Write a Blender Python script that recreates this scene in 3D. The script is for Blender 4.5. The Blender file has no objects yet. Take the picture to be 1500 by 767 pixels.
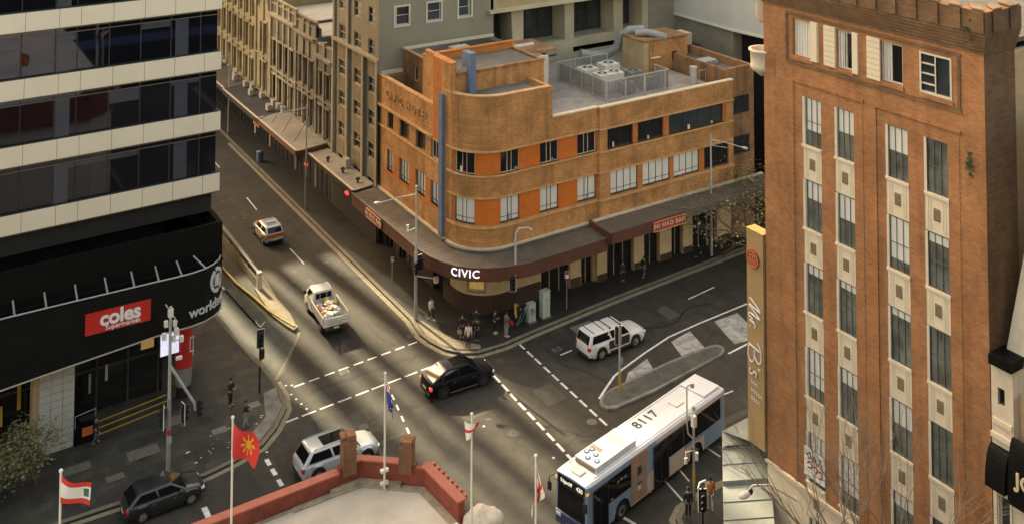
import bpy, bmesh, math, random
from mathutils import Vector, Matrix, noise as mnoise
R = math.radians
PI = math.pi
random.seed(7)
scene = bpy.context.scene
col = scene.collection

# ------------------------------------------------------------------ camera
cam_data = bpy.data.cameras.new('camera')
cam = bpy.data.objects.new('camera', cam_data)
col.objects.link(cam)
cam.location = (0, 0, 41.0)
cam.rotation_euler = (R(90 + 2.634), 0, R(-33.3))
cam_data.sensor_width = 36.0
cam_data.lens = 36.0 * 1515 / 1500
cam_data.shift_x = (750 - 800) / 1500
cam_data.shift_y = -(383.5 + 387.7) / 1500
cam_data.clip_start = 0.5
cam_data.clip_end = 3000
scene.camera = cam

# ------------------------------------------------------------------ sky, sun, exposure
world = bpy.data.worlds.new('World')
scene.world = world
world.use_nodes = True
wn = world.node_tree.nodes
wl = world.node_tree.links
wn.clear()
sky = wn.new('ShaderNodeTexSky')
sky.sky_type = 'NISHITA'
sky.sun_disc = False
sky.sun_elevation = R(30)
sky.sun_rotation = R(-6)
sky.air_density = 1.0
sky.dust_density = 4.0
sky.ozone_density = 0.6
bg = wn.new('ShaderNodeBackground')
bg.inputs[1].default_value = 0.15
tint = wn.new('ShaderNodeMix')
tint.data_type = 'RGBA'
tint.blend_type = 'MULTIPLY'
tint.inputs[0].default_value = 1.0
tint.inputs[7].default_value = (1.0, 0.79, 0.53, 1)
wout = wn.new('ShaderNodeOutputWorld')
wl.new(sky.outputs[0], tint.inputs[6])
wl.new(tint.outputs[2], bg.inputs[0])
wl.new(bg.outputs[0], wout.inputs[0])

sun_data = bpy.data.lights.new('sun', 'SUN')
sun = bpy.data.objects.new('sun', sun_data)
col.objects.link(sun)
sun_data.energy = 2.0
sun_data.angle = R(0.6)
sun_data.color = (1.0, 0.84, 0.56)
sun.rotation_euler = Vector((0.10 * math.cos(R(30)), -math.cos(R(30)), -math.sin(R(30)))).to_track_quat('-Z', 'Y').to_euler()

scene.view_settings.view_transform = 'Standard'
scene.view_settings.look = 'None'
scene.view_settings.exposure = 2.75
scene.view_settings.gamma = 1.0

# ------------------------------------------------------------------ materials
MATS = {}
def mat(name, c, rough=0.8, metal=0.0, var=0.15, scale=1.5, stretch=(1, 1, 1), bump=0.0, bscale=20, emit=None, spec=None, dark=0.0, coat=0.0, trans=0.0):
    """plain surface whose colour wanders a little in two sizes of noise"""
    if name in MATS: return MATS[name]
    m = bpy.data.materials.new(name); m.use_nodes = True
    n = m.node_tree.nodes; l = m.node_tree.links
    b = n['Principled BSDF']
    b.inputs['Roughness'].default_value = rough
    b.inputs['Metallic'].default_value = metal
    if spec is not None: b.inputs['Specular IOR Level'].default_value = spec
    if coat: b.inputs['Coat Weight'].default_value = coat
    if trans: b.inputs['Transmission Weight'].default_value = trans
    tc = n.new('ShaderNodeTexCoord'); mp = n.new('ShaderNodeMapping')
    mp.inputs['Scale'].default_value = stretch
    l.new(tc.outputs['Object'], mp.inputs[0])
    if var > 0:
        nz = n.new('ShaderNodeTexNoise'); nz.inputs['Scale'].default_value = scale; nz.inputs['Detail'].default_value = 6; nz.inputs['Roughness'].default_value = 0.65
        l.new(mp.outputs[0], nz.inputs[0])
        rp = n.new('ShaderNodeValToRGB')
        rp.color_ramp.elements[0].position = 0.3; rp.color_ramp.elements[1].position = 0.7
        lo = [max(0, x * (1 - var)) for x in c]; hi = [min(1, x * (1 + var)) for x in c]
        rp.color_ramp.elements[0].color = (*lo, 1); rp.color_ramp.elements[1].color = (*hi, 1)
        l.new(nz.outputs[0], rp.inputs[0])
        last = rp.outputs[0]
        if dark > 0:
            n2 = n.new('ShaderNodeTexNoise'); n2.inputs['Scale'].default_value = scale * 0.22; n2.inputs['Detail'].default_value = 5
            l.new(mp.outputs[0], n2.inputs[0])
            r2 = n.new('ShaderNodeMapRange'); r2.inputs[1].default_value = 0.45; r2.inputs[2].default_value = 0.7; r2.inputs[3].default_value = 1.0; r2.inputs[4].default_value = 1 - dark
            l.new(n2.outputs[0], r2.inputs[0])
            mx = n.new('ShaderNodeMix'); mx.data_type = 'RGBA'; mx.blend_type = 'MULTIPLY'; mx.inputs[0].default_value = 1
            l.new(last, mx.inputs[6]); l.new(r2.outputs[0], mx.inputs[7]); last = mx.outputs[2]
        l.new(last, b.inputs['Base Color'])
    else:
        b.inputs['Base Color'].default_value = (*c, 1)
    if bump > 0:
        nb = n.new('ShaderNodeTexNoise'); nb.inputs['Scale'].default_value = bscale; nb.inputs['Detail'].default_value = 4
        l.new(mp.outputs[0], nb.inputs[0])
        bp = n.new('ShaderNodeBump'); bp.inputs['Strength'].default_value = bump; bp.inputs['Distance'].default_value = 0.02
        l.new(nb.outputs[0], bp.inputs['Height']); l.new(bp.outputs[0], b.inputs['Normal'])
    if emit:
        b.inputs['Emission Color'].default_value = (*emit[:3], 1); b.inputs['Emission Strength'].default_value = emit[3]
    MATS[name] = m
    return m

def brick_mat(name, c1, c2, mortar, bw=0.46, bh=0.17, stain=0.35, msize=0.018):
    """coursed brickwork in world metres, running along X or Y walls alike, with weather stains"""
    m = bpy.data.materials.new(name); m.use_nodes = True
    n = m.node_tree.nodes; l = m.node_tree.links
    b = n['Principled BSDF']; b.inputs['Roughness'].default_value = 0.9
    g = n.new('ShaderNodeNewGeometry'); s = n.new('ShaderNodeSeparateXYZ'); l.new(g.outputs['Position'], s.inputs[0])
    ad = n.new('ShaderNodeMath'); ad.operation = 'ADD'; l.new(s.outputs[0], ad.inputs[0]); l.new(s.outputs[1], ad.inputs[1])
    cb = n.new('ShaderNodeCombineXYZ'); l.new(ad.outputs[0], cb.inputs[0]); l.new(s.outputs[2], cb.inputs[1])
    br = n.new('ShaderNodeTexBrick'); br.inputs['Scale'].default_value = 1.0
    br.inputs['Brick Width'].default_value = bw; br.inputs['Row Height'].default_value = bh; br.inputs['Mortar Size'].default_value = msize; br.inputs['Mortar Smooth'].default_value = 0.4
    br.inputs['Color1'].default_value = (*c1, 1); br.inputs['Color2'].default_value = (*c2, 1); br.inputs['Mortar'].default_value = (*mortar, 1)
    l.new(cb.outputs[0], br.inputs['Vector'])
    nz = n.new('ShaderNodeTexNoise'); nz.inputs['Scale'].default_value = 0.55; nz.inputs['Detail'].default_value = 8; nz.inputs['Roughness'].default_value = 0.68
    l.new(g.outputs['Position'], nz.inputs[0])
    mr = n.new('ShaderNodeMapRange'); mr.inputs[1].default_value = 0.35; mr.inputs[2].default_value = 0.68; mr.inputs[3].default_value = 1 - stain; mr.inputs[4].default_value = 1 + stain * 0.35
    l.new(nz.outputs[0], mr.inputs[0])
    # vertical run-off streaks
    mp = n.new('ShaderNodeMapping'); mp.inputs['Scale'].default_value = (1.6, 1.6, 0.12); l.new(g.outputs['Position'], mp.inputs[0])
    n2 = n.new('ShaderNodeTexNoise'); n2.inputs['Scale'].default_value = 1.0; n2.inputs['Detail'].default_value = 5; l.new(mp.outputs[0], n2.inputs[0])
    m2 = n.new('ShaderNodeMapRange'); m2.inputs[1].default_value = 0.5; m2.inputs[2].default_value = 0.72; m2.inputs[3].default_value = 1.0; m2.inputs[4].default_value = 1 - stain * 0.8
    l.new(n2.outputs[0], m2.inputs[0])
    mu = n.new('ShaderNodeMath'); mu.operation = 'MULTIPLY'; l.new(mr.outputs[0], mu.inputs[0]); l.new(m2.outputs[0], mu.inputs[1])
    mx = n.new('ShaderNodeMix'); mx.data_type = 'RGBA'; mx.blend_type = 'MULTIPLY'; mx.inputs[0].default_value = 1
    l.new(br.outputs['Color'], mx.inputs[6]); l.new(mu.outputs[0], mx.inputs[7])
    l.new(mx.outputs[2], b.inputs['Base Color'])
    bp = n.new('ShaderNodeBump'); bp.inputs['Strength'].default_value = 0.3; bp.inputs['Distance'].default_value = 0.02
    l.new(br.outputs['Fac'], bp.inputs['Height']); bp.invert = True; l.new(bp.outputs[0], b.inputs['Normal'])
    MATS[name] = m
    return m

def asphalt_mat(name, base, warm=(1, 1, 1)):
    m = bpy.data.materials.new(name); m.use_nodes = True
    n = m.node_tree.nodes; l = m.node_tree.links
    b = n['Principled BSDF']; b.inputs['Roughness'].default_value = 0.72; b.inputs['Specular IOR Level'].default_value = 0.35
    g = n.new('ShaderNodeNewGeometry')
    def nz(scale, st=(1, 1, 1), det=6, ro=0.6):
        mp = n.new('ShaderNodeMapping'); mp.inputs['Scale'].default_value = st; l.new(g.outputs['Position'], mp.inputs[0])
        x = n.new('ShaderNodeTexNoise'); x.inputs['Scale'].default_value = scale; x.inputs['Detail'].default_value = det; x.inputs['Roughness'].default_value = ro
        l.new(mp.outputs[0], x.inputs[0]); return x.outputs[0]
    def rng(o, a, c, lo, hi):
        x = n.new('ShaderNodeMapRange'); x.inputs[1].default_value = a; x.inputs[2].default_value = c; x.inputs[3].default_value = lo; x.inputs[4].default_value = hi; l.new(o, x.inputs[0]); return x.outputs[0]
    def mul(a, c):
        x = n.new('ShaderNodeMath'); x.operation = 'MULTIPLY'; l.new(a, x.inputs[0]); l.new(c, x.inputs[1]); return x.outputs[0]
    f = rng(nz(0.16), 0.35, 0.65, 0.72, 1.25)
    f = mul(f, rng(nz(1.1, det=8), 0.35, 0.7, 0.82, 1.2))
    f = mul(f, rng(nz(9, det=3), 0.3, 0.7, 0.82, 1.18))
    f = mul(f, rng(nz(1.0, (1.3, 0.06, 1)), 0.35, 0.65, 0.85, 1.15))
    vo = n.new('ShaderNodeTexVoronoi'); vo.feature = 'DISTANCE_TO_EDGE'; vo.inputs['Scale'].default_value = 0.16
    ds = n.new('ShaderNodeTexNoise'); ds.inputs['Scale'].default_value = 1.2; ds.inputs['Detail'].default_value = 6; l.new(g.outputs['Position'], ds.inputs[0])
    ma = n.new('ShaderNodeMix'); ma.data_type = 'RGBA'; ma.inputs[0].default_value = 0.5
    l.new(g.outputs['Position'], ma.inputs[6]); 
    sc = n.new('ShaderNodeVectorMath'); sc.operation = 'SCALE'; sc.inputs['Scale'].default_value = 3.0; l.new(ds.outputs['Color'], sc.inputs[0])
    ad = n.new('ShaderNodeVectorMath'); ad.operation = 'ADD'; l.new(g.outputs['Position'], ad.inputs[0]); l.new(sc.outputs[0], ad.inputs[1])
    l.new(ad.outputs[0], vo.inputs['Vector'])
    f = mul(f, rng(vo.outputs['Distance'], 0.0, 0.012, 0.62, 1.0))
    cr = n.new('ShaderNodeMix'); cr.data_type = 'RGBA'; cr.blend_type = 'MULTIPLY'; cr.inputs[0].default_value = 1
    cr.inputs[6].default_value = (base * warm[0], base * warm[1], base * warm[2], 1); l.new(f, cr.inputs[7])
    l.new(cr.outputs[2], b.inputs['Base Color'])
    bp = n.new('ShaderNodeBump'); bp.inputs['Strength'].default_value = 0.35; bp.inputs['Distance'].default_value = 0.01
    l.new(nz(30, det=2), bp.inputs['Height']); l.new(bp.outputs[0], b.inputs['Normal'])
    MATS[name] = m
    return m

def paver_mat(name, c, w=0.6, h=0.4, var=0.25, grout=0.6):
    m = bpy.data.materials.new(name); m.use_nodes = True
    n = m.node_tree.nodes; l = m.node_tree.links
    b = n['Principled BSDF']; b.inputs['Roughness'].default_value = 0.7
    g = n.new('ShaderNodeNewGeometry')
    br = n.new('ShaderNodeTexBrick'); br.inputs['Scale'].default_value = 1.0; br.inputs['Brick Width'].default_value = w; br.inputs['Row Height'].default_value = h; br.inputs['Mortar Size'].default_value = 0.012
    br.inputs['Color1'].default_value = (*[x * (1 - var) for x in c], 1); br.inputs['Color2'].default_value = (*[x * (1 + var) for x in c], 1); br.inputs['Mortar'].default_value = (*[x * grout for x in c], 1)
    l.new(g.outputs['Position'], br.inputs['Vector'])
    nz = n.new('ShaderNodeTexNoise'); nz.inputs['Scale'].default_value = 0.5; nz.inputs['Detail'].default_value = 8; nz.inputs['Roughness'].default_value = 0.7; l.new(g.outputs['Position'], nz.inputs[0])
    mr = n.new('ShaderNodeMapRange'); mr.inputs[1].default_value = 0.35; mr.inputs[2].default_value = 0.68; mr.inputs[3].default_value = 0.6; mr.inputs[4].default_value = 1.25; l.new(nz.outputs[0], mr.inputs[0])
    mx = n.new('ShaderNodeMix'); mx.data_type = 'RGBA'; mx.blend_type = 'MULTIPLY'; mx.inputs[0].default_value = 1
    l.new(br.outputs['Color'], mx.inputs[6]); l.new(mr.outputs[0], mx.inputs[7]); l.new(mx.outputs[2], b.inputs['Base Color'])
    MATS[name] = m
    return m

brick_mat('hotel_brick', (0.48, 0.205, 0.052), (0.62, 0.30, 0.095), (0.46, 0.25, 0.11), 0.30, 0.11, 0.38)
brick_mat('hotel_brick_dark', (0.30, 0.15, 0.06), (0.40, 0.20, 0.08), (0.30, 0.20, 0.11), 0.46, 0.15, 0.45)
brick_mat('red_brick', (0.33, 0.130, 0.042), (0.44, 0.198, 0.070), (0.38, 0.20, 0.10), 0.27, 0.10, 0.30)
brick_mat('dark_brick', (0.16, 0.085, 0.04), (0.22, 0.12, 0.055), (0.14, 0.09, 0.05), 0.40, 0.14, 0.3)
brick_mat('chimney_brick', (0.33, 0.13, 0.045), (0.24, 0.10, 0.045), (0.20, 0.13, 0.08), 0.28, 0.10, 0.3)
brick_mat('footing_tile', (0.055, 0.028, 0.014), (0.07, 0.035, 0.02), (0.03, 0.02, 0.012), 0.3, 0.2, 0.1)
asphalt_mat('asphalt', 0.044, (1.0, 0.87, 0.64))
asphalt_mat('asphalt_patch', 0.030, (1.0, 0.91, 0.74))
asphalt_mat('apron_concrete', 0.085, (1.0, 0.98, 0.80))
paver_mat('granite_paving', (0.026, 0.022, 0.017), 0.9, 0.6)
paver_mat('plaza_paving', (0.050, 0.044, 0.032), 0.8, 0.8, 0.35)
mat('kerb_stone', (0.17, 0.145, 0.10), 0.85, var=0.3, scale=3)
mat('ramp_concrete', (0.24, 0.20, 0.13), 0.85, var=0.25, scale=2)
mat('island_concrete', (0.20, 0.18, 0.145), 0.85, var=0.35, scale=1.6)
mat('worn_pavers', (0.36, 0.34, 0.30), 0.8, var=0.5, scale=1.8, dark=0.5)
mat('road_paint', (0.68, 0.66, 0.60), 0.7, var=0.25, scale=4, dark=0.25)
mat('iron_cover', (0.05, 0.042, 0.034), 0.6, var=0.3, scale=8)
mat('concrete_cover', (0.14, 0.12, 0.09), 0.8, var=0.3, scale=5)
mat('orange_render', (0.55, 0.14, 0.013), 0.8, var=0.14, scale=1.2, dark=0.1)
mat('pier_orange', (0.46, 0.15, 0.03), 0.8, var=0.2, scale=1.2)
mat('coping_tan', (0.52, 0.30, 0.13), 0.8, var=0.25, scale=2)
mat('coping_pale', (0.62, 0.50, 0.34), 0.7, var=0.15, scale=2)
mat('blue_paint', (0.12, 0.17, 0.26), 0.6, var=0.15, scale=2)
mat('roof_membrane', (0.34, 0.30, 0.26), 0.85, var=0.2, scale=1.2, dark=0.3)
mat('roof_dark', (0.13, 0.115, 0.095), 0.85, var=0.25, scale=1.2, dark=0.3)
mat('white_blind', (0.66, 0.63, 0.56), 0.7, var=0.06, scale=1.5)
mat('white_render', (0.62, 0.56, 0.46), 0.75, var=0.1, scale=1.5)
mat('window_dark', (0.012, 0.012, 0.012), 0.06, var=0.3, scale=0.6, spec=0.6)
mat('window_grey', (0.035, 0.042, 0.045), 0.08, var=0.35, scale=0.8, spec=0.8)
mat('window_frame_dark', (0.05, 0.045, 0.04), 0.5, var=0.1)
mat('window_frame_pale', (0.60, 0.54, 0.44), 0.6, var=0.1)
mat('tower_glass', (0.004, 0.0045, 0.006), 0.03, var=0.0, spec=0.55)
mat('tower_panel', (0.70, 0.60, 0.45), 0.45, var=0.04, scale=0.4)
mat('panel_joint', (0.10, 0.08, 0.05), 0.7, var=0.1)
mat('podium_black', (0.006, 0.006, 0.005), 0.55, var=0.25, scale=0.7, spec=0.12)
mat('fascia_charcoal', (0.009, 0.009, 0.008), 0.55, var=0.2, scale=0.8, spec=0.15)
mat('interior_dark', (0.012, 0.011, 0.009), 0.9, var=0.3)
mat('tile_white', (0.46, 0.45, 0.40), 0.5, var=0.1, scale=2)
mat('sign_red', (0.52, 0.028, 0.018), 0.45, var=0.05)
mat('sign_white', (0.78, 0.77, 0.74), 0.5, var=0.03)
mat('logo_silver', (0.55, 0.55, 0.52), 0.4, var=0.05)
mat('nosing_yellow', (0.42, 0.30, 0.04), 0.6, var=0.2, scale=5)
mat('safety_yellow', (0.46, 0.29, 0.02), 0.55, var=0.2, scale=3)
mat('galvanised', (0.36, 0.35, 0.33), 0.45, 0.3, var=0.15, scale=4)
mat('pale_steel', (0.50, 0.47, 0.42), 0.45, 0.2, var=0.12, scale=4)
mat('black_metal', (0.015, 0.015, 0.015), 0.5, var=0.1)
mat('signal_black', (0.02, 0.02, 0.02), 0.5, var=0.1)
mat('maroon_fascia', (0.105, 0.036, 0.021), 0.6, var=0.2, scale=1.5)
mat('awning_metal', (0.15, 0.12, 0.09), 0.6, 0.1, var=0.2, scale=1.0, dark=0.25)
mat('awning_pale', (0.38, 0.33, 0.25), 0.6, 0.1, var=0.2, scale=0.9, dark=0.3)
mat('awning_dark', (0.065, 0.062, 0.052), 0.7, var=0.25, scale=0.9, dark=0.3)
mat('awning_green', (0.25, 0.27, 0.235), 0.5, 0.1, var=0.12, scale=1.2, dark=0.2)
mat('beige_wall', (0.50, 0.36, 0.20), 0.8, var=0.12, scale=1.5)
mat('gold_light', (0.5, 0.35, 0.1), 0.6, var=0.2, emit=(1.0, 0.62, 0.18, 0.03))
mat('grey_building', (0.27, 0.235, 0.165), 0.85, var=0.08, scale=0.5, dark=0.16)
mat('grey_pilaster', (0.36, 0.295, 0.195), 0.85, var=0.1, scale=1, dark=0.15)
mat('facade_brown', (0.20, 0.16, 0.10), 0.85, var=0.25, scale=1)
mat('facade_cream', (0.44, 0.36, 0.23), 0.85, var=0.2, scale=0.8, dark=0.4)
mat('facade_yellow', (0.44, 0.33, 0.17), 0.85, var=0.2, scale=0.8, dark=0.35)
mat('facade_grey', (0.25, 0.21, 0.15), 0.85, var=0.2, scale=0.8, dark=0.4)
mat('facade_dark', (0.16, 0.135, 0.098), 0.85, var=0.25, scale=0.8, dark=0.4)
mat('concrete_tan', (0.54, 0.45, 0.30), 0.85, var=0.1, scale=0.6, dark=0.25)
mat('concrete_dark', (0.30, 0.26, 0.19), 0.85, var=0.15, scale=0.6, dark=0.25)  # darker, browner concrete
mat('white_cladding', (0.66, 0.63, 0.56), 0.6, var=0.05, scale=0.4)
mat('cream_stone', (0.66, 0.56, 0.42), 0.8, var=0.12, scale=1.4, dark=0.12)
mat('spandrel_cream', (0.70, 0.60, 0.44), 0.7, var=0.06, scale=1.5)
mat('vent_grille', (0.24, 0.18, 0.10), 0.7, var=0.25, scale=8)
mat('gold_sign', (0.40, 0.265, 0.12), 0.5, var=0.08, scale=0.7)
mat('gold_sign_top', (0.55, 0.38, 0.06), 0.5, var=0.1)
mat('badge_red', (0.40, 0.045, 0.018), 0.45, var=0.1)
mat('red_parapet', (0.24, 0.055, 0.030), 0.8, var=0.28, scale=2.5, dark=0.35)
mat('red_coping', (0.38, 0.11, 0.06), 0.75, var=0.15, scale=2)
mat('flat_roof', (0.56, 0.48, 0.37), 0.85, var=0.09, scale=1.2, dark=0.28)
mat('roof_edge_stain', (0.33, 0.26, 0.17), 0.9, var=0.35, scale=2)
mat('old_stone', (0.55, 0.47, 0.36), 0.85, var=0.35, scale=1.6, bump=0.6, bscale=3, dark=0.3)
mat('stone_white', (0.72, 0.69, 0.62), 0.8, var=0.1, scale=1.6)
mat('pole_white', (0.75, 0.70, 0.60), 0.4, var=0.05)
mat('plant_white', (0.60, 0.56, 0.48), 0.6, var=0.15, scale=2)
mat('mesh_grey', (0.26, 0.25, 0.235), 0.6, 0.2, var=0.2, scale=3)
mat('duct_grey', (0.30, 0.30, 0.28), 0.6, 0.2, var=0.2, scale=2)
mat('cabinet_green', (0.42, 0.46, 0.40), 0.6, var=0.12, scale=3)
mat('sticker_dark', (0.05, 0.05, 0.05), 0.6, var=0.1)
mat('sticker_orange', (0.6, 0.16, 0.04), 0.6, var=0.1)
mat('bark', (0.10, 0.072, 0.045), 0.9, var=0.3, scale=6)
mat('pale_bark', (0.34, 0.27, 0.18), 0.9, var=0.3, scale=6)
mat('leaf_olive', (0.105, 0.105, 0.040), 0.7, var=0.3, scale=3)
mat('leaf_yellow', (0.36, 0.26, 0.05), 0.7, var=0.3, scale=3)
mat('leaf_pale', (0.19, 0.17, 0.085), 0.7, var=0.3, scale=3)
mat('ivy', (0.05, 0.08, 0.025), 0.8, var=0.3, scale=3)
# vehicles
mat('car_white', (0.68, 0.66, 0.61), 0.3, var=0.03, coat=0.6)
mat('car_silver', (0.50, 0.52, 0.52), 0.3, 0.3, var=0.03, coat=0.6)
mat('car_black', (0.006, 0.006, 0.007), 0.45, var=0.0, spec=0.15)
mat('car_grey', (0.035, 0.035, 0.033), 0.3, 0.3, var=0.03, coat=0.6)
mat('car_orange', (0.52, 0.14, 0.035), 0.35, var=0.03, coat=0.5)
mat('car_glass', (0.008, 0.008, 0.009), 0.03, var=0.0, spec=0.35)
mat('tyre', (0.014, 0.013, 0.012), 0.85, var=0.2)
mat('rim', (0.30, 0.29, 0.27), 0.35, 0.6, var=0.1)
mat('rim_dark', (0.05, 0.05, 0.05), 0.4, 0.4, var=0.1)
mat('plastic_black', (0.02, 0.02, 0.02), 0.6, var=0.1)
mat('lamp_red', (0.45, 0.02, 0.02), 0.25, var=0.05)
mat('lamp_red_lit', (0.5, 0.03, 0.03), 0.3, var=0.0, emit=(1.0, 0.10, 0.08, 0.10))
mat('lamp_clear', (0.70, 0.70, 0.68), 0.15, var=0.0)
mat('lamp_amber', (0.7, 0.25, 0.03), 0.25, var=0.0, emit=(1.0, 0.45, 0.1, 0.12))
mat('plate', (0.66, 0.62, 0.45), 0.5, var=0.05)
mat('bus_blue', (0.25, 0.36, 0.50), 0.35, var=0.04, coat=0.4)
mat('bus_navy', (0.035, 0.055, 0.13), 0.35, var=0.05, coat=0.4)
mat('bus_panel', (0.62, 0.55, 0.46), 0.4, var=0.06)
mat('bus_tan', (0.40, 0.27, 0.19), 0.5, var=0.1)
mat('display_black', (0.01, 0.01, 0.01), 0.3, var=0.0)
mat('display_lit', (0.8, 0.8, 0.6), 0.5, var=0.0, emit=(1.0, 0.95, 0.7, 0.10))
mat('cargo_red', (0.20, 0.02, 0.015), 0.5, var=0.3)
mat('cargo_cream', (0.62, 0.55, 0.36), 0.7, var=0.2)
mat('cargo_white', (0.68, 0.66, 0.62), 0.7, var=0.15)
mat('cargo_grey', (0.25, 0.26, 0.27), 0.6, var=0.2)
mat('cargo_yellow', (0.55, 0.42, 0.12), 0.6, var=0.2)
mat('timber', (0.30, 0.20, 0.11), 0.8, var=0.25)
# people
mat('skin', (0.42, 0.25, 0.16), 0.6, var=0.05)
mat('hair_dark', (0.02, 0.014, 0.01), 0.7, var=0.2)
mat('cloth_black', (0.015, 0.015, 0.016), 0.85, var=0.2, scale=5)
mat('cloth_cream', (0.62, 0.52, 0.42), 0.85, var=0.12, scale=5)
mat('cloth_white', (0.70, 0.67, 0.60), 0.85, var=0.1, scale=5)
mat('cloth_orange', (0.58, 0.22, 0.05), 0.85, var=0.15, scale=5)
mat('cloth_brown', (0.16, 0.10, 0.075), 0.85, var=0.15, scale=5)
mat('cloth_grey', (0.30, 0.28, 0.26), 0.85, var=0.15, scale=5)
mat('cloth_denim', (0.07, 0.09, 0.13), 0.85, var=0.15, scale=5)
mat('bag_tan', (0.34, 0.20, 0.09), 0.7, var=0.1)
mat('bag_red', (0.48, 0.03, 0.03), 0.7, var=0.1)
mat('bike_green', (0.08, 0.26, 0.20), 0.5, var=0.1)
# flags
mat('flag_red', (0.62, 0.035, 0.025), 0.8, var=0.06)
mat('flag_yellow', (0.80, 0.42, 0.03), 0.8, var=0.05)
mat('flag_white', (0.74, 0.72, 0.66), 0.8, var=0.05)
mat('flag_blue', (0.02, 0.055, 0.28), 0.8, var=0.08)
mat('flag_green', (0.04, 0.16, 0.09), 0.8, var=0.08)
mat('screen_lit', (0.7, 0.72, 0.9), 0.4, var=0.5, scale=1.2, emit=(0.75, 0.78, 1.0, 0.12))
mat('neon_red', (0.6, 0.05, 0.04), 0.4, var=0.0, emit=(1.0, 0.10, 0.08, 0.15))
mat('civic_lit', (0.8, 0.8, 0.8), 0.4, var=0.0, emit=(1.0, 0.95, 1.0, 0.16))
mat('warm_lit', (0.6, 0.45, 0.2), 0.6, var=0.0, emit=(1.0, 0.75, 0.35, 0.08))
mat('awning_shade', (0.010, 0.008, 0.006), 0.7, var=0.3, scale=1)  # near black that stands in for the deep shade under the awnings
mat('letter_brick', (0.50, 0.27, 0.10), 0.85, var=0.2)
MATS['tower_glass'].node_tree.nodes['Principled BSDF'].inputs['IOR'].default_value = 2.0
MATS['tower_glass'].node_tree.nodes['Principled BSDF'].inputs['Specular Tint'].default_value = (0.62, 0.72, 1.0, 1)
mat('sash_glass', (0.15, 0.155, 0.13), 0.15, var=0.7, scale=0.55, spec=0.5)
mat('sash_frame', (0.13, 0.125, 0.10), 0.6, var=0.15)
mat('tar', (0.009, 0.008, 0.007), 0.5, var=0.3, scale=3)
mat('oil_stain', (0.026, 0.023, 0.019), 0.55, var=0.4, scale=6)
mat('ac_beige', (0.42, 0.38, 0.29), 0.7, var=0.15, scale=2)
mat('bus_white', (0.66, 0.68, 0.70), 0.35, var=0.04, coat=0.4)
mat('kerb_yellow', (0.40, 0.28, 0.04), 0.7, var=0.35, scale=4, dark=0.4)
mat('old_patch', (0.075, 0.066, 0.050), 0.85, var=0.25, scale=2)

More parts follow.
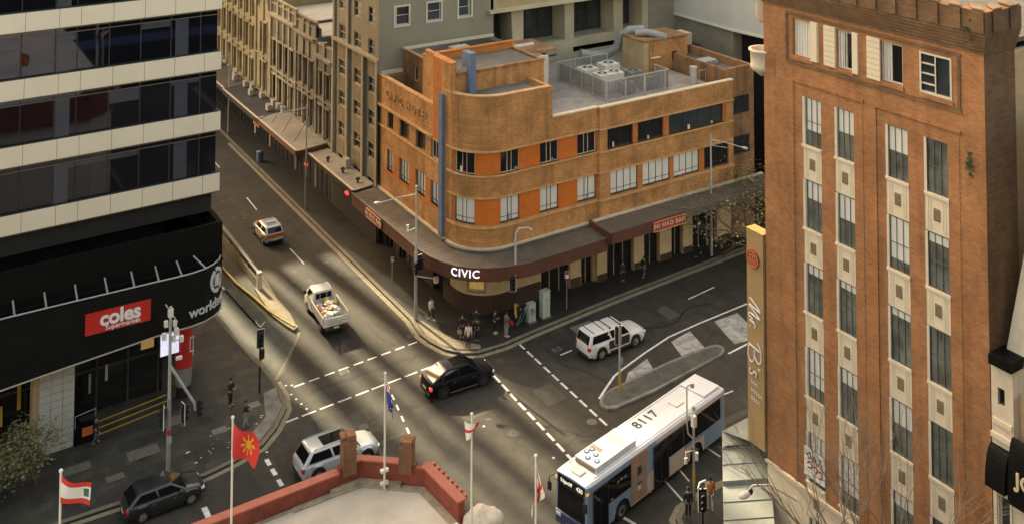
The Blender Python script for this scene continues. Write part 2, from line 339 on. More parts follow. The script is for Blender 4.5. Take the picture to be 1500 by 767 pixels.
# ------------------------------------------------------------------ object helpers
WLOC = {}
class MB:
    """collects shapes, each with a material slot, and links them as ONE mesh object"""
    def __init__(s): s.v = []; s.f = []; s.m = []; s.mats = []; s.smooth = []; s.ch = []
    def slot(s, m):
        if m not in s.mats: s.mats.append(m)
        return s.mats.index(m)
    def add(s, vs, fs, m, smooth=False):
        k = len(s.v); i = s.slot(m); s.ch.append((list(vs), fs, m, smooth))
        s.v += [tuple(v) for v in vs]
        for f in fs: s.f.append([a + k for a in f]); s.m.append(i); s.smooth.append(smooth)
        return s
    def box(s, x0, x1, y0, y1, z0, z1, m, M=None):
        vs = [Vector((x, y, z)) for z in (z0, z1) for x, y in ((x0, y0), (x1, y0), (x1, y1), (x0, y1))]
        if M: vs = [M @ v for v in vs]
        return s.add(vs, [(0, 3, 2, 1), (4, 5, 6, 7), (0, 1, 5, 4), (1, 2, 6, 5), (2, 3, 7, 6), (3, 0, 4, 7)], m)
    def quad(s, a, b, c, d, m): return s.add([a, b, c, d], [(0, 1, 2, 3)], m)
    def prism(s, pts, z0, z1, m, M=None, mtop=None):
        n = len(pts)
        ar = sum(pts[i][0] * pts[(i + 1) % n][1] - pts[(i + 1) % n][0] * pts[i][1] for i in range(n))
        if ar < 0: pts = pts[::-1]
        vs = [Vector((p[0], p[1], z0)) for p in pts] + [Vector((p[0], p[1], z1)) for p in pts]
        if M: vs = [M @ v for v in vs]
        s.add(vs, [tuple(range(n))[::-1]] + [(i, (i + 1) % n, n + (i + 1) % n, n + i) for i in range(n)], m)
        s.add(vs[n:], [tuple(range(n))], mtop or m)
        return s
    def tube(s, pts, r, m, seg=8, caps=True, closed=False):
        pts = [Vector(p) for p in pts]; n = len(pts)
        rs = r if isinstance(r, (list, tuple)) else [r] * n
        vs = []; fs = []
        prev = None
        for i, p in enumerate(pts):
            d = (pts[min(i + 1, n - 1)] - pts[max(i - 1, 0)])
            if closed: d = pts[(i + 1) % n] - pts[i - 1]
            if d.length < 1e-9: d = Vector((0, 0, 1))
            d.normalize()
            a = Vector((0, 0, 1)) if abs(d.z) < 0.95 else Vector((1, 0, 0))
            if prev is not None and (prev - d * prev.dot(d)).length > 0.1: u = (prev - d * prev.dot(d)).normalized()
            else: u = d.cross(a).normalized()
            prev = u; w = d.cross(u)
            for k in range(seg):
                t = 2 * PI * k / seg
                vs.append(p + (u * math.cos(t) + w * math.sin(t)) * rs[i])
        for i in range(n if closed else n - 1):
            j = (i + 1) % n
            for k in range(seg):
                fs.append((i * seg + k, i * seg + (k + 1) % seg, j * seg + (k + 1) % seg, j * seg + k))
        s.add(vs, fs, m, True)
        if caps and not closed:
            s.add(vs[:seg], [tuple(range(seg))[::-1]], m); s.add(vs[-seg:], [tuple(range(seg))], m)
        return s
    def cyl(s, x, y, z0, z1, r, m, seg=16, r1=None):
        return s.tube([(x, y, z0), (x, y, z1)], [r, r if r1 is None else r1], m, seg)
    def disc(s, c, nrm, r, m, seg=20, th=0.01, r0=0.0):
        nrm = Vector(nrm).normalized(); c = Vector(c)
        a = Vector((0, 0, 1)) if abs(nrm.z) < 0.9 else Vector((1, 0, 0))
        u = nrm.cross(a).normalized(); w = nrm.cross(u)
        if r0 == 0:
            return s.tube([c, c + nrm * th], [r, r], m, seg)
        vs = []; fs = []
        for k in range(seg):
            t = 2 * PI * k / seg; d = u * math.cos(t) + w * math.sin(t)
            vs += [c + d * r0, c + d * r, c + d * r + nrm * th, c + d * r0 + nrm * th]
        for k in range(seg):
            a0 = 4 * k; b0 = 4 * ((k + 1) % seg)
            for q in range(4): fs.append((a0 + q, a0 + (q + 1) % 4, b0 + (q + 1) % 4, b0 + q))
        return s.add(vs, fs, m)
    def lathe(s, c, prof, m, seg=20):
        vs = []; fs = []
        for r, z in prof:
            for k in range(seg):
                t = 2 * PI * k / seg; vs.append((c[0] + r * math.cos(t), c[1] + r * math.sin(t), c[2] + z))
        for i in range(len(prof) - 1):
            for k in range(seg): fs.append((i * seg + k, i * seg + (k + 1) % seg, (i + 1) * seg + (k + 1) % seg, (i + 1) * seg + k))
        fs.append(tuple(range(seg))[::-1]); fs.append(tuple((len(prof) - 1) * seg + k for k in range(seg)))
        return s.add(vs, fs, m, True)
    def blob(s, c, r, m, seg=8, rings=6, jit=0.0, sc=(1, 1, 1)):
        vs = []; fs = []
        for i in range(rings + 1):
            ph = PI * i / rings
            for k in range(seg):
                t = 2 * PI * k / seg; d = Vector((math.sin(ph) * math.cos(t), math.sin(ph) * math.sin(t), math.cos(ph)))
                rr = r * (1 + jit * (mnoise.noise(Vector(c) + d * 1.7)))
                vs.append((c[0] + d.x * rr * sc[0], c[1] + d.y * rr * sc[1], c[2] + d.z * rr * sc[2]))
        for i in range(rings):
            for k in range(seg): fs.append((i * seg + k, (i + 1) * seg + k, (i + 1) * seg + (k + 1) % seg, i * seg + (k + 1) % seg))
        return s.add(vs, fs, m, True)

def tagit(o, label=None, cat=None, group=None, kind=None):
    if label: o['label'] = label
    if cat: o['category'] = cat
    if group: o['group'] = group
    if kind: o['kind'] = kind
    return o

def thing(name, label, cat, loc=(0, 0, 0), rz=0.0, group=None):
    o = bpy.data.objects.new(name, None); o.empty_display_size = 0.3
    col.objects.link(o); o.location = loc; o.rotation_euler = (0, 0, rz)
    WLOC[o.name] = Vector(loc)
    return tagit(o, label, cat, group)

def build(name, mb, parent=None, local=False, label=None, bevel=0.0):
    """ONE mesh object; world coordinates unless local"""
    me = bpy.data.meshes.new(name)
    off = Vector((0, 0, 0))
    if parent is not None and not local: off = WLOC.get(parent.name, Vector((0, 0, 0)))
    me.from_pydata([(v[0] - off.x, v[1] - off.y, v[2] - off.z) for v in mb.v], [], mb.f)
    for mm in mb.mats: me.materials.append(MATS[mm])
    me.polygons.foreach_set('material_index', mb.m)
    me.polygons.foreach_set('use_smooth', mb.smooth)
    me.validate()
    o = bpy.data.objects.new(name, me); col.objects.link(o)
    if parent is not None: o.parent = parent
    WLOC[o.name] = off
    if bevel:
        md = o.modifiers.new('bevel', 'BEVEL'); md.width = bevel; md.segments = 2; md.limit_method = 'ANGLE'; md.angle_limit = R(40)
    if label: o['label'] = label
    return o

def pieces(name, mb, parent):
    """every shape collected in mb becomes a part of its own"""
    for vs, fs, m, sm in mb.ch: build(name, MB().add(vs, fs, m, sm), parent)

def struct(name, mb):
    o = build(name, mb); o['kind'] = 'structure'; return o

def copy_tree(src, loc=None, rz=None, parent=None, label=None, group=None):
    c = src.copy(); col.objects.link(c)
    if parent is not None: c.parent = parent
    if loc is not None: c.location = loc
    if rz is not None: c.rotation_euler = (0, 0, rz)
    if label: c['label'] = label
    if group: c['group'] = group
    for ch in list(src.children): copy_tree(ch, parent=c)
    return c

# ------------------------------------------------------------------ facades along a path
class Path:
    """a plan line; the outside is on the RIGHT when walking along it"""
    def __init__(s, pts):
        s.p = [Vector((a, b)) for a, b in pts]; s.s = [0.0]
        for i in range(1, len(s.p)): s.s.append(s.s[-1] + (s.p[i] - s.p[i - 1]).length)
        s.n = []
        for i in range(len(s.p)):
            ds = []
            if i > 0: ds.append((s.p[i] - s.p[i - 1]).normalized())
            if i < len(s.p) - 1: ds.append((s.p[i + 1] - s.p[i]).normalized())
            d = sum(ds, Vector((0, 0))).normalized()
            k = 1.0 / max(0.5, d.dot(ds[0]))
            s.n.append(Vector((d.y, -d.x)) * k)
        s.L = s.s[-1]
    def at(s, t, o=0.0):
        i = 0
        while i < len(s.s) - 2 and t > s.s[i + 1]: i += 1
        f = (t - s.s[i]) / (s.s[i + 1] - s.s[i])
        p = s.p[i].lerp(s.p[i + 1], f)
        n = s.n[i].lerp(s.n[i + 1], min(1, max(0, f)))
        if f < 0 or f > 1: n = s.n[i if f < 0 else i + 1]
        return p + n * o
    def cuts(s, a, b): return [a] + [t for t in s.s if a + 1e-4 < t < b - 1e-4] + [b]

def pbox(mb, P, s0, s1, z0, z1, o0, o1, m, zs=None):
    """solid between offsets o0 (inner) and o1 (outer) along the path"""
    c = P.cuts(s0, s1); vs = []; fs = []
    for t in c:
        a = P.at(t, o0); b = P.at(t, o1)
        dz0 = dz1 = 0
        if zs: dz0, dz1 = zs(t)
        vs += [(a.x, a.y, z0 + dz0), (b.x, b.y, z0 + dz0), (b.x, b.y, z1 + dz1), (a.x, a.y, z1 + dz1)]
    for i in range(len(c) - 1):
        k = 4 * i
        for q in range(4): fs.append((k + q, k + (q + 1) % 4, k + 4 + (q + 1) % 4, k + 4 + q))
    e = 4 * (len(c) - 1)
    fs.append((3, 2, 1, 0)); fs.append((e, e + 1, e + 2, e + 3))
    mb.add(vs, fs, m)
    return mb

def pwall(mb, P, s0, s1, z0, z1, o0, o1, m, holes):
    """wall with real openings; holes = [(s0,s1,z0,z1)]"""
    es = sorted(set([s0, s1] + [h[0] for h in holes] + [h[1] for h in holes]))
    es = [e for e in es if s0 - 1e-6 <= e <= s1 + 1e-6]
    for a, b in zip(es[:-1], es[1:]):
        if b - a < 1e-4: continue
        mid = (a + b) / 2
        hs = sorted([(h[2], h[3]) for h in holes if h[0] < mid < h[1]])
        z = z0
        for h in hs:
            if h[0] > z + 1e-4: pbox(mb, P, a, b, z, h[0], o0, o1, m)
            z = max(z, h[1])
        if z < z1 - 1e-4: pbox(mb, P, a, b, z, z1, o0, o1, m)
    return mb

def window(parent, P, s0, s1, z0, z1, off, pane='window_dark', frame='window_frame_dark', fw=0.06, mull=(), trans=(), blind=None, name='window', label=None, depth=0.08, sill=None):
    """frame with glazing bars as a part, its pane (and blind) as sub-parts"""
    f = MB()
    pbox(f, P, s0, s0 + fw, z0, z1, off, off + depth, frame); pbox(f, P, s1 - fw, s1, z0, z1, off, off + depth, frame)
    pbox(f, P, s0 + fw, s1 - fw, z0, z0 + fw, off, off + depth, frame); pbox(f, P, s0 + fw, s1 - fw, z1 - fw, z1, off, off + depth, frame)
    bw = fw * 0.7
    for t in mull:
        c = s0 + (s1 - s0) * t; pbox(f, P, c - bw / 2, c + bw / 2, z0 + fw, z1 - fw, off, off + depth * 0.8, frame)
    for t in trans:
        c = z0 + (z1 - z0) * t; pbox(f, P, s0 + fw, s1 - fw, c - bw / 2, c + bw / 2, off, off + depth * 0.7, frame)
    w = build(name, f, parent, label=label)
    p = MB(); pbox(p, P, s0 + fw * .5, s1 - fw * .5, z0 + fw * .5, z1 - fw * .5, off - 0.04, off + 0.01, pane); build('pane', p, w)
    if blind:
        b = MB(); pbox(b, P, s0 + fw, s1 - fw, z0 + (z1 - z0) * blind[1], z1 - fw, off + 0.012, off + 0.03, blind[0]); build('blind', b, w)
    if sill:
        b = MB(); pbox(b, P, s0 - 0.08, s1 + 0.08, z0 - 0.12, z0, off - 0.02, off + sill[1], sill[0]); build('sill', b, w)
    return w

def text_mb(txt, size, m, fn, depth=0.04, extrude=True, bold=0.0, shear=0.0, spacing=1.0, align='CENTER'):
    """lettering mesh; fn maps (u, v, w) to world"""
    cu = bpy.data.curves.new('lettering', 'FONT'); cu.body = txt; cu.size = size; cu.extrude = depth / 2; cu.offset = bold; cu.shear = shear
    cu.align_x = align; cu.align_y = 'CENTER'; cu.space_character = spacing; cu.resolution_u = 4
    ob = bpy.data.objects.new('lettering_tmp', cu); col.objects.link(ob)
    dg = bpy.context.evaluated_depsgraph_get(); me = bpy.data.meshes.new_from_object(ob.evaluated_get(dg))
    mb = MB()
    mb.add([fn(v.co.x, v.co.y, v.co.z + depth / 2) for v in me.vertices], [tuple(p.vertices) for p in me.polygons], m)
    bpy.data.objects.remove(ob); bpy.data.meshes.remove(me); bpy.data.curves.remove(cu)
    return mb
def planefn(o, u, v):
    o = Vector(o); u = Vector(u).normalized(); v = Vector(v).normalized(); w = u.cross(v)
    return lambda a, b, c: o + u * a + v * b + w * c
def pathfn(P, s, z, off): return lambda a, b, c: (lambda q: (q.x, q.y, z + b))(P.at(s + a, off + c))

# ================================================================== THE GROUND
g = MB(); g.quad((-400, -300, 0), (600, -300, 0), (600, 900, 0), (-400, 900, 0), 'asphalt')
struct('road', g)

def slab(name, pts, m, z1=0.15, z0=-0.05, kerb=0.3, kz=0.012):
    """raised footpath with a stone kerb along its outline"""
    s = MB(); s.prism(pts, z0, z1, m); struct(name, s)

def strip_mb(mb, pts, w, z0, z1, m, side=1):
    """band of width w on one side of an open polyline"""
    P_ = Path(pts); pbox(mb, P_, 0, P_.L, z0, z1, 0 if side > 0 else -w, w if side > 0 else 0, m); return mb

NE = [(36.1, 230), (35.75, 120), (35.7, 73.3), (35.35, 71.0), (35.5, 69.7), (35.95, 68.1), (36.75, 67.0), (37.8, 66.35), (39.9, 66.2), (42.5, 66.5), (47.6, 66.95), (50.6, 67.2), (58.4, 67.65), (80, 68.7), (140, 71)]
slab('footpath', NE + [(140, 230)], 'granite_paving')
k = MB(); strip_mb(k, NE, 0.32, -0.04, 0.162, 'kerb_stone', -1)
struct('kerb', k)
WSK = [(-90, 65.5), (10.4, 64.06), (17.8, 63.75), (19.5, 64.05), (21.5, 64.65), (22.8, 65.85), (24.06, 67.58), (24.45, 69.2), (24.5, 71.0), (24.4, 73.0), (23.9, 78.0), (23.3, 88.0), (23.3, 120.0)]
slab('plaza', WSK + [(20.7, 120), (-90, 120)], 'plaza_paving')
k = MB(); strip_mb(k, WSK, 0.30, -0.04, 0.162, 'kerb_stone', -1); struct('kerb', k)
SEK = [(38.0, 0), (38.0, 42.0), (38.2, 44.6), (38.7, 45.8), (39.6, 46.35), (41.0, 46.5), (60, 46.9), (140, 48.5)]
slab('footpath', SEK + [(140, 0)], 'granite_paving')
k = MB(); strip_mb(k, SEK, 0.30, -0.04, 0.162, 'kerb_stone', 1); struct('kerb', k)
SWK = [(-90, 47), (18, 46.4), (20.5, 46.0), (22.2, 44.8), (22.8, 43), (22.8, 0)]
slab('footpath', SWK + [(-90, 0)], 'granite_paving')
k = MB(); strip_mb(k, SWK, 0.30, -0.04, 0.162, 'kerb_stone', 1); struct('kerb', k)
# footpath strip between the car park ramp and the street
RAMPK = [(28.75, 200), (28.7, 98), (28.65, 88.5), (28.5, 84.4), (28.3, 82.0), (28.4, 79.2), (28.2, 77.6)]
slab('footpath', RAMPK + [(27.85, 77.2), (27.55, 79), (27.6, 200)], 'ramp_concrete', 0.14)
# ramp: concrete apron, then a slope down behind the corner
a = MB(); a.prism([(24.5, 71.2), (25.4, 71.9), (26.5, 73.6), (27.9, 76.0), (28.2, 77.4), (27.0, 79.2), (26.0, 86), (24.0, 86), (23.9, 78), (24.4, 73)], 0.0, 0.006, 'apron_concrete'); struct('driveway', a)
a = MB(); strip_mb(a, [(28.3, 77.4), (28.05, 76.0), (26.47, 73.74), (25.21, 71.99), (24.7, 71.3)], 0.18, 0.0, 0.014, 'kerb_stone', 1); struct('gutter', a)
# gutters: paler concrete strips beside the kerbs
a = MB()
strip_mb(a, NE[1:], 0.38, 0.0, 0.008, 'ramp_concrete', 1)
strip_mb(a, SEK, 0.35, 0.0, 0.008, 'ramp_concrete', -1)
strip_mb(a, WSK[:9], 0.34, 0.0, 0.008, 'ramp_concrete', 1)
struct('gutter', a)
# kerb ramps at the corners
a = MB(); a.prism([(35.7, 70.5), (36.1, 68.6), (37.0, 67.35), (38.2, 66.75), (38.4, 67.2), (37.1, 69.0), (36.4, 72.4), (36.05, 73.0)], 0.10, 0.175, 'ramp_concrete'); struct('kerb_ramp', a)
a = MB(); a.prism([(24.2, 70.2), (23.85, 67.9), (22.7, 66.3), (21.5, 65.2), (21.0, 65.9), (22.6, 67.4), (23.3, 70)], 0.10, 0.158, 'island_concrete'); struct('kerb_ramp', a)
# median island
mi = [(42.1, 55.72), (45.4, 55.8), (52.2, 56.65), (52.85, 56.95), (53.05, 57.4), (52.9, 57.8), (52.3, 58.0), (48.6, 58.05), (43.0, 57.62), (42.1, 57.3), (41.55, 56.85), (41.4, 56.3), (41.6, 55.95)]
a = MB(); a.prism(mi, 0, 0.15, 'island_concrete'); struct('median_island', a)
cx_, cy_ = sum(p[0] for p in mi) / len(mi), sum(p[1] for p in mi) / len(mi)
inn = [(cx_ + (x - cx_) * 0.955, cy_ + (y - cy_) * 0.78) for x, y in mi]
a = MB(); a.prism(inn, 0.1, 0.156, 'apron_concrete'); a.box(43.9, 44.7, 56.4, 57.0, 0.1, 0.162, 'iron_cover'); struct('island_paving', a)
# painted lines
lines = MB()
def dash(x0, y0, x1, y1, w, n, fill=0.6, m='road_paint', z=0.006):
    d = Vector((x1 - x0, y1 - y0)); L = d.length; d.normalize(); q = Vector((-d.y, d.x)) * w / 2
    for i in range(n):
        a_ = L * (i + (1 - fill) / 2) / n + random.uniform(-.04, .04); b_ = a_ + L * fill / n
        p = Vector((x0, y0)) + d * a_; r_ = Vector((x0, y0)) + d * b_
        lines.add([(p.x - q.x, p.y - q.y, z), (r_.x - q.x, r_.y - q.y, z), (r_.x + q.x, r_.y + q.y, z), (p.x + q.x, p.y + q.y, z)], [(0, 1, 2, 3)], m)
def solid(pts, w, z=0.006, m='road_paint'):
    P_ = Path(pts); c = P_.cuts(0, P_.L); vs = []
    for t in c:
        a_ = P_.at(t, -w / 2); b_ = P_.at(t, w / 2); vs += [(a_.x, a_.y, z), (b_.x, b_.y, z)]
    lines.add(vs, [(2 * i, 2 * i + 1, 2 * i + 3, 2 * i + 2) for i in range(len(c) - 1)], m)
dash(25.2, 69.83, 35.1, 70.38, 0.15, 9, 0.68)
dash(23.3, 66.33, 35.8, 67.0, 0.15, 10, 0.78)
dash(41.0, 66.2, 40.62, 54.6, 0.17, 10, 0.74)
dash(37.45, 64.9, 36.55, 47.9, 0.19, 14, 0.74)
dash(21.35, 63.7, 21.35, 60.4, 0.26, 3, 0.6)
dash(17.05, 61.6, 17.05, 57.0, 0.32, 3, 0.6)
dash(30.85, 67.0, 29.4, 59.4, 0.13, 6, 0.5)
dash(36.1, 48.7, 38.2, 41.5, 0.2, 3, 0.6)
for q in ((32.53, 103.5, 32.42, 100.0), (32.28, 90.3, 32.28, 86.8), (32.6, 116.0, 32.55, 113.0), (32.7, 130, 32.7, 127), (42.7, 63.13, 43.75, 63.2), (55.7, 64.2, 58.8, 64.55), (49.0, 53.15, 50.0, 53.12), (65, 64.9, 68, 65.1), (55, 53.3, 58, 53.4), (40.35, 48.75, 40.1, 46.8), (41.7, 48.95, 41.5, 47.85), (44.44, 49.6, 44.57, 48.5)):
    solid([(q[0], q[1]), (q[2], q[3])], 0.12)
solid([(41.9, 57.35), (43.2, 58.2), (44.36, 58.92), (45.29, 59.25), (48, 60.05), (50.79, 60.73), (54, 60.95), (60, 61.15), (80, 62)], 0.16)
solid([(52.9, 56.65), (55.14, 56.86), (60, 57.1), (80, 58)], 0.16)
solid([(25.05, 88), (25.3, 86.5), (25.7, 80), (25.9, 78.7)], 0.15)
for q in ([(45.41, 58.73), (47.6, 59.35), (47.15, 58.1), (44.6, 57.95)], [(50.49, 60.14), (52.63, 60.5), (52.0, 58.08), (49.84, 58.08)], [(55.1, 60.55), (57.45, 60.49), (56.9, 58.3), (55.3, 57.15), (54.15, 57.35)]):
    lines.add([(x, y, 0.005) for x, y in q], [tuple(range(len(q)))], 'worn_pavers')
# tactile and kerb dots
for x, y in ((24.75, 69.75), (24.95, 70.3), (25.3, 70.1), (24.9, 69.1), (25.0, 68.4), (25.1, 67.7), (25.2, 67.0), (21.6, 64.1), (20.6, 63.7), (19.3, 63.5), (34.0, 59.0), (36.0, 54), (42.3, 49.6), (39.4, 50.2), (39.0, 48.4)):
    lines.disc((x, y, 0.004), (0, 0, 1), 0.09, 'road_paint', 8, 0.004)
struct('road_marking', lines)
random.seed(3)
dots = MB()
for i in range(34):
    x = random.uniform(17.2, 23.2); y = random.choice([65.3, 65.9, 66.8, 67.4]) + random.uniform(-.25, .25) + (x - 20) * 0.12
    if x > 21.5 and y < 66.6: continue
    dots.disc((x, y, 0.151), (0, 0, 1), random.uniform(.03, .065), 'road_paint', 6, 0.004)
for x, y in ((19.7, 67.6), (22.3, 69.1)):
    dots.box(x - .45, x + .45, y - .3, y + .3, .15, .155, 'island_concrete')
for x, y, a_, b_ in ((13.3, 66.5, .5, .28), (15.2, 68.0, .9, .5), (11.5, 68.6, .8, .4), (17.5, 70.2, .7, .5)):
    dots.box(x - a_, x + a_, y - b_, y + b_, .15, .154, 'concrete_cover')
struct('paving_inset', dots)
# patches, covers
pt = MB()
for x0, x1, y0, y1 in ((42.0, 44.2, 62.2, 64.6), (45.0, 47.6, 64.9, 66.5), (31.0, 33.6, 61.5, 62.7), (26.3, 28.6, 66.6, 68.2), (24.8, 26.2, 64.2, 65.6), (30.2, 31.6, 96, 99), (33.6, 34.6, 70.6, 73.5), (30.4, 31.9, 57.0, 58.4), (21.6, 24.2, 61.0, 63.6), (47, 52, 62.0, 62.9), (26, 34.5, 68.4, 68.9), (33.6, 34.4, 92, 97), (28.9, 31.2, 104, 106)):
    pt.add([(x0, y0, .003), (x1, y0 + .15, .003), (x1 - .1, y1, .003), (x0 + .1, y1 - .1, .003)], [(0, 1, 2, 3)], 'asphalt_patch')
for x0, x1, y0, y1 in ((27.2, 28.4, 62.2, 64.9), (33.2, 35.0, 60.0, 60.7), (43.0, 49.5, 50.6, 51.2), (31.4, 31.9, 78, 84), (38.6, 40.2, 58.5, 60.6), (24.5, 29.5, 60.9, 61.3), (52.4, 53.6, 62.6, 64.4), (29.4, 30.4, 72.0, 73.1)):
    pt.add([(x0, y0, .0032), (x1, y0 + .1, .0032), (x1 - .06, y1, .0032), (x0 + .06, y1 - .06, .0032)], [(0, 1, 2, 3)], 'old_patch')
struct('road_patch', pt)
def cover(x, y, r, m='iron_cover', sq=None):
    c = MB()
    if sq: c.box(x - sq, x + sq, y - sq * .7, y + sq * .7, 0.004, 0.010, 'concrete_cover'); c.disc((x, y, .010), (0, 0, 1), r, m, 18, .004)
    else:
        c.disc((x, y, .005), (0, 0, 1), r, m, 18, .007); c.disc((x, y, .012), (0, 0, 1), r * .5, 'concrete_cover', 12, .002, r * .42)
    struct('manhole', c)
cover(38.65, 64.9, 0.42); cover(46.3, 65.2, 0.42, sq=0.95); cover(35.2, 57.35, 0.42); cover(40.05, 55.6, 0.35, 'concrete_cover'); cover(36.0, 72.4, 0.22); cover(42.9, 63.9, 0.25, sq=.35)
cover(34.9, 71.4, .2, sq=.3)
# sealed cracks, oil drips and small service covers worn into the junction
random.seed(8)
tar = MB()
for k_ in range(26):
    x_, y_ = random.uniform(19, 56), random.uniform(50, 72) if random.random() < .75 else random.uniform(72, 110)
    if y_ > 66: x_ = random.uniform(29, 35)
    a_ = random.choice([0, PI / 2]) + random.uniform(-.5, .5); pts_ = [(x_, y_)]
    for q_ in range(random.randint(5, 13)): a_ += random.uniform(-.5, .5); x_ += .55 * math.cos(a_); y_ += .55 * math.sin(a_); pts_.append((x_, y_))
    P_ = Path(pts_); w_ = random.uniform(.03, .07); vs = []
    for p_, n_ in zip(P_.p, P_.n): n_ = n_.normalized(); vs += [(p_.x - n_.x * w_, p_.y - n_.y * w_, .0045), (p_.x + n_.x * w_, p_.y + n_.y * w_, .0045)]
    tar.add(vs, [(2 * i, 2 * i + 1, 2 * i + 3, 2 * i + 2) for i in range(len(P_.p) - 1)], 'tar')
struct('crack_seal', tar)
oil = MB()
for k_ in range(70):
    if random.random() < .5: x_, y_ = random.choice([30.6, 34.0]) + random.gauss(0, .35), random.uniform(68, 105)
    else: x_, y_ = random.uniform(18, 58), random.choice([51.5, 54.6, 61.5, 65.0]) + random.gauss(0, .4)
    r_ = random.uniform(.06, .28); oil.add([(x_ + r_ * random.uniform(.6, 1.2) * math.cos(a), y_ + r_ * random.uniform(.6, 1.3) * math.sin(a), .0035) for a in [i * PI / 5 for i in range(10)]], [tuple(range(10))], 'oil_stain')
struct('oil_drip', oil)
cover(27.6, 63.2, .3, 'concrete_cover'); cover(30.6, 75.6, .22, sq=.32); cover(33.9, 86.0, .3); cover(50.4, 51.6, .35); cover(25.4, 58.6, .34); cover(44.8, 53.2, .22, sq=.3); cover(28.9, 69.6, .24, sq=.34)

# ================================================================== THE CORNER HOTEL
def arc(cx, cy, r, a0, a1, n): return [(cx + r * math.cos(R(a0 + (a1 - a0) * i / n)), cy + r * math.sin(R(a0 + (a1 - a0) * i / n))) for i in range(n + 1)]
HP = Path([(39, 86.8)] + arc(42.3, 73.3, 3.3, 180, 270, 14) + [(51.1, 70)])
HQ = Path([(51.1, 69.75), (65.95, 69.75)])
HR = Path([(65.95, 70.25), (69.0, 70.25)])
SX = 18.68 - 42.3     # X on the Goulburn side -> s
hotel = thing('corner_hotel', 'orange brick three storey hotel with rounded corner, orange panels and wrapping awning', 'hotel', (52, 78, 0))
HB = 'hotel_brick'
w = MB()
# wall bands between the window rows
for P_, a, b in ((HP, 0, HP.L), (HQ, 0, HQ.L)):
    if P_ is HP:
        pw = [(86.8 - y0, 86.8 - y1, 6.95 + .2, 8.97) for y0, y1 in ((84.8, 83.54), (82.3, 80.44), (79.15, 77.39), (76.41, 74.98))]
        pw += [(13.95, HP.L, 6.95, 8.95)]
        pu = [(86.8 - y0, 86.8 - y1, 10.75, 12.2) for y0, y1 in ((84.8, 83.54), (82.3, 80.44), (79.15, 77.39), (76.41, 74.98))]
        pu += [(13.95, HP.L, 10.75, 12.47)]
        pwall(w, P_, a, b, 3.6, 12.5, -0.45, 0, HB, pw + pu)
        pbox(w, P_, a, 86.8 - 75.9, 12.5, 14.95, -0.3, 0.02, HB)                     # parapet, street side
        pbox(w, P_, 13.35, 46.3 + SX, 12.5, 16.7, -0.3, 0.05, HB)                     # tall curved parapet
        pbox(w, P_, 46.3 + SX, P_.L, 12.5, 14.25, -0.3, 0.05, HB)
    else:
        pwall(w, P_, a, b, 3.6, 12.5, -0.45, 0, HB, [(1.05, 14.3, 6.95, 8.95), (0.75, 14.0, 10.75, 12.47)])
        pbox(w, P_, a, b, 12.5, 14.25, -0.3, 0.05, HB)
w.box(46.3, 46.6, 70.02, 75.0, 14.3, 16.7, HB)       # return of the tall parapet
# plain end block
pwall(w, HR, 0, HR.L, 0, 15.1, -0.4, 0, 'hotel_brick_dark', [(0.5, 2.5, 7.3, 8.95), (0.5, 2.5, 10.9, 12.5)])
w.box(68.6, 69.0, 70.65, 86.0, 0, 15.1, 'hotel_brick_dark'); w.box(65.95, 66.3, 70.65, 86, 13, 14.9, 'hotel_brick_dark')
w.box(39.0, 39.3, 86.3, 86.65, 3.6, 14.9, HB)
build('wall', w, hotel)
# recessed window storeys in orange render
o = MB()
for z0, z1, in ((6.95, 8.95), (10.75, 12.47)):
    for s0, s1 in ((13.95, 14.3), (16.13, 18.17), (19.9, 21.82), (23.58, 25.43), (27.28, HP.L)):
        pbox(o, HP, s0, s1, z0 - .02, z1 + .02, -0.4, -0.06 if s1 > 13 else 0, 'orange_render' if s1 - s0 > 1 else 'pier_orange')
    for s0, s1 in (((1.0, 1.1), (3.95, 4.5), (7.45, 7.9), (10.8, 11.4), (14.26, 14.4)) if z0 < 8 else ((0.7, 0.82), (3.5, 4.0), (6.8, 7.4), (13.7, 14.05))):
        pbox(o, HQ, s0, s1, z0 - .02, z1 + .02, -0.4, -0.06, 'pier_orange')
pbox(o, HP, 1.85 - .4, 11.75, 6.8, 7.15, -0.3, 0.012, 'pier_orange')
for y0, y1 in ((83.5, 82.35), (80.4, 79.2), (77.35, 76.45)):
    pbox(o, HP, 86.8 - y0, 86.8 - y1, 7.15, 8.97, -0.3, 0.010, 'pier_orange')
pieces('render_panel', o, hotel)
# copings and string mouldings
c = MB()
for P_, a, b in ((HP, 13.3, HP.L), (HQ, -0.05, HQ.L)):
    for z, t, pr_, mm in ((6.72, .14, .13, 'coping_tan'), (8.95, .10, .07, 'coping_tan'), (10.62, .13, .14, 'coping_tan'), (12.47, .13, .15, 'coping_tan')):
        pbox(c, P_, a, b, z, z + t, -0.2, pr_, mm)
    pbox(c, P_, a, b, 5.15, 5.3, -0.2, 0.16, 'coping_pale')
    pbox(c, P_, a, b, 5.02, 5.15, -0.2, 0.30, 'roof_dark')
pbox(c, HP, 0, 13.0, 5.15, 5.3, -0.2, 0.16, 'coping_pale'); pbox(c, HP, 0, 13.0, 5.0, 5.15, -0.2, 0.28, 'roof_dark')
pbox(c, HP, 0, 12.0, 12.3, 12.42, -0.2, 0.10, 'coping_tan'); pbox(c, HP, 0, 10.75, 12.42, 12.55, -0.2, 0.22, 'coping_tan')
pbox(c, HP, 0, 12.0, 10.6, 10.72, -0.2, 0.10, 'coping_tan'); pbox(c, HP, 0, 10.75, 14.95, 15.06, -0.34, 0.08, 'coping_tan')
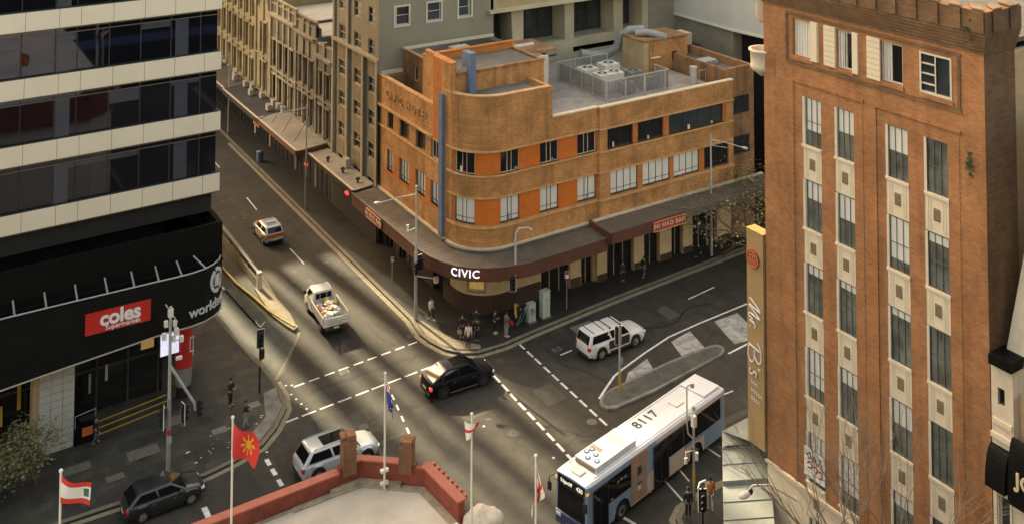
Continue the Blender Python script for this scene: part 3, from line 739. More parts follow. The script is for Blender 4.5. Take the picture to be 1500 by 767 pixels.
pbox(c, HP, 12.7, 46.3 + SX + .05, 16.7, 16.8, -0.36, 0.10, 'coping_tan'); pbox(c, HP, 46.62 + SX, HP.L, 14.25, 14.36, -0.36, 0.10, 'coping_pale'); pbox(c, HQ, 0, HQ.L, 14.25, 14.36, -0.36, 0.10, 'coping_pale')
build('coping', c, hotel)
# windows
for y0, y1 in ((84.8, 83.54), (82.3, 80.44), (79.15, 77.39), (76.41, 74.98)):
    s0, s1 = 86.8 - y0, 86.8 - y1
    mu = (.5,) if s1 - s0 < 1.5 else (.36, .64)
    window(hotel, HP, s0 + .02, s1 - .02, 7.15, 8.95, -0.2, 'white_blind', 'window_frame_dark', .05, mu, (.18,))
    window(hotel, HP, s0 + .02, s1 - .02, 10.75, 12.18, -0.25, 'window_dark', 'window_frame_dark' if y0 > 77 else 'window_frame_pale', .05, (.4,), ())
for i, (s0, s1) in enumerate(((14.3, 16.13), (18.17, 19.9), (21.82, 23.58), (25.43, 27.28))):
    window(hotel, HP, s0, s1, 7.05, 8.93, -0.2, 'white_blind', 'window_frame_dark', .035, (.4, .6), (.2,))
    window(hotel, HP, s0, s1, 10.78, 12.44, -0.22, 'window_dark', 'coping_pale', .045, (.38, .6), ())
for i, (s0, s1) in enumerate(((1.1, 3.95), (4.5, 7.45), (7.9, 10.8), (11.4, 14.26))):
    window(hotel, HQ, s0, s1, 7.05, 8.93, -0.2, 'white_blind' if i < 3 else 'window_dark', 'window_frame_dark', .035, (.25, .5, .75), (.2,))
window(hotel, HQ, 0.82, 3.5, 10.78, 12.44, -0.3, 'window_dark', 'window_frame_dark', .04, (.5,), ())
window(hotel, HQ, 4.0, 6.8, 10.78, 12.44, -0.3, 'window_dark', 'window_frame_dark', .04, (.5,), ())
window(hotel, HQ, 7.4, 13.7, 10.78, 12.44, -0.3, 'window_grey', 'window_frame_dark', .04, (.28, .55, .8), ())
for z0, z1 in ((7.3, 8.95), (10.9, 12.5)):
    window(hotel, HR, 0.5, 2.5, z0, z1, -0.2, 'window_grey', 'window_frame_dark', .05, (.3, .6), ())
# things standing on the sills inside
# dark interior core so that nothing shows through
b = MB(); b.prism([(39.95, 86.3)] + arc(42.3, 73.3, 2.35, 180, 270, 8) + [(65.8, 70.95), (65.8, 86.3)], 0.16, 12.9, 'interior_dark'); b.box(66.3, 68.5, 71, 86, 0.2, 14.0, 'interior_dark'); build('core', b, hotel)
# blue corner blade and orange pylon
f = MB(); pbox(f, HP, 12.25, 12.85, 5.3, 16.35, -0.02, 0.28, 'blue_paint'); build('blue_fin', f, hotel)
f = MB(); f.box(38.93, 39.35, 74.45, 75.9, 12.5, 18.9, 'pier_orange'); f.box(38.93, 39.3, 72.9, 74.45, 16.3, 18.9, 'hotel_brick'); f.box(39.0, 39.35, 72.75, 74.45, 12.5, 16.3, 'hotel_brick')
f.box(38.9, 39.4, 72.9, 75.95, 18.9, 18.98, 'pier_orange'); build('pylon', f, hotel)
f = MB(); f.box(40.6, 41.15, 72.8, 73.35, 15.7, 19.5, 'blue_paint'); f.box(40.6, 41.15, 73.35, 74.1, 18.3, 19.5, 'blue_paint'); build('blue_blade', f, hotel)
# rooftop: corner roof, lift room, penthouse, terrace
r = MB()
r.prism([(39.3, 74.9)] + arc(42.3, 73.3, 3.0, 180, 270, 8) + [(46.3, 70.3), (46.3, 75.0)], 12.9, 16.35, 'hotel_brick', mtop='roof_dark')
r.box(46.6, 65.6, 70.35, 86.2, 12.9, 13.35, 'roof_membrane'); r.box(39.35, 46.3, 75.0, 86.2, 12.9, 13.32, 'roof_dark')
r.box(66.3, 68.6, 70.65, 86, 14.0, 14.4, 'roof_dark')
build('roof', r, hotel)
r = MB()
r.box(39.35, 48.0, 73.4, 78.6, 13.3, 17.75, HB); 
r.box(39.35, 48.0, 78.2, 78.6, 17.75, 18.35, HB); r.box(39.35, 39.7, 73.4, 78.2, 17.75, 18.9, HB)
r.box(39.7, 47.7, 78.12, 78.2, 17.8, 18.28, 'pier_orange'); r.box(39.3, 48.1, 78.12, 78.65, 18.38, 18.46, 'pier_orange'); r.box(39.7, 47.6, 73.7, 78.1, 17.75, 17.8, 'roof_dark')
r.box(39.7, 48.05, 73.35, 73.65, 17.75, 17.98, 'hotel_brick_dark'); r.box(47.7, 48.0, 73.65, 78.1, 17.75, 17.95, 'hotel_brick_dark')
build('lift_room', r, hotel)
r = MB()
PH = Path([(41.3, 86.3), (41.3, 78.65)])
pwall(r, PH, 0, PH.L, 13.3, 16.9, -0.3, 0, 'hotel_brick_dark', [(2.0, 2.75, 14.6, 15.9), (5.0, 5.6, 13.6, 15.9)])
r.box(41.62, 50.2, 78.65, 86.3, 13.35, 16.85, 'hotel_brick_dark', ); r.box(41.35, 50.4, 78.7, 86.2, 16.86, 16.93, 'roof_dark')
r.box(41.2, 50.5, 85.9, 86.35, 16.93, 17.12, 'coping_pale'); r.box(41.2, 41.5, 78.7, 85.9, 16.93, 17.03, 'coping_tan'); r.box(39.1, 41.2, 86.2, 86.6, 14.9, 15.2, 'coping_pale'); r.box(39.3, 41.2, 85.5, 86.2, 14.0, 14.95, 'hotel_brick_dark')
r.box(46.5, 49.5, 82, 85.5, 16.93, 17.0, 'window_dark'); r.box(44.6, 46.3, 82, 84.0, 16.93, 17.2, 'coping_pale')
build('penthouse', r, hotel)
d = MB(); d.box(41.35, 41.4, 80.75, 81.2, 13.6, 15.9, 'window_frame_pale'); build('door', d, hotel)
window(hotel, PH, 2.0, 2.75, 14.6, 15.9, -.2, 'window_dark', 'window_frame_pale', .06)
# roof access: white end wall, awning hood and doorway
r = MB(); r.box(48.02, 50.3, 76.2, 76.35, 13.35, 17.3, 'white_render'); r.box(48.02, 50.4, 76.36, 79.5, 13.35, 17.1, 'hotel_brick_dark'); r.box(49.3, 52.5, 78.3, 82.5, 16.9, 17.15, 'hotel_brick_dark'); r.box(50.3, 52.2, 79.6, 80.4, 15.9, 17.0, 'interior_dark'); r.box(52.2, 52.5, 79.6, 80.4, 13.35, 17.0, 'mesh_grey')
r.box(49.2, 51.5, 80.4, 80.6, 17.1, 17.35, 'stone_white'); r.box(50.45, 52.1, 80.3, 80.6, 13.35, 16, 'interior_dark'); r.box(51.0, 52.0, 78.6, 79.4, 13.35, 14.4, 'timber')
r.disc((49.3, 76.2, 15.3), (0, -1, 0), .16, 'vent_grille', 10, .03)
build('stair_head', r, hotel)
# ground floor
gf = MB()
pwall(gf, HP, 0, 12.9, 0.12, 4.4, -0.9, -0.5, 'awning_shade', [(1, 2.8, .14, 3.4), (3.6, 6.0, .14, 3.4), (7, 8.6, 1.0, 3.2), (10.2, 11.8, .14, 3.2)])  # narrow street side coloured black for the awning shade
pwall(gf, HP, 12.9, HP.L, 0.12, 4.4, -0.9, -0.5, 'beige_wall', [(15.2, 17.0, 1.7, 3.5), (18.1, 18.9, 2.4, 3.2), (20.0, 21.2, 2.2, 3.2), (22.2, 25.0, .14, 3.6), (26.1, HP.L - .2, .14, 3.6)])
pwall(gf, HQ, 0, HQ.L, 0.12, 4.4, -0.9, -0.4, 'beige_wall', [(1.0, 3.8, .14, 3.4), (4.9, 6.6, .14, 3.4), (7.9, 9.2, .14, 3.4), (10.3, 13.2, .14, 3.4)])
build('ground_floor', gf, hotel)
gf = MB(); pbox(gf, HP, 0, 1, 0.12, 1.35, -.5, -.40, 'footing_tile'); pbox(gf, HP, 6.1, 10.1, 0.12, 1.45, -.5, -.40, 'footing_tile'); pbox(gf, HP, 11.9, 22.1, 0.12, 1.5, -.5, -.38, 'footing_tile'); pbox(gf, HP, 25.05, 26.0, 0.12, .9, -.5, -.42, 'footing_tile')
for s0, s1 in ((0.0, .95), (3.85, 4.85), (6.65, 7.85), (9.25, 10.25), (13.25, 14.8)): pbox(gf, HQ, s0, s1, .12, .7, -.4, -.32, 'footing_tile')
pieces('tiled_base', gf, hotel)
window(hotel, HP, 15.25, 16.95, 1.75, 3.45, -0.75, 'gold_light', 'beige_wall', .12, (), ())
window(hotel, HP, 18.1, 18.9, 2.4, 3.2, -0.75, 'window_dark', 'window_frame_dark', .06)
window(hotel, HP, 20.0, 21.2, 2.2, 3.2, -0.75, 'window_dark', 'window_frame_dark', .06, (.5,))
for P_, s0, s1 in ((HP, 22.2, 25.0), (HP, 26.1, HP.L - .2), (HQ, 1.0, 3.8), (HQ, 4.9, 6.6), (HQ, 7.9, 9.2), (HQ, 10.3, 13.2), (HP, 1, 2.8), (HP, 3.6, 6.0)):
    dd = MB(); pbox(dd, P_, s0, s1, .15, 3.4, -.85, -.8, 'window_dark')
    n_ = max(2, int((s1 - s0) / .9))
    for i in range(n_ + 1):
        t = s0 + (s1 - s0) * i / n_; pbox(dd, P_, max(s0, t - .04), min(s1, t + .04), .15, 3.4, -.8, -.74, 'timber')
    build('shopfront', dd, hotel)
# awning wrapping the corner
APP = Path([(39, 97.0), (39, 76.0)] + arc(42.3, 73.3, 3.3, 180, 270, 12)[0:] + [(50.0, 70.0)])
def soff(z0, z1): return None
aw = MB()
AOUT = Path([(36.75, 86.9), (36.75, 74.5), (36.78, 73.6), (36.95, 72.2), (37.3, 71.0), (37.9, 69.8), (38.7, 68.9), (39.7, 68.2), (41.0, 67.65), (42.6, 67.3), (50.1, 67.45)])
AIN = Path([(38.85, 86.9), (38.85, 74.5), (38.9, 73.2), (39.0, 72.5), (39.3, 71.8), (39.75, 71.1), (40.3, 70.6), (41.0, 70.2), (41.7, 69.97), (42.6, 69.85), (50.1, 69.85)])
vs = []; fs = []
n_ = len(AOUT.p)
for i in range(n_):
    a_, b_ = AOUT.p[i], AIN.p[i]
    vs += [(a_.x, a_.y, 4.86), (b_.x, b_.y, 5.0), (b_.x, b_.y, 4.5), (a_.x, a_.y, 4.5)]
for i in range(n_ - 1):
    k_ = 4 * i
    for q in range(4): fs.append((k_ + q, k_ + (q + 1) % 4, k_ + 4 + (q + 1) % 4, k_ + 4 + q))
fs += [(0, 1, 2, 3), tuple(4 * (n_ - 1) + q for q in (3, 2, 1, 0))]
aw.add(vs, fs, 'awning_metal')
build('awning_roof', aw, hotel)
rb = MB()                                            # standing seams
for t in [i * 0.42 for i in range(int(AOUT.L / 0.42))]:
    f_ = t / AOUT.L
    o_ = AOUT.at(t); i_ = min(range(len(AIN.p) - 1), key=lambda q: 0)
    # matching point on the inner line by segment fraction
    k_ = 0
    while k_ < len(AOUT.s) - 2 and t > AOUT.s[k_ + 1]: k_ += 1
    fr = (t - AOUT.s[k_]) / (AOUT.s[k_ + 1] - AOUT.s[k_])
    q_ = AIN.p[k_].lerp(AIN.p[k_ + 1], fr)
    rb.tube([(o_.x, o_.y, 4.875), (q_.x, q_.y, 5.01)], .012, 'awning_metal', 4)
build('awning_seam', rb, hotel)
fa = MB(); pbox(fa, AOUT, 0, AOUT.L, 3.95, 4.93, -0.02, 0.12, 'maroon_fascia'); pbox(fa, AOUT, 0, AOUT.L, 4.93, 4.98, -0.05, 0.15, 'awning_metal')
build('awning_fascia', fa, hotel)
# raised bar awning further along
fa = MB(); fa.box(50.15, 69.3, 67.0, 69.9, 5.05, 5.4, 'awning_metal'); fa.box(50.1, 57.9, 66.9, 67.0, 4.55, 5.42, 'maroon_fascia'); fa.box(50.05, 50.15, 66.9, 69.9, 4.55, 5.42, 'maroon_fascia'); fa.box(50.3, 69.3, 69.4, 69.72, 5.4, 5.5, 'coping_pale')
fa.box(57.9, 69.3, 66.9, 67.0, 4.85, 5.42, 'awning_metal')
build('bar_awning', fa, hotel)
for x, y, l in ((41.2, 68.1, 0),): pass
# letters
hl = build('lettering', text_mb('CIVIC HOTEL', 1.05, 'letter_brick', planefn((38.98, 80.9, 13.72), (0, -1, 0), (0, 0, 1)), .10, bold=0.012, spacing=1.35), hotel)
sc_ = AOUT.L * 0
def find_s(P_, x, y):
    best = min((((P_.at(t / 50.0) - Vector((x, y))).length, t / 50.0) for t in range(int(P_.L * 50))), key=lambda q: q[0]); return best[1]
sC = find_s(AOUT, 38.3, 69.3)
cv = thing('civic_sign', 'lit white CIVIC letters on the curved maroon awning edge above the corner', 'sign', (38.2, 69.2, 4.2))
build('lettering', text_mb('CIVIC', .80, 'civic_lit', pathfn(AOUT, sC, 4.47, .13), .04, bold=0.006, spacing=1.15), cv)
def board(label, P_, s0, s1, z0, z1, off, txt, size, back='badge_red', edge='coping_tan', tm='coping_tan', group=None):
    t_ = thing('fascia_sign', label, 'sign', (*P_.at((s0 + s1) / 2, off), z0), group=group)
    m_ = MB(); pbox(m_, P_, s0, s1, z0, z1, off, off + .08, back); build('board', m_, t_)
    m_ = MB(); 
    for a, b, c_, d_ in ((s0, s1, z0, z0 + .06), (s0, s1, z1 - .06, z1), (s0, s0 + .06, z0 + .06, z1 - .06), (s1 - .06, s1, z0 + .06, z1 - .06)): pbox(m_, P_, a, b, c_, d_, off + .081, off + .12, edge)
    build('border', m_, t_)
    build('lettering', text_mb(txt, size, tm, pathfn(P_, (s0 + s1) / 2, (z0 + z1) / 2, off + .082), .04, bold=0.004, spacing=1.18), t_)
board('red NI HAO BAR board on the raised awning facing the cross street', Path([(50, 66.88), (60, 66.88)]), 4.3, 7.7, 4.55, 5.35, 0.02, 'NI HAO BAR', .50, tm='bus_panel')
board('small red NI HAO BAR board on the long awning beside the narrow street', AOUT, 86.9 - 83.6, 86.9 - 80.6, 4.1, 4.85, 0.13, 'NI HAO BAR', .50, tm='bus_panel')

# ---------------- rooftop plant standing on the hotel terrace
def ac_unit(name, x, y, z, sx, sy, sz, label, rz=0, group='air conditioning units', m='plant_white', fan='top', kind='air conditioner'):
    t_ = thing(name, label, kind, (x, y, z), rz, group)
    m_ = MB(); m_.box(-sx / 2, sx / 2, -sy / 2, sy / 2, 0.06, sz, m); m_.box(-sx / 2 + .05, -sx / 2 + .12, -sy / 2, sy / 2, 0, .06, 'black_metal'); m_.box(sx / 2 - .12, sx / 2 - .05, -sy / 2, sy / 2, 0, .06, 'black_metal'); build('casing', m_, t_, local=True)
    m_ = MB()
    if fan == 'top':
        nn = max(1, round(sx / sy))
        for i in range(nn):
            cx = -sx / 2 + sx * (i + .5) / nn; r_ = min(sx / nn, sy) * .4
            m_.disc((cx, 0, sz), (0, 0, 1), r_, 'black_metal', 14, .015); m_.disc((cx, 0, sz + .015), (0, 0, 1), r_ * 1.08, m, 14, .06, r_ * .92); m_.disc((cx, 0, sz + .016), (0, 0, 1), r_ * .3, m, 10, .03)
    else:
        r_ = min(sx, sz) * .38
        m_.disc((0, -sy / 2, sz / 2 + .03), (0, -1, 0), r_, 'black_metal', 14, .012); m_.disc((0, -sy / 2 - .012, sz / 2 + .03), (0, -1, 0), r_ * 1.1, m, 14, .02, r_ * .95); m_.disc((0, -sy / 2 - .013, sz / 2 + .03), (0, -1, 0), r_ * .25, m, 8, .02)
    build('fan', m_, t_, local=True)
    return t_
def screen(label, pts, h, z):
    t_ = thing('plant_screen', label, 'fence', (pts[0][0], pts[0][1], z))
    P_ = Path(pts); m_ = MB(); pbox(m_, P_, 0, P_.L, z + h - .07, z + h, -.03, .03, 'pale_steel'); pbox(m_, P_, 0, P_.L, z + .08, z + .14, -.03, .03, 'pale_steel'); build('rail', m_, t_)
    n_ = max(1, round(P_.L / 1.9))
    for i in range(n_ + 1):
        q = P_.at(min(P_.L - .01, P_.L * i / n_)); m_ = MB(); m_.box(q.x - .05, q.x + .05, q.y - .05, q.y + .05, z, z + h, 'pale_steel'); build('post', m_, t_)
    m_ = MB(); s_ = 0.0
    while s_ < P_.L - .1:
        pbox(m_, P_, s_ + .02, s_ + .10, z + .14, z + h - .07, -.012, .012, 'mesh_grey'); s_ += .16
    build('louvres', m_, t_)
RZ = 13.35
screen('long louvred screen along the terrace side of the rooftop plant', [(54.4, 80.6), (54.4, 73.4)], 1.75, RZ)
screen('louvred screen behind the terrace parapet in front of the roof plant', [(54.4, 73.3), (58.6, 73.3)], 1.75, RZ)
screen('louvred screen at the far end of the parapet, corner boxed round', [(58.7, 73.3), (61.4, 73.3), (61.4, 75.2)], 1.75, RZ)
screen('louvred screen at the back of the rooftop plant by the concrete block', [(60.2, 81.0), (54.5, 81.0)], 1.7, RZ)
ac_unit('air_conditioner', 56.2, 78.6, RZ, 1.6, 1.4, 1.45, 'boxy white air conditioner nearest the long louvred roof screen')
ac_unit('air_conditioner', 58.4, 78.4, RZ, 1.7, 1.4, 1.6, 'tall white air conditioner in the middle of the screened roof plant')
ac_unit('air_conditioner', 56.6, 76.0, RZ, 2.6, 1.4, 1.55, 'wide two fan white unit in the screened roof plant')
ac_unit('air_conditioner', 59.6, 76.2, RZ, 1.3, 1.3, 1.25, 'squat white unit beside the brick roof room', m='mesh_grey')
ac_unit('air_conditioner', 57.4, 74.3, RZ, 1.2, 1.0, 1.0, 'low grey unit right behind the parapet screen', m='mesh_grey')
ac_unit('air_conditioner', 59.9, 74.4, RZ, 1.5, 1.0, 1.1, 'low grey unit behind the far end screen of the parapet', m='mesh_grey')
rr = thing('roof_room', 'small tan brick roof room with silver duct draped over its top', 'roof room', (64.6, 79, RZ))
m_ = MB(); m_.box(62.5, 67.8, 78.2, 81.5, RZ, 16.3, 'facade_yellow'); m_.box(63.1, 67.85, 78.1, 78.2, RZ, 16.2, 'hotel_brick'); m_.box(62.4, 67.9, 78.05, 81.6, 16.3, 16.42, 'hotel_brick_dark'); build('wall', m_, rr)
m_ = MB(); m_.box(63.2, 64.3, 77.9, 78.1, 14.7, 14.8, 'stone_white'); m_.box(65.9, 66.4, 78.0, 78.1, 14.2, 15.0, 'interior_dark'); build('opening', m_, rr)
m_ = MB(); m_.box(67.9, 69.2, 79.0, 80.6, 14.9, 16.2, 'concrete_tan'); build('tank', m_, rr)
def duct(label, pts, r_, m='duct_grey'):
    t_ = thing('roof_duct', label, 'duct', pts[0]); m_ = MB(); m_.tube(pts, r_, m, 10); build('duct', m_, t_)
    m_ = MB()
    for a, b in zip(pts[:-1], pts[1:]):
        a = Vector(a); b = Vector(b); m_.tube([a.lerp(b, .48), a.lerp(b, .52)], r_ * 1.06, m, 10)
    build('joint', m_, t_)
duct('big silver duct crossing the roof and climbing on to the brick roof room', [(59.6, 84.6, 14.3), (61.0, 84.2, 14.0), (62.0, 83.2, 14.3), (62.5, 82.4, 15.0), (62.6, 82.0, 16.2), (63.2, 81.3, 16.75), (64.4, 80.6, 16.8)], .45)
duct('short silver duct ending over the brick roof room wall', [(63.0, 80.2, 16.7), (64.0, 79.4, 16.8), (64.6, 78.6, 16.65), (65.2, 78.2, 16.4)], .36)
t_ = thing('flue', 'stubby pale flue pipe standing behind the parapet end', 'flue', (64.3, 73.2, RZ)); m_ = MB(); m_.cyl(64.3, 73.2, RZ, RZ + 1.5, .33, 'pale_steel', 14); build('pipe', m_, t_); m_ = MB(); m_.cyl(64.3, 73.2, RZ + 1.5, RZ + 1.56, .37, 'pale_steel', 14); build('cap', m_, t_)
t_ = thing('roof_rail', 'thin steel handrail beside the flue on the roof', 'railing', (65.1, 73.1, RZ)); m_ = MB(); m_.tube([(64.9, 73.1, RZ), (64.9, 73.1, RZ + 1.1), (65.7, 73.1, RZ + 1.1), (65.7, 73.1, RZ)], .03, 'pale_steel', 6); build('rail', m_, t_)
t_ = thing('skylight', 'low domed skylight on the end block roof', 'skylight', (67.2, 74.6, 14.4)); m_ = MB(); m_.box(66.4, 68.2, 74, 75.4, 14.4, 14.7, 'duct_grey'); build('kerb', m_, t_); m_ = MB(); m_.box(66.5, 68.1, 74.1, 75.3, 14.7, 14.85, 'car_silver'); build('dome', m_, t_, bevel=.06)
random.seed(31)
it = MB()
for P_, s_ in ((HP, 14.8), (HP, 18.9), (HP, 19.5), (HP, 22.9), (HP, 26.4), (HQ, 1.4), (HQ, 5.1), (HQ, 8.5), (HQ, 9.6), (HQ, 12.3)):
    z = random.choice([10.82, 10.82, 7.1]); pbox(it, P_, s_, s_ + random.uniform(.1, .3), z, z + random.uniform(.15, .5), -.2, -.1, random.choice(['cloth_white', 'cargo_cream', 'cargo_grey']))
pieces('sill_item', it, hotel)

# ================================================================== DARK GLASS OFFICE TOWER WITH SUPERMARKET PODIUM
TP = Path([(-40, 72), (20.6, 72), (20.6, 112)])
tower = thing('office_tower', 'black glass office tower with cream panel bands over a black supermarket podium', 'office building', (0, 92, 0))
mods = []
x = 19.47
pat = [1.94, 1.92, 1.94, 1.93, 1.28, 1.92]
i = 0
while x > -38: mods.append(x + 40); x -= pat[i % 6]; i += 1
mods = mods[::-1]
bands = [(13.40, 14.58), (17.46, 18.68), (21.50, 22.70), (25.58, 26.75), (29.6, 30.8), (33.65, 34.85), (37.7, 38.9), (41.8, 43.0), (45.9, 47.1), (50, 51.2), (54, 60)]
m_ = MB()
for z0, z1 in bands:
    pbox(m_, TP, 0, TP.L, z0, z1, -0.1, 0.12, 'tower_panel')
build('panel_band', m_, tower)
m_ = MB()
for z0, z1 in bands:
    for s_ in mods + [60.6 + 1.9 * k_ for k_ in range(1, 20)]:
        pbox(m_, TP, s_ - .010, s_ + .010, z0 - .0, z1 + .0, .08, .124, 'panel_joint')
    pbox(m_, TP, 0, TP.L, z0 - .10, z0, -.06, .06, 'panel_joint'); pbox(m_, TP, 0, TP.L, z1, z1 + .06, -.06, .08, 'black_metal')
build('panel_joint', m_, tower)
for (a0, a1), (b0, b1) in zip(bands[:-1], bands[1:]):
    m_ = MB(); pbox(m_, TP, 0, TP.L, a1 + .06, b0 - .1, -0.2, -0.12, 'tower_glass')
    g_ = build('glass_band', m_, tower)
    m_ = MB()
    for s_ in mods + [60.6 + 1.9 * k_ for k_ in range(1, 20)]:
        pbox(m_, TP, s_ - .016, s_ + .016, a1 + .06, b0 - .1, -.12, -.08, 'black_metal')
    pbox(m_, TP, 0, TP.L, b0 - .42, b0 - .36, -.12, -.07, 'panel_joint')
    build('mullion', m_, g_)
MATS['column_glass'] = None; del MATS['column_glass']
mat('column_glass', (0.055, 0.057, 0.070), 0.12, var=0.1, scale=1, spec=0.5)
m_ = MB()
for (a0, a1), (b0, b1) in zip(bands[:-1], bands[1:]):
    for cx in (18.25, 10.95, 3.6):
        pbox(m_, TP, cx + 40 - .42, cx + 40 + .42, a1 + .06, b0 - .44, -.119, -.108, 'column_glass')
pieces('column', m_, tower)
m_ = MB(); m_.box(-40, 20.3, 72.35, 112, 12.0, 62, 'interior_dark'); m_.box(-40, 17.5, 73.6, 112, 0.2, 12, 'podium_black'); m_.box(17.5, 20.0, 78, 112, .2, 12, 'podium_black'); build('core', m_, tower)
random.seed(44); bl_ = MB()
for (a0, a1), (b0, b1) in zip(bands[:6], bands[1:7]):
    for i_ in range(len(mods) - 9, len(mods) - 1):
        if random.random() < .22: pbox(bl_, TP, mods[i_] + .05, mods[i_ + 1] - .05, b0 - .42 - random.uniform(.2, .9), b0 - .42, -.119, -.112, 'column_glass')
pieces('drawn_blind', bl_, tower)
# podium
PP = Path([(-40, 70.5), (20.56, 70.5), (20.56, 112)])
m_ = MB(); pbox(m_, PP, 0, PP.L, 6.2, 11.83, -0.3, 0, 'podium_black'); m_.box(-40, 20.3, 70.8, 112, 9.8, 10.0, 'podium_black'); pbox(m_, PP, 0, PP.L, 9.35, 9.5, 0, .05, 'fascia_charcoal')
m_.add([(18.9, 73.4, 13.3), (18.9, 73.4, 11.2), (20.2, 73.4, 10.6), (18.95, 73.5, 13.3)], [(0, 1, 2), (0, 2, 3)], 'podium_black')
build('podium_wall', m_, tower)
FP = Path([(-40, 69.3), (7.4, 69.3), (11, 69.2), (13.3, 69.1), (16.0, 69.0), (17.2, 68.93), (18.2, 68.93), (19.1, 69.1), (19.75, 69.45), (20.25, 69.95), (20.55, 70.6), (20.66, 71.3), (20.66, 74.0)])
def fz(t):
    x_ = FP.at(t).x
    return (max(-1.6, min(0, (x_ - 16.5) * 0.088)), 0)
m_ = MB()
c_ = FP.cuts(0, FP.L)
# extra cuts for the slanted soffit line
FP2 = FP
def fbox(mb, P_, s0, s1, z0, z1, o0, o1, m, zs):
    n_ = 24; ss = sorted(set(P_.cuts(s0, s1) + [s0 + (s1 - s0) * i / n_ for i in range(n_ + 1)])); vs = []; fs = []
    for t in ss:
        a = P_.at(t, o0); b = P_.at(t, o1); d0, d1 = zs(t)
        vs += [(a.x, a.y, z0 + d0), (b.x, b.y, z0 + d0), (b.x, b.y, z1 + d1), (a.x, a.y, z1 + d1)]
    for i in range(len(ss) - 1):
        k = 4 * i
        for q in range(4): fs.append((k + q, k + (q + 1) % 4, k + 4 + (q + 1) % 4, k + 4 + q))
    e = 4 * (len(ss) - 1); fs += [(3, 2, 1, 0), (e, e + 1, e + 2, e + 3)]
    mb.add(vs, fs, m)
fbox(m_, FP, 0, FP.L, 6.45, 9.55, -.18, 0, 'fascia_charcoal', fz)
fbox(m_, FP, 0, FP.L, 6.62, 6.72, -1.5, -.18, 'podium_black', lambda t: (fz(t)[0], fz(t)[0]))
build('sign_fascia', m_, tower)
m_ = MB(); fbox(m_, FP, 0, FP.L, 6.37, 6.45, -.2, .03, 'pale_steel', lambda t: (fz(t)[0], fz(t)[0])); build('fascia_edge', m_, tower)
m_ = MB(); m_.tube([(*FP.at(t, -.05), 9.68) for t in FP.cuts(0, FP.L)], .055, 'galvanised', 6)
t = FP.L - 1.2
for q in [FP.s[-1] - .6, FP.s[-1] - 2.2] + [x_ + 40 for x_ in (19.2, 17.6, 16.2, 14.75, 13.2, 11.5, 9.8, 8.1, 6.4, 4.7, 3)]:
    if q > FP.L - 1: q = FP.L - 1
    a = FP.at(q, -.05); b = FP.at(q, -1.35); m_.tube([(a.x, a.y, 9.68), (b.x, b.y, 10.1)], .06, 'galvanised', 6)
build('rail_bracket', m_, tower)
# shopfronts under the fascia
m_ = MB(); m_.box(-40, 17.5, 73.3, 73.6, 0.2, 6.2, 'window_dark')
for x_ in (13.4, 15.3, 17.2, 4, 6, 0): m_.box(x_ - .06, x_ + .06, 73.2, 73.3, .2, 6.2, 'window_frame_dark')
m_.box(-40, 17.5, 73.22, 73.3, 3.2, 3.35, 'window_frame_dark')
build('shopfront', m_, tower)
m_ = MB(); m_.box(9.75, 11.72, 71.0, 72.6, .15, 6.0, 'tile_white'); build('tiled_pier', m_, tower)
m_ = MB()
for k_ in range(12): m_.box(9.74, 11.73, 70.992, 71.0, .5 + .45 * k_, .515 + .45 * k_, 'panel_joint')
for x_ in (10.4, 11.06): m_.box(x_, x_ + .015, 70.99, 71.0, .15, 6, 'panel_joint')
m_.box(9.45, 9.74, 71.3, 72.6, .15, 6, 'beige_wall')
build('tile_joint', m_, tower)
m_ = MB(); m_.cyl(18.75, 72.75, 0.9, 2.1, .5, 'mesh_grey', 20, .56); m_.cyl(18.75, 72.75, 2.1, 6.6, .56, 'sign_red', 24); m_.cyl(18.75, 72.75, 0.14, .9, .45, 'black_metal', 20); col_ = build('red_column', m_, tower)
m_ = MB()
for a, b, c, d in ((19.34, 19.60, 3.1, 3.14), (19.34, 19.6, 4.0, 4.04), (19.32, 19.36, 3.1, 4.04), (19.56, 19.6, 2.8, 4.04)): m_.box(a - .32, b - .32, 72.2 + (a - 19.3) * .5, 72.3 + (a - 19.3) * .5, c, d, 'sign_white')
build('column_mark', m_, col_)
m_ = MB(); m_.box(17.1, 18.5, 72.4, 72.55, 3.2, 4.75, 'black_metal'); sc = build('screen_case', m_, tower); m_ = MB(); m_.box(17.15, 18.45, 72.38, 72.4, 3.25, 4.7, 'screen_lit'); build('screen', m_, sc)
m_ = MB()
for x_, z_ in ((13.2, 4.4), (14.3, 4.5), (15.3, 4.5), (16.3, 4.55), (5.2, 4.0), (3.5, 4.0)): m_.box(x_ - .45, x_ + .45, 73.15, 73.2, z_, z_ + .1, 'warm_lit')
m_.box(16.1, 16.9, 73.1, 73.2, 3.7, 4.9, 'gold_light'); m_.box(13.9, 14.05, 73.1, 73.2, 2.4, 3.4, 'tile_white'); m_.box(12.9, 13.05, 73.1, 73.2, 1.9, 3.1, 'cargo_grey'); m_.box(2.5, 2.9, 73.1, 73.2, 1.6, 2.9, 'cargo_yellow')
m_.box(7.5, 8.0, 73.1, 73.2, 1.5, 2.7, 'nosing_yellow'); m_.box(8.8, 9.0, 73.1, 73.2, 2.2, 4.0, 'nosing_yellow')
build('shop_display', m_, tower)
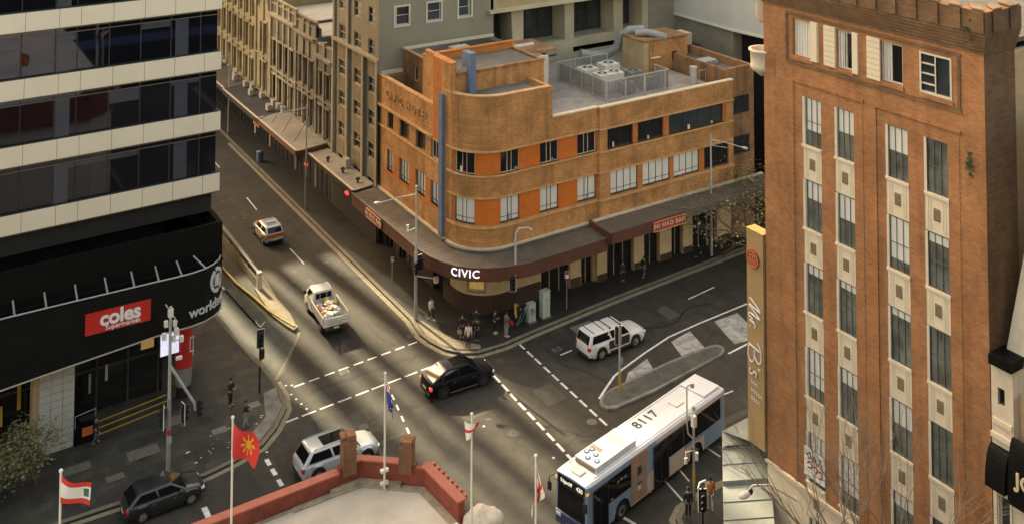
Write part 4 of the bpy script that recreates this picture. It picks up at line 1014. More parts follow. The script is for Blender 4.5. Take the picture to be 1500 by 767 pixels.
# entrance steps
def steps(label, x0, x1, y0, n_, rz, loc):
    t_ = thing('entrance_steps', label, 'steps', loc, rz, None)
    m_ = MB(); m2 = MB()
    for k_ in range(n_):
        m_.box(x0, x1, y0 + .42 * k_, y0 + .42 * n_ + .8, .16 * k_, .16 * (k_ + 1), 'plaza_paving'); m2.box(x0 + .02, x1 - .02, y0 + .42 * k_ - .003, y0 + .42 * k_ + .06, .16 * (k_ + 1) - .05, .16 * (k_ + 1) + .004, 'nosing_yellow')
    build('tread', m_, t_, local=True); build('nosing', m2, t_, local=True)
steps('three entrance steps with yellow nosings right of the white tiled pier', 0, 5.2, 0, 3, R(8), (12.6, 71.0, .15))
steps('wide flight of yellow nosed steps at the left behind the shrubby tree', 0, 12.0, 0, 6, R(6), (-2.6, 68.6, .15))
t_ = thing('step_wall', 'dark low wall with orange notice at the left end of the entrance steps', 'wall', (12.2, 71.3, .15)); m_ = MB(); m_.box(11.75, 12.9, 70.9, 71.5, .15, 1.15, 'podium_black'); build('wall', m_, t_); m_ = MB(); m_.box(12.2, 12.8, 70.86, 70.9, .6, 1.1, 'sticker_orange'); build('notice', m_, t_)
m_ = MB(); m_.tube([(11.8, 70.95, 1.15), (11.8, 70.95, 1.9), (13.0, 71.1, 1.95), (13.0, 71.1, 1.2)], .03, 'galvanised', 6); build('handrail', m_, t_)
# the red supermarket sign
sg = thing('supermarket_sign', 'red sign with big white letters coles and small Supermarket below, on the black fascia', 'sign', (13.8, 68.95, 7.5))
m_ = MB(); pbox(m_, FP, 51.95, 55.72, 7.5, 8.78, 0.01, .07, 'sign_red'); build('board', m_, sg)
build('lettering', text_mb('coles', 1.18, 'sign_white', pathfn(FP, 53.95, 8.27, .071), .04, bold=.035, spacing=.97), sg)
build('small_lettering', text_mb('Supermarket', .38, 'sign_white', pathfn(FP, 54.1, 7.72, .071), .03, bold=.004, spacing=1.02), sg)
sg = thing('worldsquare_sign', 'pale ring shaped emblem over the word worldsquare wrapping the fascia corner', 'sign', (19.6, 69.3, 7))
sW = find_s(FP, 18.05, 68.93)
build('lettering', text_mb('worldsquare', .84, 'logo_silver', pathfn(FP, sW, 7.22, .02), .05, bold=.016, spacing=1.0, align='LEFT'), sg)
sR = find_s(FP, 19.95, 69.62)
m_ = MB()
fn_ = pathfn(FP, sR, 8.62, .02)
vs = []; fs = []
for (t0, t1) in ((R(-62), R(108)), (R(118), R(288))):
    k0 = len(vs); nn = 18
    for i in range(nn + 1):
        t = t0 + (t1 - t0) * i / nn
        for r_ in (.56, .78):
            for w_ in (0, .08): vs.append(fn_(r_ * .78 * math.cos(t), r_ * math.sin(t), w_))
    for i in range(nn):
        k_ = k0 + 4 * i
        fs += [(k_ + 1, k_ + 3, k_ + 7, k_ + 5), (k_, k_ + 1, k_ + 5, k_ + 4), (k_ + 2, k_ + 6, k_ + 7, k_ + 3)]
m_.add(vs, fs, 'logo_silver')
vs = [fn_(a * .24, b * .34, w_) for w_ in (0, .08) for a, b in ((-1, -1), (1, -1), (1, 1), (-1, 1))]
m_.add(vs, [(4, 5, 6, 7), (0, 1, 5, 4), (1, 2, 6, 5), (2, 3, 7, 6), (3, 0, 4, 7)], 'logo_silver')
build('emblem', m_, sg)

# ramp barrier by the car park entrance
rb_ = thing('ramp_barrier', 'concrete ramp wall with shiny steel top rail and cream end post beside the driveway', 'barrier', (27.9, 92, 0))
m_ = MB(); m_.add([(27.55, 84.6, 0), (27.75, 84.6, 0), (27.75, 120, 0), (27.55, 120, 0), (27.55, 84.6, .75), (27.75, 84.6, .75), (27.75, 120, .75), (27.55, 120, .75)], [(0, 3, 2, 1), (4, 5, 6, 7), (0, 1, 5, 4), (1, 2, 6, 5), (2, 3, 7, 6), (3, 0, 4, 7)], 'concrete_dark'); build('wall', m_, rb_)
m_ = MB(); m_.box(27.6, 27.64, 84.8, 120, .75, 1.25, 'window_grey'); build('glass_panel', m_, rb_)
m_ = MB(); m_.box(27.54, 27.72, 84.6, 120, 1.26, 1.33, 'rim'); build('top_rail', m_, rb_)
for k_ in range(14): m_ = MB(); m_.box(27.56, 27.68, 84.75 + 2.5 * k_, 84.85 + 2.5 * k_, .75, 1.26, 'galvanised'); build('post', m_, rb_)
m_ = MB(); m_.box(27.45, 27.8, 84.2, 84.6, 0, 1.45, 'cream_stone'); build('end_post', m_, rb_)
yk = thing('yellow_kerb', 'low curving kerb painted yellow along the car park ramp', 'kerb', (27, 82, 0))
m_ = MB(); yp = Path([(27.95, 77.0), (27.6, 78.2), (27.1, 80.2), (26.75, 83.2), (26.3, 86.0), (26.1, 90), (26.0, 98)]); pbox(m_, yp, 0, yp.L, 0, .28, -.08, .08, 'kerb_yellow'); build('kerb', m_, yk)
m_ = MB(); m_.prism([(28.2, 76.9), (27.75, 76.6), (27.5, 77.4), (27.1, 79.5), (27.3, 84.5), (27.5, 84.5), (28.0, 79)], 0, .2, 'ramp_concrete'); build('nose', m_, yk)
m_ = MB(); m_.box(23.5, 25.2, 88.5, 90.5, 0, .3, 'tile_white')
for i in range(6): m_.box(23.5, 25.2, 88.55 + .32 * i, 88.62 + .32 * i, .3, .31, 'panel_joint')
t_ = build('traffic_grating', m_); tagit(t_, 'white ribbed panel lying beside the yellow kerb behind the fascia', 'grating')

# ================================================================== GREY BUILDING BEHIND THE HOTEL
gb = thing('grey_building', 'tall grey rendered block with pale framed windows rising behind the brick hotel', 'building', (45, 92, 0))
GW = Path([(39, 97.2), (39, 86.7), (50.9, 86.7), (50.9, 89)])
cols = [(96.0, 94.45), (92.3, 90.65), (88.95, 87.5)]
rows = [5.5 - 1.6, 8.5 - 1.5, 11.46 - 1.55, 14.4 - 1.55, 17.6 - 1.4, 20.6 - 1.5, 23.6 - 1.5, 26.6 - 1.5]
holes = [(97.2 - a, 97.2 - b, z, z + 1.5) for a, b in cols for z in rows]
sw = [(40.62, 41.98), (43.85, 45.25), (47.1, 48.45)]
holes2 = [(10.5 + a - 39, 10.5 + b - 39, z, z + 1.65) for a, b in sw for z in (19.0, 22.6, 26.2)]
m_ = MB(); pwall(m_, GW, 0, 10.5, 0, 31, -.35, 0, 'grey_building', holes); pwall(m_, GW, 10.5, GW.L, 12.5, 31, -.35, 0, 'grey_building', holes2)
m_.box(39.36, 50.5, 87.06, 97.1, 30.5, 31, 'grey_building'); m_.box(39.4, 50.5, 87.3, 97, 0, 30.4, 'interior_dark'); m_.box(38.9, 38.99, 86.75, 97.1, .15, 4.6, 'awning_shade'); build('wall', m_, gb)  # black street level strip in place of awning shade
m_ = MB()
for y in (97.0, 93.55, 89.95, 86.95): pbox(m_, GW, 97.2 - y - .25 + .05, 97.2 - y + .2, 3.5, 16.0, 0, .28, 'grey_pilaster')
pbox(m_, GW, 0, 10.5, 16.0, 16.25, 0, .34, 'grey_pilaster'); pbox(m_, GW, 3.35, 3.8, 16.25, 31, 0, .2, 'grey_pilaster'); pbox(m_, GW, 0, .35, 16.25, 31, 0, .2, 'grey_pilaster')
pieces('pilaster', m_, gb)
m_ = MB()
for a, b in cols:
    for z in rows[:-1]: pbox(m_, GW, 97.2 - a - .1, 97.2 - b + .1, z + 1.6, min(z + 2.9, 16.0) if z < 14 else z + 1.61, 0, .012, 'facade_brown')
pieces('spandrel', m_, gb)
for a, b in cols:
    for z in rows: window(gb, GW, 97.2 - a, 97.2 - b, z, z + 1.5, -.2, 'window_grey', 'grey_pilaster', .1, (), (.5,), depth=.14)
for h in holes2[:9]:
    w_ = window(gb, GW, h[0], h[1], h[2], h[3], -.25, 'window_grey', 'window_frame_pale', .07, (), (.52,), name='window')
    m_ = MB(); pbox(m_, GW, h[0] - .14, h[1] + .14, h[2] - .15, h[2], -.05, .05, 'window_frame_pale'); pbox(m_, GW, h[0] - .14, h[1] + .14, h[3], h[3] + .14, -.05, .05, 'window_frame_pale'); pbox(m_, GW, h[0] - .14, h[0], h[2], h[3], -.05, .05, 'window_frame_pale'); pbox(m_, GW, h[1], h[1] + .14, h[2], h[3], -.05, .05, 'window_frame_pale'); build('surround', m_, w_)
    m_ = MB(); pbox(m_, GW, h[0] + .07, h[1] - .07, h[2] + .07, h[2] + .82, -.21, -.19, 'column_glass'); build('lower_pane', m_, w_)

# ================================================================== OLD SHOP ROW ALONG THE NARROW STREET
def old_house(name, label, y0, y1, top, m, mt, cols_, rows_, arch=False, bal=True, cat='shop building', x=39.0, roofm='flat_roof', depth=12):
    """y0 > y1 : walking south along the street front"""
    t_ = thing(name, label, cat, (x + 4, (y0 + y1) / 2, 0))
    P_ = Path([(x, y0), (x, y1)]); L = P_.L
    hs = []
    for a, b in cols_:
        for z0, z1 in rows_: hs.append((a, b, z0, z1))
    w_ = MB(); pwall(w_, P_, 0, L, 0.1, top, -.5, 0, m, hs); w_.box(x + .5, x + depth, y1 + .01, y0 - .01, 0.1, top - .9, m); w_.box(x + .52, x + depth - .2, y1 + .05, y0 - .05, top - .9, top - .82, roofm); build('wall', w_, t_)
    tr = MB()
    for z0, z1 in rows_: pbox(tr, P_, 0, L, z0 - .38, z0 - .2, 0, .16, mt)
    pbox(tr, P_, 0, L, top - 1.35, top - 1.1, 0, .32, mt); pbox(tr, P_, 0, L, top - 1.1, top - .98, 0, .48, mt); pbox(tr, P_, 0, L, top, top + .12, -.35, .12, mt)
    for q in range(int(L / .45)): pbox(tr, P_, .1 + q * .45, .26 + q * .45, top - 1.55, top - 1.35, 0, .22, mt)
    build('cornice', tr, t_)
    pl = MB()
    xs = [0.0] + [(cols_[i][1] + cols_[i + 1][0]) / 2 for i in range(len(cols_) - 1)] + [L]
    for q in xs:
        a = max(0, q - .18); b = min(L, q + .18); pbox(pl, P_, a, b, 4.2, top - 1.55, 0, .17, mt); pbox(pl, P_, max(0, a - .05), min(L, b + .05), top - .95, top + .45, -.2, .16, mt)
    for a, b in cols_:
        for z0, z1 in rows_: pbox(pl, P_, a - .12, a, z0 - .05, z1 + .1, 0, .08, mt); pbox(pl, P_, b, b + .12, z0 - .05, z1 + .1, 0, .08, mt); pbox(pl, P_, a - .2, b + .2, z1 + .1, z1 + .28, 0, .2, mt)
    if bal:
        for q in range(int(L / .3)): pbox(pl, P_, .1 + q * .3, .2 + q * .3, top + .12, top + .55, -.12, -.02, mt)
        pbox(pl, P_, 0, L, top + .55, top + .66, -.2, .06, mt)
    build('pilaster', pl, t_)
    for h in hs: window(t_, P_, *h, -.35, 'window_dark', 'window_frame_dark' if random.random() < .6 else 'window_frame_pale', .07, (.5,) if h[1] - h[0] > 1.1 else (), (.55,))
    if arch:
        a_ = MB(); cz = top - 3.0; cs = L / 2; n_ = 14; r_ = L * .36; vs = []; fs = []
        for k_ in range(n_ + 1):
            t = PI * k_ / n_
            for rr_ in (r_, r_ + .55):
                for o_ in (0.02, .38):
                    q = P_.at(min(L, max(0, cs - rr_ * math.cos(t))), o_); vs.append((q.x, q.y, cz + rr_ * math.sin(t)))
        for k_ in range(n_):
            b = 4 * k_; fs += [(b + 1, b + 5, b + 7, b + 3), (b, b + 4, b + 5, b + 1), (b + 2, b + 3, b + 7, b + 6)]
        a_.add(vs, fs, mt); build('arch', a_, t_)
    s_ = MB(); pbox(s_, P_, .3, L - .3, .15, 3.3, -.02, .02, 'window_dark')
    for q in range(int(L / 1.3)): pbox(s_, P_, .4 + 1.3 * q, .48 + 1.3 * q, .15, 3.3, .02, .07, 'window_frame_dark')
    build('shopfront', s_, t_)
    return t_
old_house('terrace_shop', 'narrow dark grey Victorian shop beside the tall grey block', 101.8, 97.25, 14.6, 'facade_dark', 'facade_grey', [(.9, 1.7), (2.7, 3.6)], [(5.8, 8.6), (9.6, 12.0)], bal=False)
old_house('terrace_shop', 'grey brown Victorian shop with deep cornice and tall dark windows', 107.7, 101.85, 15.9, 'facade_grey', 'facade_grey', [(.8, 1.8), (2.5, 3.4), (4.2, 5.1)], [(5.9, 8.6), (9.6, 12.4)])
old_house('terrace_shop', 'stained cream and grey Victorian shop in the middle of the old row', 115.9, 107.75, 16.2, 'facade_dark', 'facade_cream', [(.8, 1.8), (2.8, 3.8), (4.7, 5.6), (6.5, 7.4)], [(5.8, 8.4), (9.4, 12.2)])
old_house('arched_building', 'yellow cream building with a tall round arch in its street front', 121.2, 115.95, 18.2, 'facade_yellow', 'facade_cream', [(1.5, 2.4), (2.9, 3.8)], [(5.8, 9.0), (10.0, 13.4)], arch=True, bal=False)
old_house('ornate_building', 'ornate cream Victorian building, farthest seen before the glass tower', 140, 121.25, 19.5, 'facade_cream', 'facade_yellow', [(1 + 2.3 * i, 2.0 + 2.3 * i) for i in range(8)], [(5.8, 8.4), (9.5, 12.3), (13.4, 16.0)])
old_house('ornate_building', 'cream building beyond the ornate one at the street bend', 170, 140.05, 21, 'facade_grey', 'facade_cream', [(1 + 3 * i, 2.2 + 3 * i) for i in range(9)], [(5.8, 8.4), (9.5, 12.3), (13.4, 16.0)])
# rooftop clutter on the old row
for x_, y_, z_, l_ in ((44.5, 104.5, 15.1, 'small brown chimney stack with two pots behind the old shop row'),):
    t_ = thing('chimney', l_, 'chimney', (x_, y_, z_)); m_ = MB(); m_.box(x_ - .6, x_ + .6, y_ - .4, y_ + .4, z_ - .1, z_ + 1.7, 'facade_brown'); m_.box(x_ - .7, x_ + .7, y_ - .5, y_ + .5, z_ + 1.7, z_ + 1.85, 'facade_brown'); build('stack', m_, t_)
    for dx in (-.3, .3): m_ = MB(); m_.cyl(x_ + dx, y_, z_ + 1.85, z_ + 2.4, .16, 'bark', 10, .12); build('pot', m_, t_)
m_ = MB(); m_.add([(39.6, 97.4, 13.8), (50, 97.4, 13.8), (50, 101.6, 13.8), (39.6, 101.6, 13.8), (42, 99.5, 15.2), (50, 99.5, 15.2)], [(0, 1, 5, 4), (3, 4, 5, 2), (0, 4, 3), (1, 2, 5), (0, 3, 2, 1)], 'facade_brown'); t_ = build('hip_roof', m_); tagit(t_, 'brown hipped roof on the narrow dark shop', 'roof')

# street awnings
def awning(label, y0, y1, xo, zo, zi, m, fm='maroon_fascia', fd=.5, stays=0, xi=38.9, edge='coping_pale'):
    t_ = thing('street_awning', label, 'awning', (37.5, (y0 + y1) / 2, zo))
    m_ = MB(); m_.add([(xo, y1, zo), (xo, y0, zo), (xi, y0, zi), (xi, y1, zi), (xo, y1, zo - .12), (xo, y0, zo - .12), (xi, y0, zi - .12), (xi, y1, zi - .12)], [(0, 3, 2, 1), (4, 5, 6, 7), (0, 1, 5, 4), (1, 2, 6, 5), (2, 3, 7, 6), (3, 0, 4, 7)], m); build('roof', m_, t_)
    m_ = MB(); m_.box(xo - .1, xo, y1, y0, zo - fd, zo + .04, fm); m_.box(xo, xi, y1 - .06, y1, zo - fd, zo - .02, fm); build('fascia', m_, t_)
    m_ = MB(); m_.box(xo - .14, xo + .08, y1, y0, zo + .04, zo + .09, edge); build('gutter', m_, t_)
    if stays:
        m_ = MB()
        for i in range(stays): y = y1 + (y0 - y1) * (i + .7) / (stays + .4); m_.tube([(xo + .6, y, zo + .1), (39, y + .6, zo + 3.2)], .03, 'black_metal', 5)
        build('stay', m_, t_)
    m_ = MB()
    y = y1 + .5
    while y < y0: m_.box(xo, xi, y, y + .05, zo + (zi - zo) * .5 - .02 - abs(zi - zo) / 2 + .02, zo + .03, m) if abs(zi - zo) < .01 else m_.tube([(xo, y, zo + .01), (xi, y, zi + .01)], .02, m, 4); y += .6
    build('seam', m_, t_)
    return t_
awning('pale metal awning under the pilastered grey block, next to the hotel awning', 98.3, 87.3, 36.95, 4.95, 5.15, 'awning_pale', 'black_metal', .35)
awning('broad pale awning with black stays and a bright gutter, in front of the old shops', 110.0, 98.5, 35.75, 5.35, 5.6, 'awning_pale', 'maroon_fascia', .5, 3)
awning('dark green grey awning carrying many air conditioner boxes', 123.0, 110.2, 35.75, 5.3, 5.5, 'awning_dark', 'black_metal', .5)
awning('brownish awning farthest up the narrow street', 150.0, 123.2, 35.9, 5.3, 5.5, 'awning_metal', 'black_metal', .5)
for i, (x_, y_, l_) in enumerate(((38.2, 133.0, 'farthest box of the row, under the ornate building'), (38.2, 126.8, 'box between the ornate front and the arched building'), (37.7, 125.3, 'low box near the awning joint'), (38.0, 122.0, 'box below the arched building'), (38.3, 120.4, 'larger box right below the arch'), (37.5, 118.4, 'outer of two boxes below the arch'), (38.2, 116.6, 'inner of two boxes below the arch'), (37.4, 111.9, 'front box of the nearer cluster'), (38.4, 113.2, 'rear box of the nearer cluster'), (38.4, 111.6, 'middle box of the nearer cluster'), (38.5, 110.4, 'box nearest the pale awning'))):
    ac_unit('air_conditioner', x_, y_, 5.45, .8, .38, .68, 'white air conditioner on the dark awning, ' + l_, R(90), 'air conditioners on the street awnings', m='ac_beige', fan='side')
ac_unit('air_conditioner', 38.45, 92.6, 5.1, .9, .4, .85, 'lone white air conditioner on the pale awning beside the pilasters', R(90), 'air conditioners on the street awnings', m='ac_beige', fan='side')
for i, (x_, y_, l_) in enumerate(((37.6, 95.0, 'farthest'), (37.7, 91.6, 'middle'), (37.9, 88.6, 'nearest'))):
    t_ = thing('roof_vent', 'small dark cowl vent on the pale awning, %s of the three' % l_, 'vent', (x_, y_, 5.0), 0, 'cowl vents on the awning'); m_ = MB(); m_.cyl(0, 0, 0, .35, .1, 'iron_cover', 8); build('stem', m_, t_, local=True); m_ = MB(); m_.lathe((0, 0, .35), [(.2, 0), (.22, .08), (.05, .2)], 'iron_cover', 10); build('cowl', m_, t_, local=True)
for label, x_, y_, z_ in (('small red lit sign box under the broad pale awning', 36.4, 97.6, 4.1), ('small glowing red lamp at the end of the pale awning beside the hotel', 36.7, 88.2, 4.4)):
    t_ = thing('neon_sign', label, 'sign', (x_, y_, z_)); m_ = MB(); m_.box(-.08, .08, -.3, .3, 0, .2, 'neon_red'); build('tube', m_, t_, local=True); m_ = MB(); m_.box(.08, .14, -.4, .4, -.05, .3, 'black_metal'); build('backing', m_, t_, local=True)
t_ = thing('orange_sign', 'orange sign board hanging from the dark street awning', 'sign', (36.0, 111.5, 4.2)); m_ = MB(); m_.box(-.06, .06, -1.0, 1.0, 0, .55, 'car_orange'); build('board', m_, t_, local=True); m_ = MB(); m_.box(-.02, .02, -.9, -.8, .55, .8, 'black_metal'); m_.box(-.02, .02, .8, .9, .55, .8, 'black_metal'); build('hanger', m_, t_, local=True)
t_ = thing('litter_bin', 'blue bin on the shaded footpath of the narrow street', 'bin', (36.6, 112.0, .15)); m_ = MB(); m_.cyl(0, 0, 0, 1.0, .32, 'blue_paint', 14, .38); build('body', m_, t_, local=True); m_ = MB(); m_.lathe((0, 0, 1.0), [(.42, 0), (.4, .08), (.2, .16)], 'blue_paint', 14); build('lid', m_, t_, local=True)

# ================================================================== CONCRETE BLOCK AND PALE CLADDING BEHIND
cb_ = thing('concrete_block', 'tan concrete building with big dark recessed bays above the hotel roof', 'building', (62, 95, 0))
CP = Path([(50.9, 88), (75.2, 88)])
m_ = MB(); pbox(m_, CP, 0, CP.L, 0, 13.4, -.5, 0, 'concrete_tan'); 
pwall(m_, CP, 0, 20.0, 13.4, 14.85, -.5, 0, 'concrete_tan', [(10.2, 15.9, 12.75 + .65, 13.65 + .35), (6.5, 8.2, 13.4, 13.6)])
pbox(m_, CP, 20.0, CP.L, 13.4, 31, -.5, 0.0, 'concrete_dark'); pbox(m_, CP, 0, 20, 18.9, 19.6, -.5, 0.1, 'concrete_tan'); pbox(m_, CP, 0, 20, 19.6, 31, -.5, 0, 'concrete_tan')
m_.box(50.9, 76, 90.8, 110, 0, 31, 'window_grey'); build('wall', m_, cb_)
for s0, s1, tp in ((3.0, 4.2, .5), (9.2, 10.3, .1), (15.4, 16.6, .1), (19.2, 20.0, .0)):
    m_ = MB(); vs = []
    for z, e in ((14.85, 0), (18.9, tp * .5)):
        for a, b in ((s0 - e, .02), (s1, .02), (s1, -2.6), (s0 - e, -2.6)):
            q = CP.at(a, b); vs.append((q.x, q.y, z))
    m_.add(vs, [(0, 3, 2, 1), (4, 5, 6, 7), (0, 1, 5, 4), (1, 2, 6, 5), (2, 3, 7, 6), (3, 0, 4, 7)], 'concrete_tan'); build('column', m_, cb_)
m_ = MB(); m_.box(50.95, 75, 88.6, 90.8, 14.7, 14.85, 'concrete_dark'); build('ledge', m_, cb_)
for s0, s1 in ((.3, 3.0), (4.2, 9.2), (10.3, 15.4), (16.6, 19.2)):
    window(cb_, CP, s0, s1, 14.86, 18.88, -2.4, 'window_grey', 'window_frame_dark', .08, (.33, .66), (), depth=.1)
m_ = MB(); m_.box(50.2, 77, 86.2, 88.0, 18.95, 19.25, 'concrete_tan'); m_.box(50.6, 77, 86.7, 88, 19.25, 20.3, 'facade_yellow'); m_.box(56.5, 77, 86.65, 86.7, 19.5, 20.3, 'window_grey'); build('balcony_slab', m_, cb_)
m_ = MB(); m_.box(50.9, 53.5, 86.9, 87.9, 14.0, 15.6, 'grey_building'); m_.box(52.6, 56, 86.9, 87.6, 13.6, 14.5, 'concrete_tan'); m_.box(54.2, 54.5, 86.6, 87.6, 14.5, 15.0, 'stone_white'); build('low_wall', m_, cb_)
pcb = thing('pale_clad_building', 'building with smooth white upper cladding over grey concrete, right of the tan block', 'building', (82, 80, 0))
QP = Path([(74.6, 88.0), (74.6, 79.0)] + [(74.6 + 1.2 * math.sin(R(a)), 79.0 - 14 * (a / 90)) for a in (20, 40, 60, 80, 90)])
m_ = MB(); pbox(m_, QP, 0, QP.L, 15.85, 31, -.5, 0.05, 'white_cladding'); build('cladding', m_, pcb)
m_ = MB(); pbox(m_, QP, 0, QP.L, 15.65, 15.85, -.5, .15, 'stone_white'); build('cladding_edge', m_, pcb)
m_ = MB(); m_.box(74.75, 76, 79.0, 88.0, 0, 15.6, 'concrete_dark'); m_.box(76, 86, 60, 88, 0, 15.6, 'interior_dark'); m_.box(75.1, 90, 50, 88, 16, 31, 'concrete_dark'); build('lower_wall', m_, pcb)
t_ = thing('roof_walkway', 'thin railed steel walkway by the concrete wall behind the roof room', 'walkway', (70, 84, 13)); m_ = MB(); m_.box(67.5, 73.5, 82.5, 84, 13.6, 13.75, 'iron_cover'); build('deck', m_, t_)
m_ = MB()
for i in range(5): m_.tube([(67.6 + 1.45 * i, 82.6, 13.75), (67.6 + 1.45 * i, 82.6, 14.9)], .03, 'mesh_grey', 5)
for z in (14.3, 14.9): m_.tube([(67.6, 82.6, z), (73.4, 82.6, z)], .03, 'mesh_grey', 5)
build('rail', m_, t_)

# ================================================================== TALL RED BRICK BUILDING ON THE RIGHT
mb_ = thing('brick_tower', 'tall red brick building with cream spandrels between columns of sash windows', 'building', (48, 34, 0))
MP = Path([(58, 40.45), (40.5, 40.45), (40.5, 27.35), (42.75, 27.35)])
S0 = 17.5 + 40.45                       # s = S0 - Y on the west face
def sy(y): return S0 - y
colsM = [(37.74, 36.52), (35.64, 34.45), (32.58, 31.32), (30.47, 29.22)]
rowsM = [22.58 - 4.15 * k_ for k_ in range(6)]
hl_ = []
for a, b in colsM: hl_.append((sy(a), sy(b), 1.5 if False else 3.6, 24.99))
att = [(38.38, 37.02), (35.46, 34.42), (32.78, 31.55), (30.63, 28.96)]
for a, b in att: hl_.append((sy(a), sy(b), 26.92, 28.80))
m_ = MB(); pwall(m_, MP, 17.5, 17.5 + 13.1, 5.5, 29.3, -.45, 0, 'red_brick', hl_)
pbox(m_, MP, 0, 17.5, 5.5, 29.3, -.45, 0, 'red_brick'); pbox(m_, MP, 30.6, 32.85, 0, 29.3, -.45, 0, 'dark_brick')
build('brick_wall', m_, mb_)
m_ = MB(); pbox(m_, MP, 0, 17.5, 0, 5.5, -.45, 0, 'cream_stone'); pwall(m_, MP, 17.5, 30.6, 0, 5.5, -.45, 0, 'cream_stone', [(sy(a), sy(b), 3.6, 5.5) for a, b in colsM] + [(sy(a), sy(b), .2, 2.6) for a, b in ((39, 36.5), (35.6, 31.5), (30.6, 28))]); m_.box(40.51, 40.6, 27.4, 40.4, 0, .2, 'cream_stone'); build('stone_base', m_, mb_)
m_ = MB(); m_.box(42.75, 60, 27.6, 28.0, 0, 29.0, 'beige_wall'); build('rendered_wall', m_, mb_)
m_ = MB(); m_.box(41.3, 59, 28.0, 40.0, .3, 29.0, 'interior_dark'); m_.box(41.0, 59, 27.85, 40.0, 29.3, 29.5, 'roof_dark'); build('core', m_, mb_)
# brick relief: stepped frames round each pair and round the attic row
m_ = MB()
for (a, b) in ((38.15, 34.1), (32.95, 28.85)):
    for e, o_ in ((0.0, .05),):
        pbox(m_, MP, sy(a) - .28, sy(a) - .14, 5.5, 25.62, 0, .06, 'red_brick'); pbox(m_, MP, sy(b) + .14, sy(b) + .2, 5.5, 25.62, 0, .02, 'red_brick'); pbox(m_, MP, sy(a) - .28, sy(b) + .28, 25.62, 25.76, 0, .07, 'red_brick')
pbox(m_, MP, sy(38.75), sy(28.5), 28.98, 29.12, 0, .06, 'dark_brick'); pbox(m_, MP, sy(38.75), sy(28.5), 26.5, 26.66, 0, .06, 'dark_brick')
pbox(m_, MP, sy(38.8), sy(38.66), 26.66, 28.98, 0, .06, 'dark_brick'); pbox(m_, MP, sy(28.7), sy(28.55), 26.66, 28.98, 0, .06, 'dark_brick')
for a, b in att: pbox(m_, MP, sy(a) - .05, sy(b) + .05, 26.74, 26.92, 0, .07, 'red_brick')
build('brick_moulding', m_, mb_)
m_ = MB()
for k_ in range(6): pbox(m_, MP, 0, MP.L, 29.3 + .16 * k_, 29.3 + .16 * k_ + .16, -.3, .06 + .055 * k_, 'dark_brick')
pbox(m_, MP, 0, MP.L, 30.26, 31.18, -.3, .36, 'dark_brick')
s_ = .3
while s_ < 32.3:
    if not 17.2 < s_ < 17.6 and not 30.2 < s_ < 30.7: pbox(m_, MP, s_, s_ + .5, 30.3, 31.28, -.3, .44, 'dark_brick')
    s_ += 1.06
build('cornice', m_, mb_)
m_ = MB()
s_ = .3
while s_ < 32.3:
    pbox(m_, MP, s_ - .03, s_ + .53, 31.28, 31.34, -.34, .47, 'hotel_brick_dark'); s_ += 1.06
pbox(m_, MP, 0, MP.L, 31.18, 31.22, -.32, .38, 'hotel_brick_dark')
build('parapet_cap', m_, mb_)
# spandrels and windows
blinds = {(0, 3): .25, (1, 3): .7, (1, 5): .5, (0, 5): .4, (2, 4): .75, (0, 0): .32, (1, 0): .52, (2, 0): .52, (1, 1): .5, (0, 1): .62, (2, 1): .2, (3, 1): .82, (0, 2): .8, (2, 3): .55, (0, 4): .65, (1, 4): .3, (2, 5): .4, (1, 2): .85, (2, 2): .85}
for ci, (a, b) in enumerate(colsM):
    for ri, z in enumerate(rowsM):
        z1 = z + 2.41
        if z < 0.5: continue
        zsp0 = z - 1.72; zsp1 = z - .12
        if zsp0 > 3.6:
            sp = MB(); pbox(sp, MP, sy(a), sy(b), zsp0, zsp1, -.35, -.02, 'spandrel_cream'); pbox(sp, MP, sy(a) - .02, sy(b) + .02, zsp1, z, -.3, .06, 'spandrel_cream'); 
            L_ = a - b
            for q in (.14, .24, .76, .86): pbox(sp, MP, sy(a) + L_ * q - .012, sy(a) + L_ * q + .012, zsp0 + .08, zsp1 - .08, -.02, .0, 'spandrel_cream')
            o_ = build('spandrel', sp, mb_)
            vt = MB(); mid = (sy(a) + sy(b)) / 2; pbox(vt, MP, mid - .17, mid + .17, zsp0 + .55, zsp1 - .5, -.02, .01, 'vent_grille')
            for q in range(4): pbox(vt, MP, mid - .15, mid + .15, zsp0 + .6 + q * .12, zsp0 + .63 + q * .12, .01, .02, 'panel_joint')
            build('vent', vt, o_)
        bl = ('white_blind', blinds[(ci, ri)]) if (ci, ri) in blinds else None
        if bl: bl = ('white_blind', 1 - (1 - bl[1]) if False else bl[1])
        if ci == 3 and ri == 0 or (ci, ri) in ((3, 2), (3, 3), (3, 4)):
            window(mb_, MP, sy(a) + .14, sy(b), z, z1, -.13, 'sash_glass', 'sash_frame', .05, (.33, .66), (.5,))
        else:
            window(mb_, MP, sy(a) + .14, sy(b), z, z1, -.13, 'sash_glass', 'sash_frame', .045, (.33, .66), (.5,), blind=bl)
        j = MB(); pbox(j, MP, sy(a), sy(a) + .14, z, z1 - .02, -.3, .01, 'window_frame_pale'); build('jamb', j, mb_)
